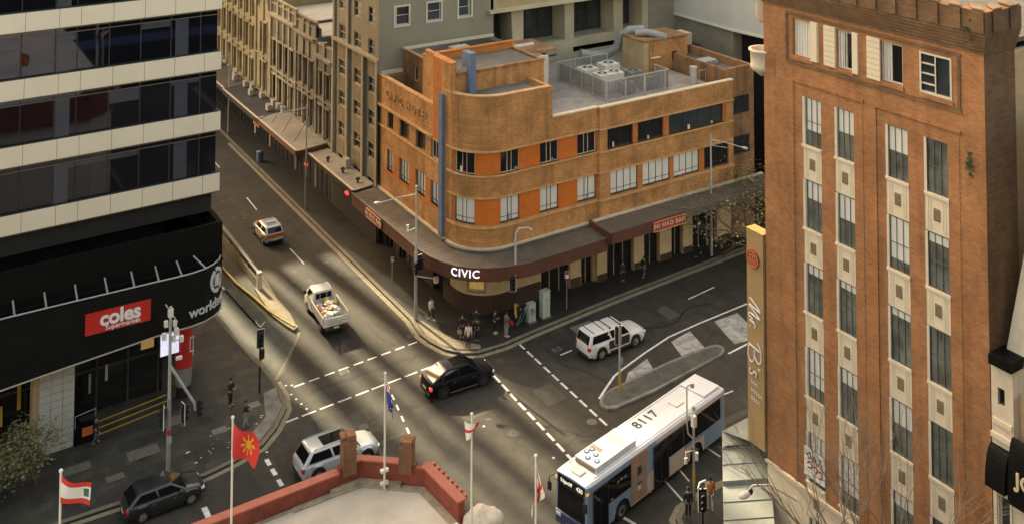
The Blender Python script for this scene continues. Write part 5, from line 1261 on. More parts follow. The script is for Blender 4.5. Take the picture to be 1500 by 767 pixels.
for i, (a, b) in enumerate(att):
    if i < 3:
        window(mb_, MP, sy(a), sy(b), 26.94, 28.78, -.22, 'window_dark', 'window_frame_pale', .07, (.45,) if i else (), (), depth=.1, label=None)
        cu = MB(); a0 = sy(a) + .1; b0 = sy(b) - .1
        e_ = b0 if i == 0 else (a0 + (b0 - a0) * (.35 if i == 1 else .5))
        n_ = int((e_ - a0) / .09)
        for q in range(n_): pbox(cu, MP, a0 + q * .09, a0 + q * .09 + .06, 27.0, 28.7, -.20, -.16 + .02 * (q % 2), 'white_blind')
        build('curtain', cu, mb_)
    else:
        window(mb_, MP, sy(a), sy(b), 26.94, 28.78, -.12, 'window_grey', 'window_frame_pale', .09, (.5,), (), depth=.14)
        cc = MB()
        for z in (27.35, 27.8, 28.25): pbox(cc, MP, sy(a) + .09, (sy(a) + sy(b)) / 2 - .04, z, z + .05, -.1, .0, 'window_frame_pale')
        build('glazing_bar', cc, mb_)
q_ = MB()
for a, b in ((36.18, 35.48), (34.42, 34.09), (33.55, 32.79), (37.04, 36.63)): pbox(q_, MP, sy(a), sy(b), 26.9, 28.86, -.1, .10, 'spandrel_cream')
for a, b in ((36.18, 35.48), (33.55, 32.79)):
    for k_ in range(7): pbox(q_, MP, sy(a), sy(b), 27.1 + .26 * k_, 27.115 + .26 * k_, .10, .105, 'vent_grille')
pieces('pale_quoin', q_, mb_)
rc = MB(); pbox(rc, MP, 17.5, 30.6, 5.42, 5.56, 0, .1, 'cream_stone'); build('string_course', rc, mb_)
# small ivy tuft and plaque
iv = MB(); random.seed(5)
for _ in range(40):
    y = 28.0 + random.gauss(0, .09); z = 24.5 + random.gauss(0, .2); iv.add([(40.45, y, z), (40.38, y + .1, z + .04), (40.42, y + .03, z - .12)], [(0, 1, 2)], 'ivy')
for _ in range(14):
    y = 27.8 + random.gauss(0, .12); z = 30.3 + random.gauss(0, .25); iv.add([(40.1, y, z), (40.0, y + .1, z + .04), (40.06, y + .03, z - .12)], [(0, 1, 2)], 'ivy')
tagit(build('wall_weed', iv), 'small green weed tufts growing from the brick near the building corner', 'plant')
# banner in the lowest window
bn = thing('banner', 'white banner with black and red brush marks hung across a lowest window', 'banner', (40.4, 37.15, 6.3))
b_ = MB(); pbox(b_, MP, sy(37.8), sy(36.48), 6.25, 7.62, .03, .06, 'sign_white'); build('cloth', b_, bn)
b_ = MB()
fnb = pathfn(MP, sy(37.14), 6.93, .062)
def stroke(mb, fn, pts, w, m):
    for (a, b), (c, d) in zip(pts[:-1], pts[1:]):
        dx, dy = c - a, d - b; L = math.hypot(dx, dy) or 1; nx, ny = -dy / L * w / 2, dx / L * w / 2
        vs = [fn(a + nx, b + ny, 0), fn(a - nx, b - ny, 0), fn(c - nx, d - ny, 0), fn(c + nx, d + ny, 0), fn(a + nx, b + ny, .015), fn(a - nx, b - ny, .015), fn(c - nx, d - ny, .015), fn(c + nx, d + ny, .015)]
        mb.add(vs, [(4, 5, 6, 7), (0, 1, 5, 4), (1, 2, 6, 5), (2, 3, 7, 6), (3, 0, 4, 7)], m)
for pts in ([(-.5, .35), (-.25, .55), (-.2, .3)], [(-.4, .2), (-.05, .35), (-.1, .15)], [(.05, .45), (.15, .1), (.35, .3)], [(.3, .5), (.5, .25)], [(-.1, .5), (.1, .3)]): stroke(b_, fnb, pts, .06, 'sticker_dark')
for pts in ([(-.45, -.05), (-.3, .08), (-.1, -.02), (-.2, -.2), (-.42, -.25)], [(-.05, -.1), (.1, .02), (.25, -.1), (.1, -.28)], [(.3, -.12), (.5, -.05), (.5, -.35), (.3, -.45)]): stroke(b_, fnb, pts, .08, 'badge_red')
build('brush_mark', b_, bn)
# stone balcony on the corner
bc = thing('stone_balcony', 'cream scalloped corner balcony sticking out near the top of the brick building', 'balcony', (40.6, 41.0, 25.5))
b_ = MB(); b_.lathe((40.9, 40.9, 25.2), [(.15, 0), (.62, .35), (.72, .5), (.66, .65), (.70, 1.3), (.78, 1.35), (.78, 1.45), (.64, 1.45), (.62, .7)], 'cream_stone', 18); build('bowl', b_, bc)
b_ = MB(); b_.lathe((40.95, 41.0, 28.0), [(.1, 0), (.35, .3), (.35, 2.0), (.42, 2.1), (.42, 2.2)], 'cream_stone', 12); build('finial', b_, bc)
# tall gold blade sign
bs = thing('blade_sign', 'tall gold blade sign with red round emblem and white script on the brick corner', 'sign', (40.4, 41.1, 6))
b_ = MB(); b_.box(40.35, 40.95, 40.5, 41.72, 5.9, 17.0, 'gold_sign'); build('box', b_, bs)
b_ = MB(); b_.box(40.33, 40.97, 40.48, 41.74, 17.0, 17.05, 'gold_sign_top'); build('cap', b_, bs)
fs_ = planefn((40.345, 41.12, 12), (0, -1, 0), (0, 0, 1))
b_ = MB(); b_.disc((40.345, 41.22, 15.55), (-1, 0, 0), .47, 'badge_red', 28, .08); em = build('emblem', b_, bs)
b_ = MB()
for r_ in (.42,): b_.disc((40.262, 41.22, 15.55), (-1, 0, 0), r_, 'coping_tan', 28, .015, r_ - .03)
fe = planefn((40.262, 41.22, 15.55), (0, -1, 0), (0, 0, 1))
for pts in ([(-.3, .18), (-.05, .22), (.25, .15)], [(-.2, .3), (-.15, .05), (-.3, -.1)], [(.05, .32), (.02, .02)], [(.2, .28), (.25, .02)], [(-.3, 0), (.3, -.03)], [(-.25, -.15), (0, -.12), (.28, -.18)], [(-.1, -.05), (-.12, -.32)], [(.12, -.05), (.1, -.3), (.25, -.25)], [(-.2, -.28), (.1, -.32)]): stroke(b_, fe, pts, .035, 'coping_tan')
build('emblem_stroke', b_, em)
fr_ = lambda a, b, c: fs_(b, -a, c)      # turned a quarter turn clockwise: reads downwards
def script(ctr, pts, r_=.045):
    b = MB()
    for p in pts:
        n_ = []
        for i in range(len(p) - 1):      # smooth the pen line
            p0 = p[max(0, i - 1)]; p1 = p[i]; p2 = p[i + 1]; p3 = p[min(len(p) - 1, i + 2)]
            for k in range(5):
                t = k / 5; n_.append(tuple(.5 * ((2 * p1[j]) + (-p0[j] + p2[j]) * t + (2 * p0[j] - 5 * p1[j] + 4 * p2[j] - p3[j]) * t * t + (-p0[j] + 3 * p1[j] - 3 * p2[j] + p3[j]) * t ** 3) for j in (0, 1)))
        n_.append(p[-1]); b.tube([fr_(ctr + x_, y_, .07) for x_, y_ in n_], r_, 'sign_white', 6)
    return b
Mst = [[(-1.0, -.35), (-.75, .1), (-.4, .48), (-.5, 0), (-.55, -.4), (-.3, 0), (0.05, .45), (-.02, 0), (-.05, -.35), (.1, -.4), (.25, -.1)], [(.4, .05), (.38, -.35), (.45, -.02), (.6, .1), (.72, 0)], [(.72, -.3), (.76, -.34)]]
Bst = [[(-.35, .4), (-.42, 0), (-.5, -.42)], [(-.75, .25), (-.4, .5), (.1, .5), (.25, .28), (0, .05), (-.3, .0), (.15, -.03), (.35, -.25), (.1, -.48), (-.4, -.42)], [(.55, .45), (.5, .28)], [(1.0, .1), (.8, .12), (.78, -.05), (.95, -.2), (.9, -.38), (.68, -.35)]]
build('lettering', script(-1.0 + 0.35, [[(a * .85, b * .95) for a, b in p] for p in Mst], .04), bs)
build('lettering', script(1.45, [[(a * 1.05, b * .95) for a, b in p] for p in Bst], .04), bs)
b_ = MB()
for k_, (n1, w_) in enumerate(((3, .5), (5, .9), (4, .8))):
    for q in range(n1):
        stroke(b_, lambda a, b, c: fs_(a, b, c + .003), [(-.35 + q * .17, -2.9 - .42 * k_ - .03 * q), (-.28 + q * .17, -2.78 - .42 * k_ - .03 * q), (-.24 + q * .17, -2.98 - .42 * k_ - .03 * q)], .035, 'sign_white')
build('small_lettering', b_, bs)
b_ = MB(); b_.box(40.5, 40.9, 40.46, 40.5, 6.5, 16.5, 'black_metal'); build('bracket', b_, bs)
# stepped awning on the corner
ca = thing('corner_awning', 'pale green metal awning stepping down round the corner under the blade sign', 'awning', (39, 42, 4))
rf = MB(); fa_ = MB()
Lk = [(41.45 - .80 * k_, 44.95 - .88 * k_) for k_ in range(8)]; Rk = [(x_ + 2.14, y_ - 1.41) for x_, y_ in Lk]
zt_ = [4.35, 4.25, 4.15, 3.85, 3.75, 3.65, 3.35]
for k_ in range(7):
    z = zt_[k_]; a, b, c, d = Lk[k_], Lk[k_ + 1], Rk[k_ + 1], Rk[k_]
    vs = [(a[0], a[1], z - .16), (b[0], b[1], z - .24), (c[0], c[1], z - .06), (d[0], d[1], z + .02)]
    rf.add(vs + [(x_, y_, 3.1) for x_, y_, _ in vs], [(0, 1, 2, 3), (0, 4, 5, 1), (1, 5, 6, 2), (2, 6, 7, 3), (3, 7, 4, 0)], 'awning_green')
    fa_.tube([(a[0], a[1], z - .14), (d[0], d[1], z + .04)], .03, 'awning_green', 5)
rf.prism([Rk[0], Rk[1], Rk[2], Rk[3], (40.6, 40.5), (48, 40.5), (48, 45.3), Lk[0]], 3.1, 4.2, 'awning_green')
build('roof_panel', rf, ca); build('seam', fa_, ca)
hp = MB(); a, b = Lk[0], Lk[1]; ap = (41.3, 40.6, 5.6)
hp.add([(a[0], a[1], 4.36), (b[0], b[1], 4.26), (Rk[1][0], Rk[1][1], 4.5), ap, (48, 45.3, 4.36), (48, 40.5, 5.6)], [(0, 1, 2), (0, 2, 3), (0, 3, 5, 4)], 'awning_green'); build('hip', hp, ca)
lp = thing('wall_lamp', 'white headed lamp on a curved arm over the green awning', 'lamp', (38.6, 38.9, 4)); b_ = MB(); b_.tube([(40.45, 38.4, 4.6), (39.5, 39.3, 5.2), (38.7, 39.7, 5.25), (38.3, 39.7, 5.1)], .05, 'pale_steel', 6); build('arm', b_, lp); b_ = MB(); b_.blob((38.1, 39.7, 5.0), .26, 'stone_white', 10, 6, sc=(1.4, .8, .6)); b_.blob((38.5, 39.75, 5.0), .2, 'plastic_black', 10, 6, sc=(1, .9, .8)); build('head', b_, lp)
# shop building at the right edge
rs = thing('cream_shop', 'cream shop building with dark curved canopies at the right edge', 'shop building', (43, 22, 0))
RP = Path([(40.5, 27.3), (40.5, 14)])
b_ = MB(); pwall(b_, RP, 0, RP.L, 0, 13.6, -.4, 0, 'cream_stone', [(.25, .75, 3.5, 11.2), (1.6, 4.2, 2.0, 10.8)]); pwall(b_, RP, 0, 1.0, 13.6, 16.5, -.4, .0, 'cream_stone', [(.3, .62, 14.9, 15.6)]); b_.box(40.91, 48, 14, 27.25, 0, 15.5, 'beige_wall'); b_.box(40.91, 41.6, 26.3, 27.28, 13.6, 16.5, 'cream_stone'); build('wall', b_, rs)
b_ = MB(); pbox(b_, RP, 0, 1.05, 16.5, 16.9, -1.0, .18, 'podium_black'); build('cap', b_, rs)
b_ = MB(); pbox(b_, RP, .05, .95, 14.1, 14.3, 0, .08, 'spandrel_cream'); pbox(b_, RP, 0, 1.0, 13.5, 13.7, 0, .12, 'spandrel_cream'); pbox(b_, RP, .12, .2, 3.4, 11.3, 0, .06, 'spandrel_cream'); pbox(b_, RP, .8, .88, 3.4, 11.3, 0, .06, 'spandrel_cream'); build('moulding', b_, rs)
window(rs, RP, .25, .75, 3.5, 11.2, -.2, 'window_grey', 'window_frame_pale', .05, (), (.5,)); window(rs, RP, .3, .62, 14.9, 15.6, -.2, 'window_dark', 'window_frame_dark', .05)
window(rs, RP, 1.6, 4.2, 2.0, 10.8, -.25, 'cream_stone', 'window_frame_pale', .08, (.5,), (.4,))
def bullnose(s0, s1, z0, z1, out, name):
    b = MB(); vs = []; fs = []; n_ = 8; ss = [s0, s1]
    for t in ss:
        for k_ in range(n_ + 1):
            a = PI / 2 * k_ / n_; q = RP.at(t, out * math.sin(a)); vs.append((q.x, q.y, z0 + (z1 - z0) * math.cos(a)))
        q = RP.at(t, 0); vs.append((q.x, q.y, z0))
    m__ = n_ + 2
    for k_ in range(n_): fs.append((k_, k_ + 1, m__ + k_ + 1, m__ + k_))
    fs += [tuple(range(m__))[::-1], tuple(range(m__, 2 * m__)), (n_, n_ + 1, m__ + n_ + 1, m__ + n_)]
    b.add(vs, fs, 'podium_black'); build(name, b, rs)
bullnose(-.05, .85, 11.6, 13.2, .5, 'canopy'); bullnose(.95, 3.6, 11.4, 13.9, .45, 'canopy')
build('lettering', text_mb('JO', .8, 'coping_pale', pathfn(RP, 1.75, 12.5, .42), .06, bold=.02), rs)
b_ = MB(); b_.add([(41.2, 27.1, 16.5), (41.2, 14, 16.5), (43.2, 14, 24), (43.2, 26.6, 24)], [(0, 1, 2, 3)], 'cream_stone'); b_.add([(41.2, 27.1, 16.5), (43.2, 26.6, 24), (46, 26.6, 24), (46, 27.1, 16.5)], [(0, 1, 2, 3)], 'concrete_tan'); build('mansard', b_, rs)
b_ = MB(); b_.box(42.3, 43.2, 14, 26.4, 21.2, 22.2, 'stone_white'); b_.box(42.9, 46, 14, 26.3, 22.2, 26.5, 'hotel_brick_dark'); build('upper_storey', b_, rs)

# ================================================================== ROOF IN THE FOREGROUND
fb = thing('corner_building', 'building seen from above with pale flat roof and red painted parapet walls', 'building', (10, 30, 0))
PO = Path([(-30, 41.65), (16.9, 41.65), (17.3, 41.6), (18.0, 41.6), (19.75, 40.1), (20.25, 39.7), (20.45, 37.0)])
b_ = MB()
b_.prism([(-30, 41.3), (17.0, 41.3), (18.0, 41.1), (19.5, 39.9), (20.0, 39.4), (20.2, 36.8), (20.2, 6), (-30, 6)], 0, 12.0, 'cream_stone', mtop='flat_roof'); build('body', b_, fb)
# path walks east with the outside (north) on the LEFT, so offsets are negative outward
b_ = MB(); pbox(b_, PO, 0, 47.0, 10.5, 12.62, 0, .34, 'red_parapet'); pbox(b_, PO, 47.0, find_s(PO, 19.85, 40.02), 10.5, 12.85, 0, .28, 'red_parapet'); pbox(b_, PO, find_s(PO, 19.85, 40.02), PO.L, 10.5, 12.72, 0, .28, 'red_parapet'); build('parapet', b_, fb)
b_ = MB(); pbox(b_, PO, 0, 47.0, 12.62, 12.68, -.05, .37, 'red_coping'); pbox(b_, PO, 47.75, find_s(PO, 19.3, 40.5), 12.85, 12.91, -.04, .31, 'red_coping'); pbox(b_, PO, find_s(PO, 20.1, 39.85), PO.L, 12.72, 12.79, -.10, .32, 'red_coping')
for k_ in range(8): q = PO.at(PO.L - .25 - .33 * k_, -.18); b_.box(q.x - .07, q.x + .07, q.y - .09, q.y + .09, 12.66, 12.79, 'red_coping')
build('coping', b_, fb)
b_ = MB(); pbox(b_, PO, 45.0, PO.L, 12.0, 12.05, .30, .62, 'roof_edge_stain'); pbox(b_, PO, 0, 45, 12.0, 12.03, .34, .5, 'roof_edge_stain'); build('roof_edge', b_, fb)
b_ = MB(); pbox(b_, PO, 46.6, find_s(PO, 19.4, 40.4), 12.05, 12.18, .28, .50, 'roof_edge_stain'); build('gutter_ledge', b_, fb)
for label, s_, h_, zb_ in (('left of two brick piers on the red parapet', 47.45, 13.85, 12.5), ('right of two brick piers on the red parapet, broken top', find_s(PO, 19.55, 40.27), 13.6, 12.55)):
    q = PO.at(s_, .1); M = Matrix.Translation((q.x, q.y, 0)) @ Matrix.Rotation(R(-8 if s_ < 48.5 else -40), 4, 'Z')
    b_ = MB(); b_.box(-.27, .27, -.32, .32, zb_, h_, 'chimney_brick', M); b_.box(-.30, .30, -.14, .34, h_, h_ + .12, 'chimney_brick', M); b_.box(-.1, .26, -.3, .1, h_, h_ + .22, 'chimney_brick', M); build('brick_pier', b_, fb, label=label)
b_ = MB()
for y in (18, 24, 30, 36): b_.box(-30, 19.8, y, y + .03, 12.0, 12.012, 'roof_edge_stain')
for x_ in (-20, -10, 0, 10): b_.box(x_, x_ + .03, 6, 41.3, 12.0, 12.013, 'roof_edge_stain')
build('roof_seam', b_, fb)
# stone pier with rounded boulder like top
sp_ = thing('stone_finial', 'weathered rounded stone finial on a white pier at the parapet end', 'finial', (20.6, 36.2, 11))
b_ = MB(); b_.box(19.9, 20.75, 35.2, 36.75, 9.5, 12.0, 'stone_white'); b_.box(19.55, 19.9, 35.4, 36.6, 9.5, 12.35, 'stone_white'); build('pier', b_, sp_)
b_ = MB(); b_.blob((20.72, 36.1, 12.1), .80, 'old_stone', 22, 16, .22, (1.0, .95, 1.0)); b_.cyl(20.72, 36.1, 10.6, 12.0, .72, 'old_stone', 12, .74); build('cap_stone', b_, sp_)
# neighbouring roofs seen only as reflections in the glass tower, and unseen towers added to block and streak the sun
ctx = thing('low_roofs', 'pale low roofs with plant boxes left of the red parapet roof', 'building', (-20, 20, 0))
b_ = MB(); b_.box(-75, -30.5, 8, 40, 0, 10.5, 'cream_stone'); b_.box(-74, -31, 8.5, 39.5, 10.5, 10.6, 'flat_roof'); build('body', b_, ctx)
random.seed(11)
b_ = MB()
for _ in range(16):
    x_ = random.uniform(-60, -33); y = random.uniform(12, 36); s_ = random.uniform(.8, 2.4); b_.box(x_, x_ + s_, y, y + s_ * .8, 10.6, 10.6 + random.uniform(1, 2.6), 'plant_white')
build('plant_box', b_, ctx)
for i, (x_, y, s_, h_) in enumerate(((-8, 34, 2.2, 1.8), (-4.5, 34.5, 1.5, 1.5), (-2, 33, 1.8, 2.0), (2, 36, 1.2, 1.2), (-12, 30, 3.0, 1.4), (6.5, 29, 1.6, 1.6), (-16, 35, 2.0, 2.2))):
    t_ = thing('roof_plant', 'white plant box standing on the foreground roof out of view', 'roof plant', (x_, y, 12.0), 0, 'plant boxes on the foreground roof'); b_ = MB(); b_.box(-s_ / 2, s_ / 2, -s_ / 2.6, s_ / 2.6, 0, h_, 'plant_white'); build('casing', b_, t_, local=True)
bt = thing('viewing_tower', 'dark office tower the picture is taken from', 'office building', (-10, -20, 0)); b_ = MB(); b_.box(-40, 60, -24, -4, 0, 46, 'podium_black'); build('body', b_, bt)
b_ = MB()
for k_ in range(11): b_.box(-40, 60, -4, -3.9, 2 + 4 * k_, 3.1 + 4 * k_, 'bus_navy')
build('spandrel', b_, bt)
def shade_tower(label, x0, x1, y0, y1, h):  # added out of view, only to block the sun
    t_ = thing('sun_blocker', label, 'office building', ((x0 + x1) / 2, (y0 + y1) / 2, 0)); b_ = MB(); b_.box(x0, x1, y0, y1, 0, h, 'concrete_dark'); build('body', b_, t_)
    b_ = MB()
    for k_ in range(int(h / 4)): b_.box(x0 + .5, x1 - .5, y0 - .1, y0, 2.2 + 4 * k_, 4.2 + 4 * k_, 'window_grey')
    build('window_band', b_, t_); return t_
shade_tower('added unseen tower to the north, keeping sun off the hotel and brick building', 27.6, 100, 172, 190, 130)
lt = shade_tower('added unseen block to the north, its fins streaking the sun on the street', 8, 27.5, 172, 190, 49)
b_ = MB(); x_ = 8.2
for w_, g_ in ((4.6, 1.0), (.7, 1.3), (1.9, 1.5), (.6, 1.0), (1.0, 2.0), (1.5, 1.3), (.6, 1.5)):
    b_.box(x_, x_ + w_, 173, 174, 49, 86, 'concrete_tan'); x_ += w_ + g_
b_.box(8, 27.5, 173, 176, 86, 130, 'concrete_tan'); build('sun_slat', b_, lt)  # added slats whose gaps cut the sun into streaks on the road

# ================================================================== VEHICLES  (local: +X forward, Y left, Z up, origin on the road under the middle)
def lerp(a, b, t): return a + (b - a) * t
def interp(tab, x):
    for (x0, y0), (x1, y1) in zip(tab[:-1], tab[1:]):
        if x <= x1: return lerp(y0, y1, 0 if x1 == x0 else max(0, (x - x0) / (x1 - x0)))
    return tab[-1][1]
def smooth(tab, x, d=.05): return (interp(tab, x - d) + interp(tab, x) * 2 + interp(tab, x + d)) / 4

def car(name, label, cat, loc, rz, L=4.6, W=1.82, H=1.5, wr=.34, wheels=(-1.35, 1.40), body='car_white', belt=None, roof=None, glass=None, plan=None, low='plastic_black', sill=.24, roofm=None, lights='lamp_red', rim='rim', wheel_w=.24, tum=.80, group=None, lower=None, ghm=None, open_bed=None, hood_m=None, tail_m=None):
    """belt: (x, z) line of bonnet-shoulder-boot; glass: (xr_base, xr_top, xf_top, xf_base)"""
    t = thing(name, label, cat, loc, rz, group)
    h2 = L / 2; w2 = W / 2
    plan = plan or [(-h2, .80), (-h2 + .12, .92), (-h2 + .45, .985), (-.6, 1.0), (.9, 1.0), (h2 - .75, .965), (h2 - .3, .88), (h2 - .08, .72), (h2, .60)]
    xs = sorted(set([-h2 + L * i / 64 for i in range(65)]))
    def zlow(x):
        z = sill + (0.10 if abs(x) > h2 - .35 else 0)
        for c in wheels:
            d = abs(x - c); r_ = wr + .085
            if d < r_: z = max(z, wr + math.sqrt(r_ * r_ - d * d))
        return z
    vs = []; fs = []; ms = []
    prof = 9
    for x in xs:
        w = w2 * smooth(plan, x); zb = smooth(belt, x, .08); zl = min(zlow(x), zb - .12)
        endk = max(0, (abs(x) - (h2 - .12)) / .12)
        zm = zl + (zb - zl) * .45
        row = [(x, w * .93, zl), (x, w * .985, zl + .05), (x, w, zm), (x, w * .985, zb - .16), (x, w * .93, zb - .05), (x, w * .86, zb), (x, w * .5, zb + .035), (x, 0, zb + .045)]
        full = row + [(a, -b, c) for a, b, c in row[:-1][::-1]]
        if endk > 0: full = [(a, b * (1 - .05 * endk), lerp(c, (zb + zl) / 2, .18 * endk)) for a, b, c in full]
        vs += full
    n = 15
    b_ = MB()
    for i in range(len(xs) - 1):
        for k in range(n - 1): fs.append((i * n + k, i * n + k + 1, (i + 1) * n + k + 1, (i + 1) * n + k))
    fs.append(tuple(range(n))[::-1]); fs.append(tuple((len(xs) - 1) * n + k for k in range(n)))
    b_.add(vs, fs, body, True)
    # dark underside and wheel wells
    u = MB(); u.box(-h2 + .3, h2 - .3, -w2 * .80, w2 * .80, sill - .02, min(.75, H * .5), 'plastic_black')
    # greenhouse
    xr0, xr1, xf1, xf0 = glass
    zb = lambda x: smooth(belt, x, .08) - .01
    wb = w2 * .90; wt = w2 * tum
    gz = H - .035
    N = 10
    def side(xa, f):   # point along base from rear to front -> matching roof point
        pass
    base = []; top = []
    cr = .13
    def ring(x0, x1, w, z, c, bow):
        pts = []
        for sx, sy_ in ((-1, 1), (1, 1), (1, -1), (-1, -1)):
            cx = (x0 + c * 1.2) if sx < 0 else (x1 - c * 1.2); cy = sy_ * (w - c)
            st = {(-1, 1): 180, (1, 1): 90, (1, -1): 0, (-1, -1): -90}[(sx, sy_)]
            for k in range(4):
                a = R(st - 30 * k); pts.append((cx + c * 1.2 * math.cos(a), cy + c * math.sin(a), z if not callable(z) else z(cx + c * 1.2 * math.cos(a))))
        return pts
    r0 = ring(xr0, xf0, wb, zb, .16, 0); r1 = ring(xr1, xf1, wt, gz, .12, 0); r2 = ring(xr1 + .10, xf1 - .12, wt - .09, H, .10, 0)
    g_ = MB(); m = len(r0)
    fs = []
    for k in range(m): fs.append((k, (k + 1) % m, m + (k + 1) % m, m + k))
    for k in range(m): fs.append((m + k, m + (k + 1) % m, 2 * m + (k + 1) % m, 2 * m + k))
    fs.append(tuple(2 * m + k for k in range(m)))
    fs = [f[::-1] for f in fs]
    g_.add(r0 + r1 + r2, fs, ghm or body, True)
    bo = build('body', b_, t, local=True)
    build('underbody', u, t, local=True)
    cab = build('cabin', g_, t, local=True)
    # glass set just proud of the cabin faces
    def patch(name, A, B, C_, D, n_, inset=(.05, .05, .05, .05), m='car_glass', off=.012, parent=cab):
        # A,B bottom (left,right); D,C top (left,right)
        A, B, C_, D = map(Vector, (A, B, C_, D)); q = MB(); vv = []
        l, r_, bt, tp = inset
        def P(u, v): return A.lerp(B, u).lerp(D.lerp(C_, u), v)
        nr = (B - A).cross(D - A).normalized()
        if nr.dot(Vector(n_)) < 0: nr = -nr
        K = 5
        for i in range(K + 1):
            for j in range(3):
                u_ = l + (1 - l - r_) * i / K; v_ = bt + (1 - bt - tp) * j / 2
                vv.append(P(u_, v_) + nr * off)
        ff = []
        for i in range(K):
            for j in range(2): a = i * 3 + j; ff.append((a, a + 3, a + 4, a + 1))
        k0 = len(vv); vv += [v - nr * .02 for v in vv]
        q.add(vv, ff, m, True)
        return build(name, q, t, local=True)
    wfb = w2 * .90 - .11; wft = w2 * tum - .09
    patch('windscreen', (xf0, -wfb, zb(xf0)), (xf0, wfb, zb(xf0)), (xf1, wft, gz), (xf1, -wft, gz), (1, 0, .5), (.01, .01, .06, .05))
    patch('rear_window', (xr0, -wfb, zb(xr0)), (xr0, wfb, zb(xr0)), (xr1, wft, gz), (xr1, -wft, gz), (-1, 0, .3), (.02, .02, .12, .08))
    for s in (1, -1):
        a0 = xr0 + .22; a1 = xf0 - .20; t0 = xr1 + .18; t1 = xf1 - .10
        mid_b = (xr0 + xf0) / 2 + .05; mid_t = (xr1 + xf1) / 2 + .05
        for (p0, p1, q0, q1) in ((a0, mid_b - .04, t0, mid_t - .04), (mid_b + .04, a1, mid_t + .04, t1)):
            patch('side_window', (p0, s * wb, zb(p0)), (p1, s * wb, zb(p1)), (q1, s * wt, gz), (q0, s * wt, gz), (0, s, .2), (.02, .02, .10, .08))
    for cx in wheels:
        for s in (1, -1):
            wq = MB(); wq.tube([(cx, s * (w2 - .01), wr), (cx, s * (w2 - wheel_w), wr)], wr, 'tyre', 24); wh = build('wheel', wq, t, local=True)
            rq = MB(); rq.disc((cx, s * (w2 - .008), wr), (0, s, 0), wr * .62, rim, 18, .012)
            for k in range(5):
                a = 2 * PI * k / 5; rq.tube([(cx, s * (w2 + .008), wr), (cx + wr * .58 * math.cos(a), s * (w2 + .008), wr + wr * .58 * math.sin(a))], .022, rim, 4)
            rq.disc((cx, s * (w2 - .007), wr), (0, s, 0), wr * .66, 'plastic_black', 18, .010, wr * .60)
            build('rim', rq, wh, local=True)
    zt = interp(belt, -h2 + .05); zf = interp(belt, h2 - .2)
    for s in (1, -1):
        q = MB(); q.box(-h2 - .012, -h2 + .16, s * w2 * .80 - .14, s * w2 * .80 + .11, zt - .30, zt - .08, lights); build('tail_light', q, t, local=True, bevel=.03)
        q = MB(); q.box(h2 - .30, h2 - .035, s * w2 * .66 - .15, s * w2 * .66 + .13, zf - .24, zf - .09, 'lamp_clear'); build('headlight', q, t, local=True, bevel=.04)
        q = MB(); q.blob((xf0 - .42, s * (w2 + .10), zb(xf0 - .4) + .10), .11, body, 10, 6, sc=(.8, 1, .75)); build('mirror', q, t, local=True)
        q = MB()
        for x in (mid_b - .30, xf0 - .62 - .1): q.box(x - .1, x + .08, s * (w2 * .985) - .012, s * (w2 * .985) + .022, interp(belt, x) - .22, interp(belt, x) - .19, 'rim')
        for x in (mid_b, xf0 - .35, xr0 + .45): q.box(x - .006, x + .006, s * w2 * .985 - .01, s * w2 * 1.0 + .004, sill + .18, interp(belt, x) - .1, 'plastic_black')
        build('door_handle', q, t, local=True)
    q = MB()
    for s in (1, -1):
        q.box(wheels[0] + wr + .12, wheels[1] - wr - .12, s * w2 * .955 - .02, s * w2 * .955 + .02, sill - .02, sill + .09, low)
        for c in wheels:
            q.tube([(c + (wr + .075) * math.cos(a), s * (w2 * .985), wr + (wr + .075) * math.sin(a)) for a in [PI * k / 12 for k in range(13)]], .022, low, 5)
    build('arch_trim', q, t, local=True)
    q = MB(); q.box(h2 - .10, h2 + .005, -w2 * .40, w2 * .40, zf - .26, zf - .10, 'plastic_black'); build('grille', q, t, local=True, bevel=.02)
    q = MB()
    for y in (-.32, .30): q.tube([(xf0 - .02, y - .3, zb(xf0) + .06), (xf0 - .22, y + .22, zb(xf0) + .14)], .009, 'plastic_black', 4)
    build('wiper', q, t, local=True)
    q = MB(); q.box(-h2 - .03, -h2 + .12, -w2 * .78, w2 * .78, .30, .52, low); build('rear_bumper', q, t, local=True, bevel=.04)
    q = MB(); q.box(h2 - .12, h2 + .02, -w2 * .62, w2 * .62, .28, .50, low); build('front_bumper', q, t, local=True, bevel=.04)
    q = MB(); q.box(-h2 - .045, -h2 - .03, -.25, .25, .60 if H > 1.6 else .50, .72 if H > 1.6 else .62, 'plate'); build('number_plate', q, t, local=True)
    return t

# orange and white hatchback taxi driving away
tx = car('taxi', 'white and orange hatchback driving away up the narrow street', 'taxi', (31.35, 93.5, 0), R(90 + 0), L=4.1, W=1.75, H=1.56, wheels=(-1.25, 1.28), wr=.32,
    belt=[(-2.05, 1.02), (-1.9, 1.05), (1.0, 1.0), (1.25, .96), (1.75, .86), (2.05, .66)], glass=(-1.98, -1.62, .35, 1.15), body='car_white', low='plastic_black', lights='lamp_red')
q = MB(); q.box(-2.10, -2.02, -.84, .84, .72, 1.06, 'car_orange'); build('orange_tailgate', q, tx, local=True, bevel=.01)
q = MB(); q.box(1.0, 1.9, -.72, .72, .93, .98, 'car_orange', Matrix.Rotation(R(7), 4, 'Y') @ Matrix.Translation((-.1, 0, .15))); build('orange_bonnet', q, tx, local=True, bevel=.02)
q = MB(); q.box(-1.7, -1.4, .84, .885, .55, 1.0, 'car_orange'); q.box(-1.72, -1.42, -.885, -.84, .55, 1.0, 'car_orange'); q.box(-.6, .9, .865, .885, .80, .95, 'car_orange'); q.box(-.6, .9, -.885, -.865, .80, .95, 'car_orange'); build('orange_stripe', q, tx, local=True)
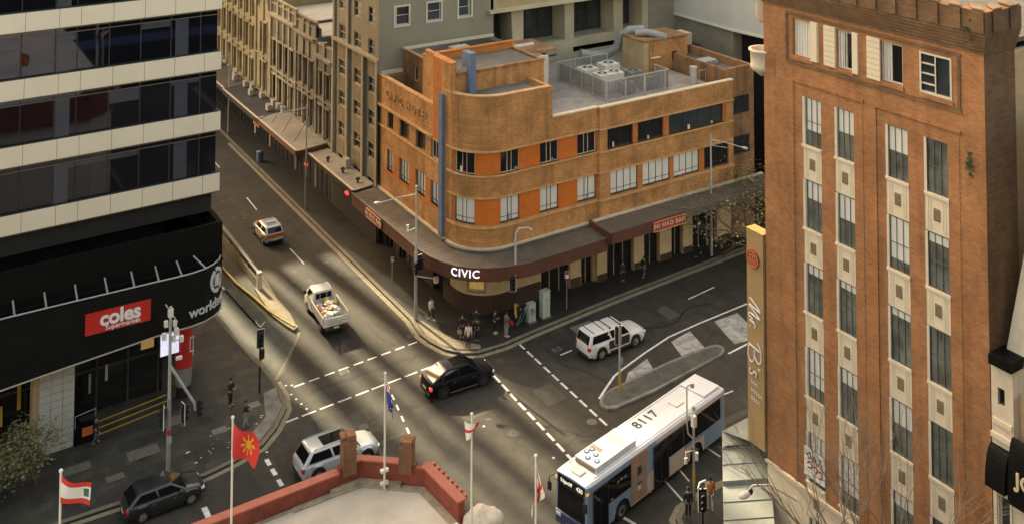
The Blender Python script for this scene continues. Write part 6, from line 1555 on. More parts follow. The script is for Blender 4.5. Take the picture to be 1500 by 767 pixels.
q = MB(); q.box(-.75, -.50, -.42, .42, 1.56, 1.68, 'sign_white'); build('roof_light', q, tx, local=True, bevel=.03)
q = MB()
for y in (-.55, .55): q.tube([(-1.4, y, 1.60), (.2, y, 1.60)], .02, 'rim', 5)
q.box(-1.35, .15, -.5, .5, 1.555, 1.57, 'cargo_grey'); build('roof_panel', q, tx, local=True)

# black coupe-roofed SUV crossing
bk = car('car', 'glossy black SUV with sloping rear crossing the intersection, red tail lights on', 'car', (34.75, 63.85, 0), R(-3), L=4.9, W=1.98, H=1.66, wheels=(-1.48, 1.50), wr=.38,
    belt=[(-2.45, .98), (-2.3, 1.12), (-1.6, 1.12), (1.1, 1.06), (1.5, 1.04), (2.1, .95), (2.45, .70)], glass=(-2.30, -1.25, .50, 1.45), body='car_black', lights='lamp_red_lit', rim='rim_dark', tum=.72)
q = MB(); q.box(-1.0, 1.0, -1.0, -.97, .28, .33, 'rim'); q.box(-1.0, 1.0, .97, 1.0, .28, .33, 'rim'); build('side_step', q, bk, local=True)
q = MB(); q.box(-.55, .45, -.5, .5, 1.655, 1.668, 'car_glass'); build('sunroof', q, bk, local=True)

# silver SUV behind the brick piers
sv = car('car', 'pale silver SUV with black sunroof waiting behind the brick piers', 'car', (24.75, 60.65, 0), R(0), L=5.0, W=1.94, H=1.72, wheels=(-1.5, 1.55), wr=.37,
    belt=[(-2.5, 1.05), (-2.35, 1.12), (1.0, 1.06), (1.3, 1.05), (2.1, .97), (2.5, .72)], glass=(-2.38, -1.95, .40, 1.25), body='car_silver')
q = MB(); q.box(-1.05, .35, -.48, .48, 1.715, 1.73, 'car_glass'); build('sunroof', q, sv, local=True)
q = MB()
for y in (-.68, .68): q.tube([(-1.7, y, 1.72), (-1.6, y, 1.77), (.1, y, 1.77), (.2, y, 1.72)], .022, 'rim', 6)
build('roof_rail', q, sv, local=True)

# dark wagon bottom left
gw = car('car', 'dark grey hatchback half hidden at the lower left kerb', 'car', (15.15, 62.75, 0), R(1), L=4.35, W=1.80, H=1.50, wheels=(-1.3, 1.35), wr=.33,
    belt=[(-2.17, .96), (-2.05, 1.02), (1.0, .97), (1.3, .94), (1.9, .82), (2.17, .64)], glass=(-2.05, -1.55, .30, 1.15), body='car_grey')

# white pickup with canopy and roof bars
hx = car('pickup_truck', 'white double cab pickup with canopy and black roof bars', 'pickup truck', (46.35, 61.9, 0), R(1), L=5.3, W=1.86, H=1.84, wheels=(-1.55, 1.52), wr=.39,
    belt=[(-2.65, 1.12), (-2.5, 1.18), (.9, 1.14), (1.25, 1.14), (2.2, 1.06), (2.65, .82)], glass=(-2.62, -2.42, .55, 1.28), body='car_white', lights='lamp_red', tum=.84)
q = MB()
for x in (-2.05, -1.15): q.box(x - .02, x + .02, -.66, .66, 1.845, 1.875, 'plastic_black')
build('canopy_seam', q, hx, local=True)
q = MB()
for x in (-.65, .25):
    q.tube([(x, -.74, 1.90), (x, .74, 1.90)], .03, 'plastic_black', 6)
    for y in (-.66, .66): q.box(x - .06, x + .06, y - .05, y + .05, 1.82, 1.9, 'plastic_black')
build('roof_bar', q, hx, local=True)
q = MB()
for s in (1, -1):
    q.box(-.95, -.80, s * .80 - .02, s * .80 + .02, 1.16, 1.80, 'car_white', None); 
build('canopy_pillar', q, hx, local=True)
q = MB()
for s in (1, -1): q.box(-.9, .95, s * .93 - .01, s * .93 + .012, .55, 1.12, 'plastic_black')
build('dark_door', q, hx, local=True)
q = MB(); q.box(.3, 1.4, -1.02, -.94, .38, .44, 'plastic_black'); q.box(-.8, 1.0, -1.02, -.94, .36, .42, 'plastic_black'); q.box(-.8, 1.0, .94, 1.02, .36, .42, 'plastic_black'); build('side_step', q, hx, local=True)
q = MB(); q.tube([(2.3, -.86, 1.0), (2.55, -.84, 1.4), (2.3, -.84, 1.65)], .02, 'plastic_black', 5); build('snorkel', q, hx, local=True)

# white tray truck full of rubbish
ut = thing('tray_truck', 'white tray truck loaded with a jumble of rubbish, driving up the narrow street', 'truck', (30.4, 77.0, 0), R(90 - 4))
q = MB()
def loft(mb, secs, m, sm=False):
    n = len(secs[0]); vs = [p for s_ in secs for p in s_]; fs = []
    for i in range(len(secs) - 1):
        for k in range(n): fs.append((i * n + k, i * n + (k + 1) % n, (i + 1) * n + (k + 1) % n, (i + 1) * n + k))
    fs.append(tuple(range(n))[::-1]); fs.append(tuple((len(secs) - 1) * n + k for k in range(n))); mb.add(vs, fs, m, sm)
def csec(x, w, z0, z1, wt): return [(x, -w, z0), (x, w, z0), (x, w, (z0 + z1) * .52), (x, wt, z1 - .06), (x, wt - .1, z1), (x, -wt + .1, z1), (x, -wt, z1 - .06), (x, -w, (z0 + z1) * .52)]
loft(q, [csec(.55, .86, .5, 2.0, .74), csec(1.0, .87, .45, 2.06, .76), csec(1.75, .88, .45, 2.02, .74), csec(2.25, .88, .45, 1.62, .80), csec(2.6, .87, .45, 1.32, .82), csec(2.85, .80, .5, 1.1, .74)], 'car_white')
build('cab', q, ut, local=True, bevel=.03)
q = MB(); q.add([(1.80, -.66, 2.0), (1.80, .66, 2.0), (2.27, .72, 1.62), (2.27, -.72, 1.62)], [(0, 1, 2, 3)], 'car_glass'); q.v = [(a + .02, b, c + .02) for a, b, c in q.v]; build('windscreen', q, ut, local=True)
q = MB(); q.box(.53, .548, -.62, .62, 1.45, 1.85, 'car_glass'); build('rear_window', q, ut, local=True)
q = MB(); q.box(.51, .53, -.25, -.22, 1.45, 1.85, 'car_white'); q.box(.50, .53, .28, .31, 1.45, 1.85, 'car_white'); build('window_guard', q, ut, local=True)
for s in (1, -1):
    q = MB(); q.add([(.85, s * .83, 1.35), (2.0, s * .86, 1.35), (1.72, s * .765, 1.92), (.85, s * .765, 1.92)], [(0, 1, 2, 3)], 'car_glass'); q.v = [(a, b + s * .015, c) for a, b, c in q.v]; build('side_window', q, ut, local=True)
    q = MB(); q.box(2.0, 2.1, s * .9, s * 1.12, 1.35, 1.62, 'plastic_black'); build('mirror', q, ut, local=True)
    for x in (-1.5, 1.9):
        q = MB(); q.tube([(x, s * .90, .38), (x, s * .62, .38)], .38, 'tyre', 20); w_ = build('wheel', q, ut, local=True); q = MB(); q.disc((x, s * .895, .38), (0, s, 0), .2, 'rim', 14, .01); build('rim', q, w_, local=True)
    q = MB(); q.box(-2.72, -2.66, s * .72 - .12, s * .72 + .12, .62, .76, 'lamp_red'); build('tail_light', q, ut, local=True)
    q = MB(); q.box(-2.6, .45, s * .98 - .03, s * .98 + .03, .9, 1.45, 'car_white'); q.box(-2.62, .47, s * .98 - .045, s * .98 + .045, 1.43, 1.50, 'cream_stone')
    for k in range(5): q.box(-2.5 + .7 * k, -2.44 + .7 * k, s * 1.01, s * 1.035, .9, 1.43, 'cream_stone')
    build('side_board', q, ut, local=True)
q = MB(); q.box(-2.62, .48, -.98, .98, .80, .90, 'car_white'); q.box(-2.6, 2.4, -.45, .45, .45, .8, 'plastic_black'); build('tray', q, ut, local=True)
q = MB(); q.box(-2.66, -2.60, -.95, .95, .88, 1.42, 'car_white'); q.box(-2.68, -2.6, -.95, .95, 1.12, 1.17, 'cream_stone'); q.box(-2.70, -2.66, -.5, .55, .95, 1.34, 'cargo_cream'); build('tailboard', q, ut, local=True)
q = MB(); q.box(-2.66, -2.62, -.9, .9, .50, .80, 'plastic_black'); q.box(-2.68, -2.66, -.2, .2, .62, .74, 'plate'); build('rear_bumper', q, ut, local=True)
random.seed(14)
cg = MB()
for k in range(34):
    x = random.uniform(-2.4, .2); y = random.uniform(-.75, .75); s_ = random.uniform(.12, .34)
    M = Matrix.Translation((x, y, 1.1 + random.uniform(0, .38))) @ Matrix.Rotation(random.uniform(0, 3), 4, 'Z') @ Matrix.Rotation(random.uniform(-.6, .6), 4, 'X')
    mm = random.choice(['cargo_white', 'cargo_white', 'cargo_cream', 'cargo_grey', 'cargo_yellow', 'cargo_white', 'timber'])
    if random.random() < .5: cg.box(-s_, s_, -s_ * .6, s_ * .6, -.12, .12, mm, M)
    else: cg.blob(tuple(M.translation), s_ * 1.1, mm, 9, 6, .6, (1, 1, .6))
cg.box(-2.55, .4, -.92, .92, .9, 1.08, 'cargo_grey')
cg.tube([(-1.5 + .5 * math.cos(a), -.05 + .5 * math.sin(a), 1.42) for a in [k * PI / 9 for k in range(18)]], .07, 'cargo_white', 6, closed=True)
cg.box(-1.6, -.3, .62, .85, 1.15, 1.40, 'cargo_red', Matrix.Rotation(R(4), 4, 'Z'))
for k in range(5): cg.tube([(random.uniform(-2.4, -1.6), random.uniform(-.8, .8), 1.5), (random.uniform(-.6, .2), random.uniform(-.8, .8), 1.55)], .025, 'timber', 5)
ld = build('rubbish_load', cg); tagit(ld, 'jumbled load of bags, offcuts and a red box in the white truck tray', 'load')
ld.location = (30.4, 77.0, 0); ld.rotation_euler = (0, 0, R(86))

# ---------------- articulated city bus
bus = thing('bus', 'white and light blue city bus with number 8117 on its roof', 'bus', (39.55, 49.5, 0), R(180 + 12.5)); bus.scale = (1.05, 1, 1)
BL = 12.4; bw = 1.25
def bsec(x, w, zt=3.02, sh=.0): return [(x, -w, .32), (x, -w * 1.0, 1.2), (x, -w * .985, 2.70), (x, -w * .955, 2.90), (x, -w * .86, zt), (x, 0, zt + .05), (x, w * .86, zt), (x, w * .955, 2.90), (x, w * .985, 2.70), (x, w, 1.2), (x, w, .32)]
xs = [-6.2, -6.12, -5.9, -5.5, 5.5, 5.85, 6.05, 6.15]
ww = [1.12, 1.19, 1.235, 1.25, 1.25, 1.235, 1.19, 1.12]; zz_ = [2.9, 2.96, 3.0, 3.02, 3.02, 3.01, 2.98, 2.94]
WHB = (-3.15, 3.45)
def secs_with_arches():
    base = [-6.2, -6.12, -5.9, -5.5] + [i * .12 for i in range(-45, 46)] + [5.5, 5.85, 6.05, 6.15]
    out = []
    for x in base:
        w = interp(list(zip(xs, ww)), x); zt = interp(list(zip(xs, zz_)), x); s_ = bsec(x, w, zt)
        zl = .32
        for c in WHB:
            d = abs(x - c)
            if d < .62: zl = max(zl, .48 + math.sqrt(.62 ** 2 - d * d) * .98)
        s_[0] = (x, -w, zl); s_[-1] = (x, w, zl); out.append(s_)
    return out
ss = secs_with_arches(); q = MB(); n = 11
vs = [p for s_ in ss for p in s_]
fl = {'bus_blue': [], 'bus_panel': [], 'sign_white': []}
for i in range(len(ss) - 1):
    for k in range(n - 1):
        x = (ss[i][0][0] + ss[i + 1][0][0]) / 2
        m = 'bus_white' if k in (3, 4, 5, 6) else (('bus_blue' if x > .5 else 'bus_panel') if k in (2, 7) else ('bus_blue' if (x < -3.9 or x > 2.6 or k in (1, 8)) else 'bus_panel'))
        fl.setdefault(m, []).append((i * n + k, i * n + k + 1, (i + 1) * n + k + 1, (i + 1) * n + k))
for m, f in fl.items():
    if f: q.add(vs, f, m, False)
q.add(vs, [tuple(range(n))[::-1]], 'bus_blue'); q.add(vs, [tuple((len(ss) - 1) * n + k for k in range(n))], 'bus_blue')
build('body', q, bus, local=True)
q = MB(); q.box(-6.0, 5.9, -1.1, 1.1, .30, .9, 'plastic_black'); build('underbody', q, bus, local=True)
# long side glass, left side (local +Y) faces the camera
for s in (1, -1):
    segs = [(-5.6, -2.0), (-1.95, .3), (2.72, 4.55)] if s > 0 else [(-5.6, -2), (-1.9, 1.6), (1.7, 5.0)]
    for a, b in segs:
        q = MB(); q.add([(a, s * 1.252, 1.42), (b, s * 1.252, 1.42), (b, s * 1.238, 2.66), (a, s * 1.238, 2.66)], [(0, 1, 2, 3)], 'car_glass')
        q.v = [(x, y + s * .012, z) for x, y, z in q.v]; w_ = build('side_window', q, bus, local=True)
        q = MB(); x = a + 1.15
        while x < b - .4: q.box(x - .015, x + .015, s * 1.256 if s > 0 else -1.272, s * 1.272 if s > 0 else -1.256, 1.45, 2.62, 'plastic_black'); x += 1.2
        if q.v: build('window_divider', q, w_, local=True)
# doors on the near side: front and middle
for a, b in ((4.62, 5.75), (-.55, .75)):
    q = MB(); q.box(a, b, 1.245, 1.275, .36, 2.62, 'car_glass'); d_ = build('door', q, bus, local=True)
    q = MB()
    for x in (a, (a + b) / 2, b): q.box(x - .035, x + .035, 1.27, 1.29, .36, 2.64, 'plastic_black')
    q.box(a, b, 1.27, 1.29, .34, .42, 'plastic_black'); q.box(a, b, 1.27, 1.29, 2.58, 2.66, 'plastic_black'); build('door_frame', q, d_, local=True)
q = MB(); q.box(1.35, 2.68, 1.25, 1.268, .42, 2.9, 'bus_tan'); ad = build('advert_panel', q, bus, local=True)
q = MB(); q.box(1.85, 2.2, 1.268, 1.275, 1.0, 2.2, 'sticker_dark'); q.box(1.80, 2.25, 1.275, 1.281, 1.35, 1.75, 'cloth_grey'); q.box(1.9, 2.2, 1.275, 1.281, .95, 1.2, 'cloth_white'); build('advert_picture', q, ad, local=True)
q = MB(); q.box(.35, 1.3, 1.252, 1.262, .4, 1.4, 'bus_panel'); q.box(-2.0, -.6, 1.252, 1.262, .4, 1.4, 'bus_panel'); [build('side_panel', MB().add(v_, f_, m_, sm_), bus, local=True) for v_, f_, m_, sm_ in q.ch]
q = MB()
for x, z in ((3.5, 2.25), (3.2, 2.22), (3.8, 2.2), (.1, 2.5), (-.3, 2.52), (4.3, 1.52)): q.box(x - .1, x + .1, 1.26, 1.27, z - .05, z + .05, 'cloth_grey')
build('side_lettering', q, bus, local=True)
q = MB(); q.add([(6.175, -1.02, 1.0), (6.175, 1.02, 1.0), (6.13, .98, 2.35), (6.13, -.98, 2.35)], [(0, 1, 2, 3)], 'car_glass'); q.v = [(x + .02, y, z) for x, y, z in q.v]; build('windscreen', q, bus, local=True)
q = MB(); q.box(6.06, 6.175, -1.0, 1.0, 2.38, 2.86, 'display_black'); dp = build('destination_display', q, bus, local=True)
fd = planefn((6.18, .2, 2.62), (0, 1, 0), (0, 0, 1))
q = text_mb('Edgecliff', .26, 'display_lit', planefn((6.178, -.35, 2.62), (0, 1, 0), (0, 0, 1)), .01, bold=.004); build('destination_text', q, dp, local=True)
q = text_mb('430', .32, 'display_lit', planefn((6.178, .62, 2.62), (0, 1, 0), (0, 0, 1)), .01, bold=.006); build('route_number', q, dp, local=True)
q = MB(); q.box(5.9, 6.26, -1.15, 1.15, .28, .95, 'bus_navy'); build('front_bumper', q, bus, local=True, bevel=.08)
q = MB(); q.box(6.25, 6.28, -.27, .27, .42, .54, 'safety_yellow'); build('number_plate', q, bus, local=True)
for s in (1, -1):
    q = MB(); q.box(6.15, 6.28, s * .85 - .18, s * .85 + .18, .68, .88, 'lamp_clear'); build('headlight', q, bus, local=True, bevel=.03)
    q = MB(); q.box(6.0, 6.2, s * 1.12 - .06, s * 1.12 + .06, 2.55, 2.68, 'lamp_amber'); build('marker_light', q, bus, local=True)
    q = MB(); q.tube([(6.1, s * 1.1, 2.75), (6.5, s * 1.3, 2.7), (6.5, s * 1.32, 2.4)], .03, 'plastic_black', 5); q.box(6.44, 6.52, s * 1.32 - .12, s * 1.32 + .12, 1.95, 2.4, 'plastic_black'); build('mirror', q, bus, local=True)
    q = MB(); q.box(-6.23, -6.16, s * .95 - .1, s * .95 + .1, 1.0, 1.5, 'lamp_red'); build('tail_light', q, bus, local=True)
    for c in WHB:
        q = MB(); q.tube([(c, s * 1.22, .48), (c, s * .85, .48)], .48, 'tyre', 24); w_ = build('wheel', q, bus, local=True)
        q = MB(); q.disc((c, s * 1.222, .48), (0, s, 0), .28, 'rim', 20, .012, .10); q.disc((c, s * 1.2, .48), (0, s, 0), .12, 'rim_dark', 12, .06); build('rim', q, w_, local=True)
q = MB(); q.box(-6.24, -6.18, -.95, .95, 1.5, 2.5, 'car_glass'); build('rear_window', q, bus, local=True)
q = MB(); q.box(1.75, 5.05, -.80, .80, 3.03, 3.34, 'bus_white'); q.box(1.75, 4.9, -.84, -.80, 3.04, 3.2, 'stone_white'); ac = build('roof_unit', q, bus, local=True, bevel=.05)
q = MB()
for x, y in ((4.6, .28), (4.72, -.08), (4.25, .02), (4.38, -.34), (4.05, -.28)): q.disc((x, y * 1.6, 3.34), (0, 0, 1), .17, 'bus_navy', 16, .03); q.disc((x, y * 1.6, 3.37), (0, 0, 1), .07, 'stone_white', 10, .01)
q.box(3.65, 3.95, -.75, .05, 3.34, 3.355, 'vent_grille'); build('fan', q, ac, local=True)
q = MB(); q.box(5.05, 5.10, -.7, .7, 3.08, 3.26, 'vent_grille'); build('intake_grille', q, ac, local=True)
q = MB(); q.box(5.35, 5.85, -.35, .35, 3.06, 3.12, 'stone_white'); build('roof_hatch', q, bus, local=True, bevel=.03)
q = MB(); q.box(-3.2, -2.5, -.35, .35, 3.06, 3.12, 'stone_white'); build('roof_hatch', q, bus, local=True, bevel=.03)
q = MB(); q.box(-5.95, -4.4, -.95, .95, 3.04, 3.16, 'bus_white'); build('rear_roof_pod', q, bus, local=True, bevel=.05)
q = MB()
for y in (-.95, .95): q.box(-5.4, 5.4, y - .02, y + .02, 3.03, 3.06, 'stone_white')
build('roof_rib', q, bus, local=True)
q = text_mb('8117', .95, 'display_black', planefn((-.35, -.28, 3.075), (-1, 0, 0), (0, -1, 0)), .008, bold=.008, spacing=1.05); build('roof_number', q, bus, local=True)

# ================================================================== STREET FURNITURE
def signal_head(parent, x, y, z, yaw, m=3, board=True):
    """traffic signal head with its backing board; lenses face yaw"""
    M = Matrix.Translation((x, y, z)) @ Matrix.Rotation(yaw, 4, 'Z')
    b = MB(); b.box(-.02, .02, -.24, .24, -.14, m * .32 + .12, 'signal_black', M) if board else None
    b.box(.02, .20, -.14, .14, 0, m * .32, 'signal_black', M)
    h = build('signal_head', b, parent)
    e = MB()
    for a0, a1, c0, c1 in ((-.25, -.23, -.15, m * .32 + .13), (.23, .25, -.15, m * .32 + .13), (-.25, .25, m * .32 + .11, m * .32 + .13), (-.25, .25, -.15, -.13)):
        e.box(-.025, .025, a0, a1, c0, c1, 'pole_white', M)
    if board: build('board_edge', e, h)
    e = MB()
    for k in range(m):
        c = M @ Vector((.20, 0, .16 + .32 * k)); e.disc(c, M.to_3x3() @ Vector((1, 0, 0)), .10, 'window_dark', 12, .01)
    for k in range(m):
        c = M @ Vector((.20, 0, .16 + .32 * k)); d = M.to_3x3() @ Vector((1, 0, 0)); e.disc(c, d, .125, 'signal_black', 12, .14, .112)
    build('lens', e, h)
    return h
def ped_head(parent, x, y, z, yaw):
    M = Matrix.Translation((x, y, z)) @ Matrix.Rotation(yaw, 4, 'Z'); b = MB(); b.box(0, .18, -.15, .15, 0, .62, 'signal_black', M); h = build('walk_signal', b, parent)
    e = MB(); e.box(.18, .19, -.11, .11, .34, .56, 'window_dark', M); build('lens', e, h); return h
def push_button(parent, x, y, z, yaw, m='safety_yellow'):
    M = Matrix.Translation((x, y, z)) @ Matrix.Rotation(yaw, 4, 'Z'); b = MB(); b.box(.05, .16, -.06, .06, 0, .22, m, M); build('push_button', b, parent)
def lamp_arm(parent, p0, p1, r=.045, head=.55, m='pale_steel'):
    b = MB(); p0 = Vector(p0); p1 = Vector(p1); b.tube([p0, p0.lerp(p1, .5) + Vector((0, 0, .06)), p1], [r * 1.3, r, r * .8], m, 8); build('arm', b, parent)
    d = (p1 - p0).normalized(); b = MB(); b.tube([p1, p1 + d * head * .3, p1 + d * head * .8, p1 + d * head], [.05, .12, .13, .05], 'pale_steel', 8); build('lamp_head', b, parent)

# tall lamp pole at the hotel corner with signals
p = thing('street_lamp', 'tall grey lamp and signal pole at the hotel corner kerb by the narrow street', 'street lamp', (36.05, 73.0, .15))
b = MB(); b.cyl(36.05, 73.0, .15, 3.6, .13, 'galvanised', 12, .12); b.cyl(36.05, 73.0, 3.6, 10.0, .095, 'pale_steel', 12, .07); b.cyl(36.05, 73.0, 10.0, 10.15, .09, 'pale_steel', 12); build('pole', b, p)
lamp_arm(p, (36.05, 73.0, 9.5), (33.6, 74.0, 9.1))
b = MB(); b.tube([(36.05, 73, 7.0), (35.5, 73.2, 6.8)], .03, 'stone_white', 6); b.cyl(35.45, 73.25, 6.75, 7.25, .1, 'stone_white', 8); build('camera', b, p)
signal_head(p, 36.28, 72.85, 3.9, R(-80)); signal_head(p, 35.9, 72.8, 3.7, R(-100), board=False)
b = MB(); b.tube([(36.05, 73, 3.4), (37.4, 72.4, 3.1)], .04, 'pale_steel', 6); build('mast_arm', b, p); b = MB(); b.box(37.3, 37.6, 72.2, 72.5, 2.8, 3.25, 'pale_steel'); build('sensor', b, p)
b = MB(); b.cyl(36.05, 73, 4.2, 5.4, .11, 'safety_yellow', 10); 
b = MB(); b.cyl(36.05, 73.0, 3.55, 5.2, .125, 'pale_steel', 10); build('sleeve', b, p)
# curved-arm lamp in front of the hotel
p = thing('street_lamp', 'grey lamp pole with curved top arm and yellow foot before the rounded hotel corner', 'street lamp', (42.2, 69.2, .15))
cx0, cy0 = 41.62, 67.55
p.location = (cx0, cy0, .15); WLOC[p.name] = Vector((cx0, cy0, .15))
b = MB(); b.cyl(cx0, cy0, .15, 3.1, .06, 'black_metal', 10); b.tube([(cx0, cy0, 3.0), (cx0, cy0, 6.9), (cx0 + .06, cy0, 7.25), (cx0 + .3, cy0, 7.5), (cx0 + .9, cy0 - .1, 7.45), (cx0 + 1.15, cy0 - .12, 7.35)], [.10, .085, .08, .075, .06, .05], 'pale_steel', 10); build('pole', b, p)
b = MB(); b.tube([(cx0 + 1.05, cy0 - .12, 7.4), (cx0 + 1.3, cy0 - .15, 7.2)], [.1, .13], 'pale_steel', 8); build('lamp_head', b, p)
signal_head(p, cx0 - .28, cy0 - .05, 3.2, R(-110)); push_button(p, cx0, cy0, 1.1, R(-90)); ped_head(p, cx0 + .12, cy0 - .02, 2.3, R(-30))
b = MB(); b.cyl(cx0, cy0, 1.3, 2.1, .085, 'safety_yellow', 10); build('yellow_sleeve', b, p)
# twin arm lamp further along the cross street
p = thing('street_lamp', 'tall lamp pole with double arm by the bare street tree, right part of the hotel', 'street lamp', (62.2, 68.6, .15))
b = MB(); b.cyl(62.2, 68.6, .15, 3.2, .12, 'galvanised', 12); b.cyl(62.2, 68.6, 3.2, 10.4, .09, 'pale_steel', 12, .07); build('pole', b, p)
lamp_arm(p, (62.2, 68.6, 10.0), (63.9, 66.6, 9.6)); b = MB(); b.tube([(62.2, 68.6, 9.5), (63.1, 67.5, 9.45)], .03, 'pale_steel', 6); build('brace', b, p)
# lamps up the narrow street
for label, x, y, h, ax in (('tall thin lamp pole beside the broad pale awning', 36.3, 97.3, 10.0, 4.4), ('lamp pole far up the narrow street by the dark awning', 36.4, 123.0, 9.4, 3.6)):
    p = thing('street_lamp', label, 'street lamp', (x, y, .15)); b = MB(); b.cyl(x, y, .15, 3.2, .11, 'galvanised', 10); b.cyl(x, y, 3.2, h, .08, 'pale_steel', 10, .06); build('pole', b, p)
    lamp_arm(p, (x, y, h - .3), (x - ax * .85, y + ax * .25, h - .8)); b = MB(); b.tube([(x, y, h - .9), (x - ax * .4, y + ax * .12, h - .55)], .02, 'pale_steel', 5); b.cyl(x + .15, y, h - 2.2, h - 1.2, .08, 'pale_steel', 8); build('brace', b, p)
# CCTV and signal pole on the plaza
px, py = 15.94, 64.95
p = thing('signal_pole', 'tall grey plaza pole crowded with cameras and signal heads in front of the red column', 'traffic light', (px, py, .15))
b = MB(); b.cyl(px, py, .15, 4.6, .14, 'galvanised', 12, .12); b.cyl(px, py, 4.6, 9.9, .10, 'pale_steel', 12, .08); build('pole', b, p)
b = MB()
for dx, dz, s in ((.0, 9.6, .28), (-.25, 9.0, .2), (.25, 8.9, .2), (-.35, 8.3, .22), (.35, 8.4, .24), (.65, 7.9, .2), (.2, 8.0, .18)):
    b.box(px + dx - s / 2, px + dx + s / 2, py - .12, py + .12, dz - s, dz + s * .6, 'stone_white')
b.tube([(px - .3, py, 10.1), (px + .4, py, 8.9)], .04, 'pale_steel', 6); b.tube([(px, py, 7.9), (px + .65, py, 7.8)], .03, 'pale_steel', 6); b.box(px + .35, px + .7, py - .1, py + .1, 6.7, 6.85, 'stone_white')
build('camera', b, p)
b = MB(); b.tube([(px, py, 6.5), (px + 1.45, py - .1, 3.9), (px + 1.5, py - .1, 3.5)], [.09, .08, .07], 'pale_steel', 8); build('strut', b, p)
signal_head(p, px - .30, py, 3.1, R(165)); signal_head(p, px + .85, py + .15, 2.9, R(10)); signal_head(p, px + 1.6, py - .1, 3.1, R(-10), board=False)
b = MB(); b.disc((px + .02, py - .14, 2.7), (0, -1, 0), .16, 'badge_red', 12, .02); b.box(px - .14, px + .14, py - .17, py - .15, 2.05, 2.45, 'pale_steel'); build('notice', b, p)
# corner signal at the plaza kerb
px, py = 23.1, 70.2
p = thing('traffic_light', 'traffic light with white edged backing board at the plaza kerb beside the driveway', 'traffic light', (px, py, .15))
b = MB(); b.cyl(px, py, .15, 3.3, .065, 'black_metal', 10); b.cyl(px, py, 1.9, 2.5, .08, 'safety_yellow', 10); b.tube([(px, py, 4.45), (px - .2, py + .3, 4.7), (px - .2, py + .3, 4.85)], .03, 'pole_white', 6); b.tube([(px, py, 4.45), (px + .3, py, 4.7)], .03, 'pole_white', 6); build('pole', b, p)
signal_head(p, px, py - .05, 3.25, R(-100)); ped_head(p, px + .05, py - .05, 2.4, R(-60))
# island signal
px, py = 43.51, 57.2
p = thing('traffic_light', 'traffic light on the median island beside the pickup, bright yellow foot', 'traffic light', (px, py, .15))
b = MB(); b.cyl(px, py, 1.3, 4.25, .07, 'pale_steel', 10); build('pole', b, p); b = MB(); b.cyl(px, py, .15, 1.3, .095, 'safety_yellow', 12); build('yellow_foot', b, p)
signal_head(p, px - .05, py + .1, 3.25, R(75)); 
b = MB(); b.disc((px + .12, py - .02, 2.0), (.5, -1, 0), .28, 'galvanised', 8, .02); build('sign_back', b, p)
b = MB(); b.tube([(px, py, 4.2), (px - .25, py + .1, 4.45)], .03, 'pole_white', 6); build('bracket', b, p)
# corner pole bottom right
px, py = 40.0, 45.7
p = thing('signal_pole', 'slim pole with lamp, cameras and yellow stickers in front of the bus rear wheel', 'traffic light', (px, py, .15))
b = MB(); b.cyl(px, py, .15, 4.6, .07, 'galvanised', 10); b.tube([(px, py, 4.0), (px - .35, py + .1, 4.4), (px - .42, py + .1, 5.0), (px - .42, py + .1, 7.0)], .045, 'pale_steel', 8); b.tube([(px - .42, py + .1, 7.0), (px - .2, py, 7.1)], .04, 'pale_steel', 6); build('pole', b, p)
b = MB(); b.cyl(px - .1, py, 6.9, 7.15, .12, 'pale_steel', 10); b.cyl(px, py, 5.6, 5.85, .1, 'pale_steel', 10); b.box(px - .12, px + .12, py - .12, py + .12, 4.7, 5.3, 'stone_white'); b.tube([(px, py, 4.6), (px - .1, py, 5.5)], .03, 'pale_steel', 6); b.cyl(px + .1, py - .1, 2.9, 3.3, .11, 'stone_white', 10); b.cyl(px - .6, py, 2.9, 3.2, .09, 'stone_white', 10); b.tube([(px, py, 3.4), (px - .6, py, 3.5), (px - .6, py, 3.2)], .03, 'pale_steel', 6); build('camera', b, p)
b = MB(); b.cyl(px, py, 1.6, 2.3, .085, 'safety_yellow', 10); build('yellow_sleeve', b, p)
signal_head(p, px - .15, py - .05, .35 + 0.0, R(-110), 3) if False else None
# hand crossing signal low at the frame bottom
px, py = 39.2, 44.1
p = thing('traffic_light', 'black signal head with pale hood at the bottom edge below the dark coated person', 'traffic light', (px, py, .15)); b = MB(); b.cyl(px, py, .15, 2.6, .06, 'black_metal', 10); build('pole', b, p); signal_head(p, px, py, 1.4, R(-120))
b = MB(); b.tube([(px - .3, py, 2.6), (px - .2, py, 2.85), (px + .2, py, 2.85), (px + .3, py, 2.4)], .06, 'stone_white', 6); build('hood', b, p)
# parking signs
def pole_sign(label, x, y, h, sw, sh, yaw, face='badge_red', two=True):
    t = thing('street_sign', label, 'sign', (x, y, .15), yaw); b = MB(); b.cyl(0, 0, 0, h, .035, 'galvanised', 8); build('pole', b, t, local=True)
    b = MB(); b.box(-sw / 2, sw / 2, -.05, -.035, h - sh, h, 'sign_white'); pl_ = build('plate', b, t, local=True)
    b = MB(); b.box(-sw / 2 + .02, sw / 2 - .02, -.055, -.05, h - sh * .55, h - .02, face); b.box(-sw / 2 + .02, -sw / 6, -.055, -.05, h - sh + .03, h - sh * .6, face); build('marking', b, pl_, local=True)
pole_sign('red and white parking sign beside the tall utility cabinet', 46.58, 68.0, 2.9, .32, .55, R(-20))
pole_sign('small sign on a thin post at the shaded kerb of the narrow street', 36.4, 78.0, 2.7, .22, .35, R(-20))
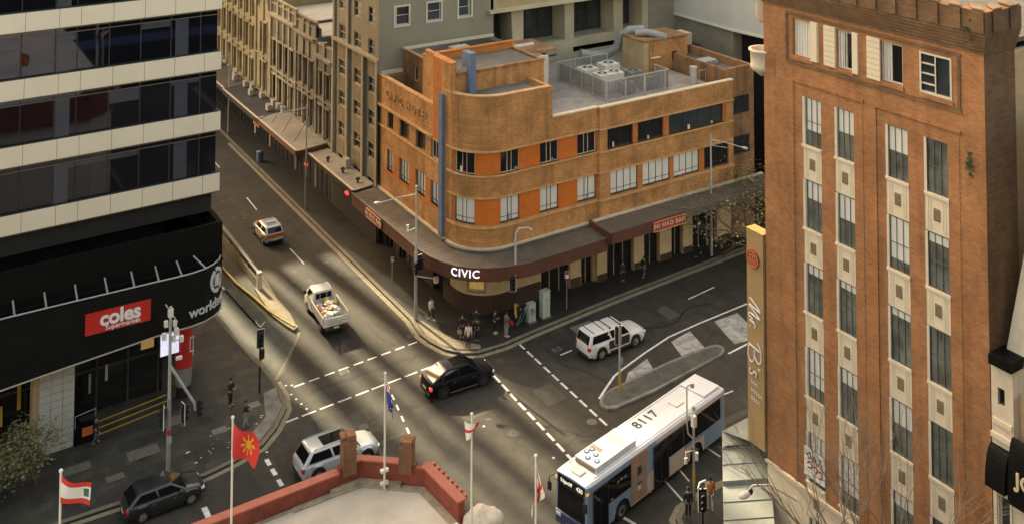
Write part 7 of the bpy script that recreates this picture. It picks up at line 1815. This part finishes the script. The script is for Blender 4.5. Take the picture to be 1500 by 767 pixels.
# utility cabinets
for label, x, y, w_, d_, h_, n_ in (('short pale green utility cabinet covered in dark graffiti', 43.25, 67.95, .62, .42, 1.35, 0), ('tall pale green utility cabinet with a small orange sticker', 44.5, 67.95, .68, .5, 1.95, 1)):
    t = thing('utility_cabinet', label, 'utility cabinet', (x, y, .15), R(4)); b = MB(); b.box(-w_ / 2, w_ / 2, -d_ / 2, d_ / 2, .08, h_, 'cabinet_green'); build('body', b, t, local=True, bevel=.015)
    b = MB(); b.box(-w_ / 2 - .06, w_ / 2 + .06, -d_ / 2 - .1, d_ / 2 + .04, 0, .08, 'concrete_cover'); build('plinth', b, t, local=True)
    b = MB(); b.box(-w_ / 2 - .02, w_ / 2 + .02, -d_ / 2 - .02, d_ / 2 + .02, h_, h_ + .05, 'cabinet_green'); build('lid', b, t, local=True)
    b = MB()
    if n_: b.box(-.02, .16, -d_ / 2 - .006, -d_ / 2, h_ * .62, h_ * .72, 'sticker_orange'); b.box(.02, .12, -d_ / 2 - .009, -d_ / 2 - .006, h_ * .64, h_ * .66, 'sign_white')
    else:
        fng = planefn((0, -d_ / 2 - .004, h_ * .62), (1, 0, 0), (0, 0, 1))
        for pts in ([(-.2, .1), (-.05, .25), (0, -.05), (.1, .2)], [(-.22, -.1), (.0, .05), (.15, -.15), (.22, .1)], [(-.1, -.2), (.1, -.25), (.2, -.05)], [(-.24, .25), (-.1, .0), (-.2, -.2)]): stroke(b, fng, pts, .035, 'sticker_dark')
    build('sticker' if n_ else 'graffiti', b, t, local=True)
    b = MB(); b.box(-.006, .006, -d_ / 2 - .004, -d_ / 2, .1, h_ - .03, 'sticker_dark'); b.box(.03, .06, -d_ / 2 - .02, -d_ / 2, h_ * .45, h_ * .55, 'galvanised'); build('door_seam', b, t, local=True)
# leaning bicycle
bi = thing('bicycle', 'green and pale bicycle leaning between the people and the short cabinet', 'bicycle', (42.45, 67.9, .15), R(20))
for x in (-.5, .5): b = MB(); b.tube([(x + .33 * math.cos(a), 0, .34 + .33 * math.sin(a)) for a in [k * PI / 10 for k in range(20)]], .022, 'tyre', 6, closed=True); w_ = build('wheel', b, bi, local=True); b = MB(); [b.tube([(x, 0, .34), (x + .32 * math.cos(k * PI / 4), 0, .34 + .32 * math.sin(k * PI / 4))], .005, 'galvanised', 3) for k in range(8)]; build('spokes', b, w_, local=True)
b = MB(); [b.tube(q, .024, 'bike_green', 6) for q in ([(-.5, 0, .34), (-.1, 0, .32), (.4, 0, .85), (-.22, 0, .85), (-.1, 0, .32)], [(-.5, 0, .34), (-.22, 0, .85)], [(.5, 0, .34), (.4, 0, .95)])]; build('frame', b, bi, local=True)
b = MB(); b.box(-.36, -.12, -.05, .05, .92, .98, 'plastic_black'); b.tube([(-.22, 0, .85), (-.22, 0, .93)], .014, 'plastic_black', 5); build('saddle', b, bi, local=True)
b = MB(); b.tube([(.38, -.26, .99), (.4, 0, 1.0), (.38, .26, .99)], .016, 'plastic_black', 5); build('handlebar', b, bi, local=True)
b = MB(); b.box(.46, .82, -.2, .2, .78, 1.05, 'cabinet_green'); build('basket', b, bi, local=True)

# ================================================================== PEOPLE
def skin_mesh(name, verts, edges, radii, m, parent, sub=1, root=0):
    me = bpy.data.meshes.new('tmp'); me.from_pydata(verts, edges, [])
    ob = bpy.data.objects.new('tmp', me); col.objects.link(ob)
    md = ob.modifiers.new('skin', 'SKIN'); md.use_smooth_shade = True
    sv = me.skin_vertices[0].data
    for i, r_ in enumerate(radii):
        rr = r_ if isinstance(r_, tuple) else (r_, r_); sv[i].radius = rr; sv[i].use_root = (i == root)
    s2 = ob.modifiers.new('sub', 'SUBSURF'); s2.levels = sub; s2.render_levels = sub
    dg = bpy.context.evaluated_depsgraph_get(); m2 = bpy.data.meshes.new_from_object(ob.evaluated_get(dg))
    bpy.data.objects.remove(ob); bpy.data.meshes.remove(me)
    m2.name = name; m2.materials.clear(); m2.materials.append(MATS[m])
    for p in m2.polygons: p.use_smooth = True
    o = bpy.data.objects.new(name, m2); col.objects.link(o)
    if parent: o.parent = parent
    return o
def person(label, x, y, rz, h=1.72, top='cloth_black', legs='cloth_black', hair='hair_dark', shoes='sticker_dark', stride=.0, arms='down', z=.16, lean=0, long_coat=False, bag=None, group=None):
    k = h / 1.75
    t = thing('person', label, 'person', (x, y, z), rz, group); t.scale = (k, k, k)
    st = stride
    # joints: +X is the facing direction
    hip = Vector((0, 0, .93)); chest = Vector((.02 + lean * .2, 0, 1.32)); neck = Vector((.02 + lean * .25, 0, 1.50)); headc = Vector((.04 + lean * .3, 0, 1.62))
    V = [hip, Vector((.01 + lean * .1, 0, 1.12)), chest, neck, headc, headc + Vector((.005, 0, .09))]; E = [(0, 1), (1, 2), (2, 3), (3, 4), (4, 5)]; RR = [(.15, .12), (.13, .11), (.16, .115), .055, (.078, .095), (.065, .08)]
    armp = {}
    for s, a in ((1, 0), (-1, 1)):
        sh = chest + Vector((0, s * .19, .09))
        if arms == 'down': el = sh + Vector((-.02 + .08 * (st * -s), s * .05, -.30)); wr = el + Vector((.06 + .1 * abs(st), s * .01, -.26))
        elif arms == 'front': el = sh + Vector((.04, s * .05, -.28)); wr = el + Vector((.22, -s * .10, .06))
        else:
            if s == 1: el = sh + Vector((.05, s * .06, -.27)); wr = el + Vector((.2, -.05, .12))
            else: el = sh + Vector((-.02, s * .05, -.30)); wr = el + Vector((.05, 0, -.26))
        i = len(V); V += [sh, el, wr]; E += [(2, i), (i, i + 1), (i + 1, i + 2)]; RR += [.062, .045, .030]
        armp[s] = (sh, el, wr)
        d = (wr - el).normalized(); sd = Vector((d.z, 0, -d.x)); sd = d.cross(Vector((0, s, 0))).normalized()
        j = len(V); V.append(wr + d * .055); E.append((i + 2, j)); RR.append((.034, .022))
        for f in range(4):
            o_ = sd * (.030 - .02 * f); ln = (.075, .085, .08, .06)[f]
            p1 = V[j] + o_ + d * ln * .45; p2 = p1 + d * ln * .4 + Vector((0, -s * .018, 0)); q = len(V); V += [p1, p2]; E += [(j, q), (q, q + 1)]; RR += [.010, .008]
        p1 = wr + d * .03 + sd * .04 + Vector((0, -s * .01, 0)); p2 = p1 + d * .035 + sd * .01; q = len(V); V += [p1, p2]; E += [(i + 2, q), (q, q + 1)]; RR += [.012, .009]
    legp = {}
    for s in (1, -1):
        f = st * s
        hp = hip + Vector((0, s * .095, -.04)); kn = Vector((.10 * f + .04 * abs(st), s * .10, .50)); an = Vector((.30 * f - .04 * abs(f), s * .10, .09 + (.06 if f < 0 else 0))); toe = an + Vector((.17, s * .02, -.05))
        i = len(V); V += [hp, kn, an, toe]; E += [(0, i), (i, i + 1), (i + 1, i + 2), (i + 2, i + 3)]; RR += [.085, .058, .04, (.04, .03)]; legp[s] = (hp, kn, an, toe)
    skin_mesh('body', [tuple(v) for v in V], E, RR, 'skin', t)
    # jacket
    c0 = .10 if long_coat else 0
    V2 = [hip + Vector((0, 0, -.02 - c0 * 2)), hip + Vector((0, 0, .10)), chest, chest + Vector((0, 0, .12)), neck + Vector((0, 0, -.03))]; E2 = [(0, 1), (1, 2), (2, 3), (3, 4)]; R2 = [(.175, .135), (.155, .13), (.185, .135), (.13, .10), .07]
    for s in (1, -1):
        sh, el, wr = armp[s]; i = len(V2); V2 += [sh + Vector((0, 0, -.005)), el, wr - (wr - el) * .12]; E2 += [(2, i), (i, i + 1), (i + 1, i + 2)]; R2 += [.080, .060, .045]
    skin_mesh('jacket', [tuple(v) for v in V2], E2, R2, top, t)
    V3 = [hip + Vector((0, 0, .04))]; E3 = []; R3 = [(.165, .13)]
    for s in (1, -1):
        hp, kn, an, toe = legp[s]; i = len(V3); V3 += [hp + Vector((0, 0, -.03)), kn, an + Vector((0, 0, .05))]; E3 += [(0, i), (i, i + 1), (i + 1, i + 2)]; R3 += [.100, .072, .056]
    skin_mesh('trousers', [tuple(v) for v in V3], E3, R3, legs, t)
    b = MB()
    for s in (1, -1):
        an, toe = legp[s][2], legp[s][3]; b.tube([an + Vector((-.06, 0, -.045)), an + Vector((.02, 0, -.035)), toe + Vector((-.03, 0, 0)), toe + Vector((.04, 0, -.01))], [.035, .048, .045, .028], shoes, 8)
    build('shoes', b, t, local=True)
    b = MB(); b.blob(tuple(headc + Vector((-.018, 0, .045))), .105, hair, 12, 8, sc=(1, .86, 1.02)); build('hair', b, t, local=True)
    b = MB()
    for s in (1, -1): b.blob(tuple(headc + Vector((.085, s * .032, .02))), .011, 'sticker_dark', 6, 4); b.blob(tuple(headc + Vector((0.0, s * .083, .0))), .022, 'skin', 6, 4, sc=(.8, .4, 1.2))
    b.blob(tuple(headc + Vector((.100, 0, -.005))), .016, 'skin', 6, 4, sc=(1, .8, 1.3)); b.box(headc.x + .078, headc.x + .088, -.022, .022, headc.z - .052, headc.z - .044, 'bag_red')
    build('face', b, t, local=True)
    return t
def bag(label, x, y, z, m, s=.2, rz=0):
    t = thing('bag', label, 'bag', (x, y, z), rz); b = MB(); b.box(-s * .35, s * .35, -s, s, 0, s * 1.5, m); build('body', b, t, local=True, bevel=.03); b = MB(); b.tube([(0, -s * .5, s * 1.5), (0, -s * .4, s * 2.1), (0, s * .4, s * 2.1), (0, s * .5, s * 1.5)], .015, m, 6); build('handle', b, t, local=True)
DN = R(-123)
person('person in a cream top and dark trousers walking past the lamp pole', 37.0, 72.3, R(-75), 1.68, 'cloth_cream', 'cloth_black', stride=.9, shoes='cloth_white')
person('person in black standing left in the corner group, holding a tan bag', 37.75, 68.75, DN, 1.75, 'cloth_black', 'cloth_black')
bag('tan shoulder bag held at the left of the waiting group', 37.3, 68.3, .75, 'bag_tan', .19, R(30))
person('person in a pale pink cream jacket nearest the kerb of the corner', 37.55, 67.45, R(57), 1.68, 'cloth_cream', 'cloth_black', long_coat=True)
person('tall person in black standing behind the corner group', 38.95, 68.75, DN, 1.84, 'cloth_black', 'cloth_black')
person('person in black with bare hands clasped, right of the pale jacket', 38.45, 67.75, DN, 1.68, 'cloth_black', 'cloth_black', arms='front')
person('person in dark clothes with white shoes between the group and the yellow post', 40.1, 68.0, R(-60), 1.70, 'cloth_black', 'cloth_black', shoes='cloth_white', arms='front')
person('person in a brown jacket and pale grey trousers at the kerb by the bicycle', 40.55, 67.1, R(10), 1.78, 'cloth_brown', 'cloth_grey', shoes='cloth_white', arms='one')
bag('red bag carried by the person in the brown jacket', 40.95, 67.05, .95, 'bag_red', .17, R(10))
person('person in dark clothes bending over the bicycle', 42.0, 68.15, R(-20), 1.68, 'cloth_black', 'cloth_black', arms='front', lean=.5)
person('person in black walking in the shade under the bar awning', 54.85, 68.75, R(-170), 1.68, 'cloth_black', 'cloth_denim', stride=.7)
person('person in dark clothes standing in a doorway under the bar awning', 52.9, 69.1, R(-90), 1.68, 'cloth_black', 'cloth_black')
person('person in black standing alone on the plaza, looking down', 21.0, 69.7, R(-50), 1.86, 'cloth_black', 'cloth_black', arms='front')
person('person in a black top and light trousers near the plaza kerb', 21.15, 66.95, R(-20), 1.70, 'cloth_black', 'cloth_grey', stride=.4, arms='front')
person('person in an orange top seen from behind at the lower right corner', 40.75, 45.2, R(60), 1.80, 'cloth_orange', 'cloth_cream', shoes='cloth_white', stride=.5)
person('person in a dark hooded coat waiting beside the slim pole at the corner', 39.25, 45.35, R(60), 1.70, 'cloth_black', 'cloth_black')
person('dark figure passing the white tiled pier at the supermarket entrance', 12.9, 70.4, R(0), 1.7, 'cloth_black', 'cloth_denim', stride=.6)

# ================================================================== TREES
def tree(name, label, base, h, spread, nb, depth_, leafm, nleaf, seed, bark='bark', r0=.12, lean=(0, 0), trunk_h=.4, leaf=.14, clump=.5, top_bias=0.0, cat='tree', upright=.7):
    random.seed(seed)
    t = thing(name, label, cat, base)
    tr = MB(); tips = []
    def grow(p, d, L, r_, lev):
        n_ = 4; pts = [p]; q = p
        for i in range(n_):
            d = (d + Vector((random.gauss(0, .13), random.gauss(0, .13), random.gauss(.03, .08)))).normalized(); q = q + d * L / n_; pts.append(q)
        tr.tube(pts, [lerp(r_, r_ * .55, i / n_) for i in range(n_ + 1)], bark, 6 if lev < 2 else 4, caps=False)
        if lev >= depth_: tips.append((q, d)); tips.append((pts[2], d)); return
        k = nb if lev == 0 else random.choice([2, 3, 3])
        for i in range(k):
            a = 2 * PI * (i + random.random() * .6) / k; sp_ = random.uniform(.45, .95) * (1.15 if lev == 0 else 1)
            side = Vector((math.cos(a), math.sin(a), 0)); nd = (d * upright + side * sp_ * spread).normalized()
            grow(pts[-1] if i or lev == 0 else pts[-2], nd, L * random.uniform(.62, .85), r_ * .55, lev + 1)
    grow(Vector((0, 0, 0)), Vector((lean[0], lean[1], 1)).normalized(), h * trunk_h, r0, 0)
    build('trunk', tr, t, local=True)
    lf = MB()
    for i in range(nleaf):
        q, d = random.choice(tips); c = q + Vector((random.gauss(0, clump), random.gauss(0, clump), random.gauss(0, clump * .7)))
        s_ = leaf * random.uniform(.6, 1.4); a = random.uniform(0, 2 * PI); u = Vector((math.cos(a), math.sin(a), random.uniform(-.6, .6))).normalized(); w_ = u.cross(Vector((random.uniform(-.5, .5), random.uniform(-.5, .5), 1))).normalized()
        lf.add([c - u * s_ * .5, c + w_ * s_ * .35, c + u * s_ * .6, c - w_ * s_ * .35], [(0, 1, 2, 3)], random.choice(leafm))
    if nleaf: build('crown', lf, t, local=True)
    return t
tree('street_tree', 'nearly bare street tree with a few yellow leaves before the right end of the hotel', (63.0, 68.2, .15), 18.5, 1.6, 7, 5, ['leaf_yellow', 'leaf_pale', 'leaf_olive', 'leaf_olive'], 2000, 4, r0=.17, lean=(-.15, -1.5), trunk_h=.24, leaf=.17, clump=.55, upright=.6)
tree('street_tree', 'second bare street tree leaning over the road behind the gold sign', (67.6, 68.4, .15), 16.0, 1.5, 5, 5, ['leaf_yellow', 'leaf_pale'], 700, 9, r0=.16, lean=(-.4, -.5), trunk_h=.20, leaf=.16, clump=.4, upright=.6)
tree('plaza_tree', 'small bushy olive tree beside the white tiled pier at the lower left', (9.3, 68.4, .15), 4.4, 1.1, 5, 3, ['leaf_olive', 'leaf_olive', 'leaf_pale'], 2600, 5, r0=.08, trunk_h=.30, leaf=.16, clump=.42)
tree('plaza_tree', 'low olive shrub at the far left edge before the yellow steps', (6.9, 67.6, .15), 3.2, 1.1, 5, 3, ['leaf_olive', 'leaf_pale'], 1300, 15, r0=.07, trunk_h=.26, leaf=.15, clump=.4)
tree('bare_tree', 'leafless pale twigged tree at the foot of the red brick building', (38.9, 31.4, .15), 16.5, .36, 5, 5, ['leaf_yellow'], 0, 12, bark='pale_bark', r0=.12, trunk_h=.30, upright=1.0)
tree('bare_tree', 'smaller leafless tree at the bottom edge right of the first one', (38.6, 28.6, .15), 14.5, .34, 5, 5, ['leaf_yellow'], 0, 13, bark='pale_bark', r0=.11, trunk_h=.30, upright=1.0)

# ================================================================== FLAGS
CR = Vector((math.cos(R(33.3)), -math.sin(R(33.3)), 0))
def flag(label, x, y, z0, z1, fw, fh, pattern, shape, r_=.045, brackets=()):
    t = thing('flagpole', label, 'flagpole', (x, y, z0)); b = MB(); b.cyl(x, y, z0, z1, r_, 'pole_white', 10, r_ * .8); b.blob((x, y, z1 + .04), .07, 'pole_white', 8, 6); build('pole', b, t)
    for z in brackets: b = MB(); b.box(x - .16, x + .16, y - .06, y + .10, z - .05, z + .05, 'pole_white'); build('bracket', b, t)
    NX, NY = 30, 22; f = MB(); pts = {}
    for i in range(NX + 1):
        for j in range(NY + 1):
            u = i / NX; v = j / NY; dx, dy, dz = shape(u, v); p = Vector((x, y, z1 - .12)) + CR * (r_ + dx * fw) + Vector((CR.y, -CR.x, 0)) * dy - Vector((0, 0, dz * fh)); pts[i, j] = p
    for i in range(NX):
        for j in range(NY):
            f.add([pts[i, j], pts[i, j + 1], pts[i + 1, j + 1], pts[i + 1, j]], [(0, 1, 2, 3)], pattern((i + .5) / NX, (j + .5) / NY), True)
    build('flag', f, t)
def leb(u, v):
    if v < .25 or v > .75: return 'flag_red'
    return 'flag_green' if (abs(u - .82) < .10 and .33 < v < .66) else 'flag_white'
def sunp(u, v):
    dx, dy = (u - .55) * 1.5, v - .5; d = math.hypot(dx, dy); a = math.atan2(dy, dx)
    if d < .15: return 'flag_yellow'
    return 'flag_yellow' if d < .36 and math.cos(8 * a) > .25 + d else 'flag_red'
def crossp(u, v):
    return 'flag_red' if abs(v - .5) < .10 or abs(u - .5) < .08 else 'flag_white'
def ausp(u, v):
    if u < .5 and v < .5:
        a, b_ = u / .5 - .5, v / .5 - .5
        if abs(a) < .1 or abs(b_) < .14: return 'flag_red'
        if abs(a) < .17 or abs(b_) < .24 or abs(abs(a) - abs(b_)) < .10: return 'flag_white'
        return 'flag_blue'
    for cx, cy in ((.75, .2), (.75, .8), (.63, .45), (.87, .4), (.25, .75)):
        if abs(u - cx) < .035 and abs(v - cy) < .05: return 'flag_white'
    return 'flag_blue'
flag('white flagpole with red, white and red striped flag at the lower left', 6.1, 39.2, 12.0, 17.72, .95, .85, leb, lambda u, v: (u, .10 * math.sin(5 * u + 1.5 * v), v * (.95 - .15 * u) + .38 * u + .05 * math.sin(4 * u)))
flag('white flagpole with red flag bearing a yellow sun, in front of the plaza', 12.15, 40.0, 12.0, 17.1, 1.0, 1.25, sunp, lambda u, v: (u * (.95 + .1 * math.sin(3 * v)) * (1 - .15 * v), .12 * math.sin(6 * u + 2 * v), v * (1.0 - .25 * u) + .55 * u + .04 * math.sin(7 * u)))
flag('white flagpole on the middle of the red parapet with a furled blue ensign', 18.55, 40.35, 12.0, 16.6, 1.2, 1.55, ausp, lambda u, v: (.18 * abs(math.sin(5 * u)) * (.5 + v * .6) + .06 * v, .14 * math.sin(6 * u + v), v * .62 + u * .45), brackets=(12.75, 12.25))
flag('white flagpole at the stone finial with a red crossed white flag blown aside', 19.9, 35.45, 12.0, 16.95, .95, .75, crossp, lambda u, v: ((-.35 + 1.1 * u) * (1 - .5 * v) - .1 * v, .12 * math.sin(5 * u), .12 + v * (.95 - .75 * u) + .05 * math.sin(6 * u)))
flag('white flagpole furthest right with a hanging red and white flag before the bus', 20.1, 31.25, 12.0, 17.55, .9, 1.7, crossp, lambda u, v: (.20 * math.sin(4 * u + 1.2 * v) * (.3 + v) + .06 * v - .02, .12 * math.sin(6 * u + v), .05 + v * .55 + u * .5))
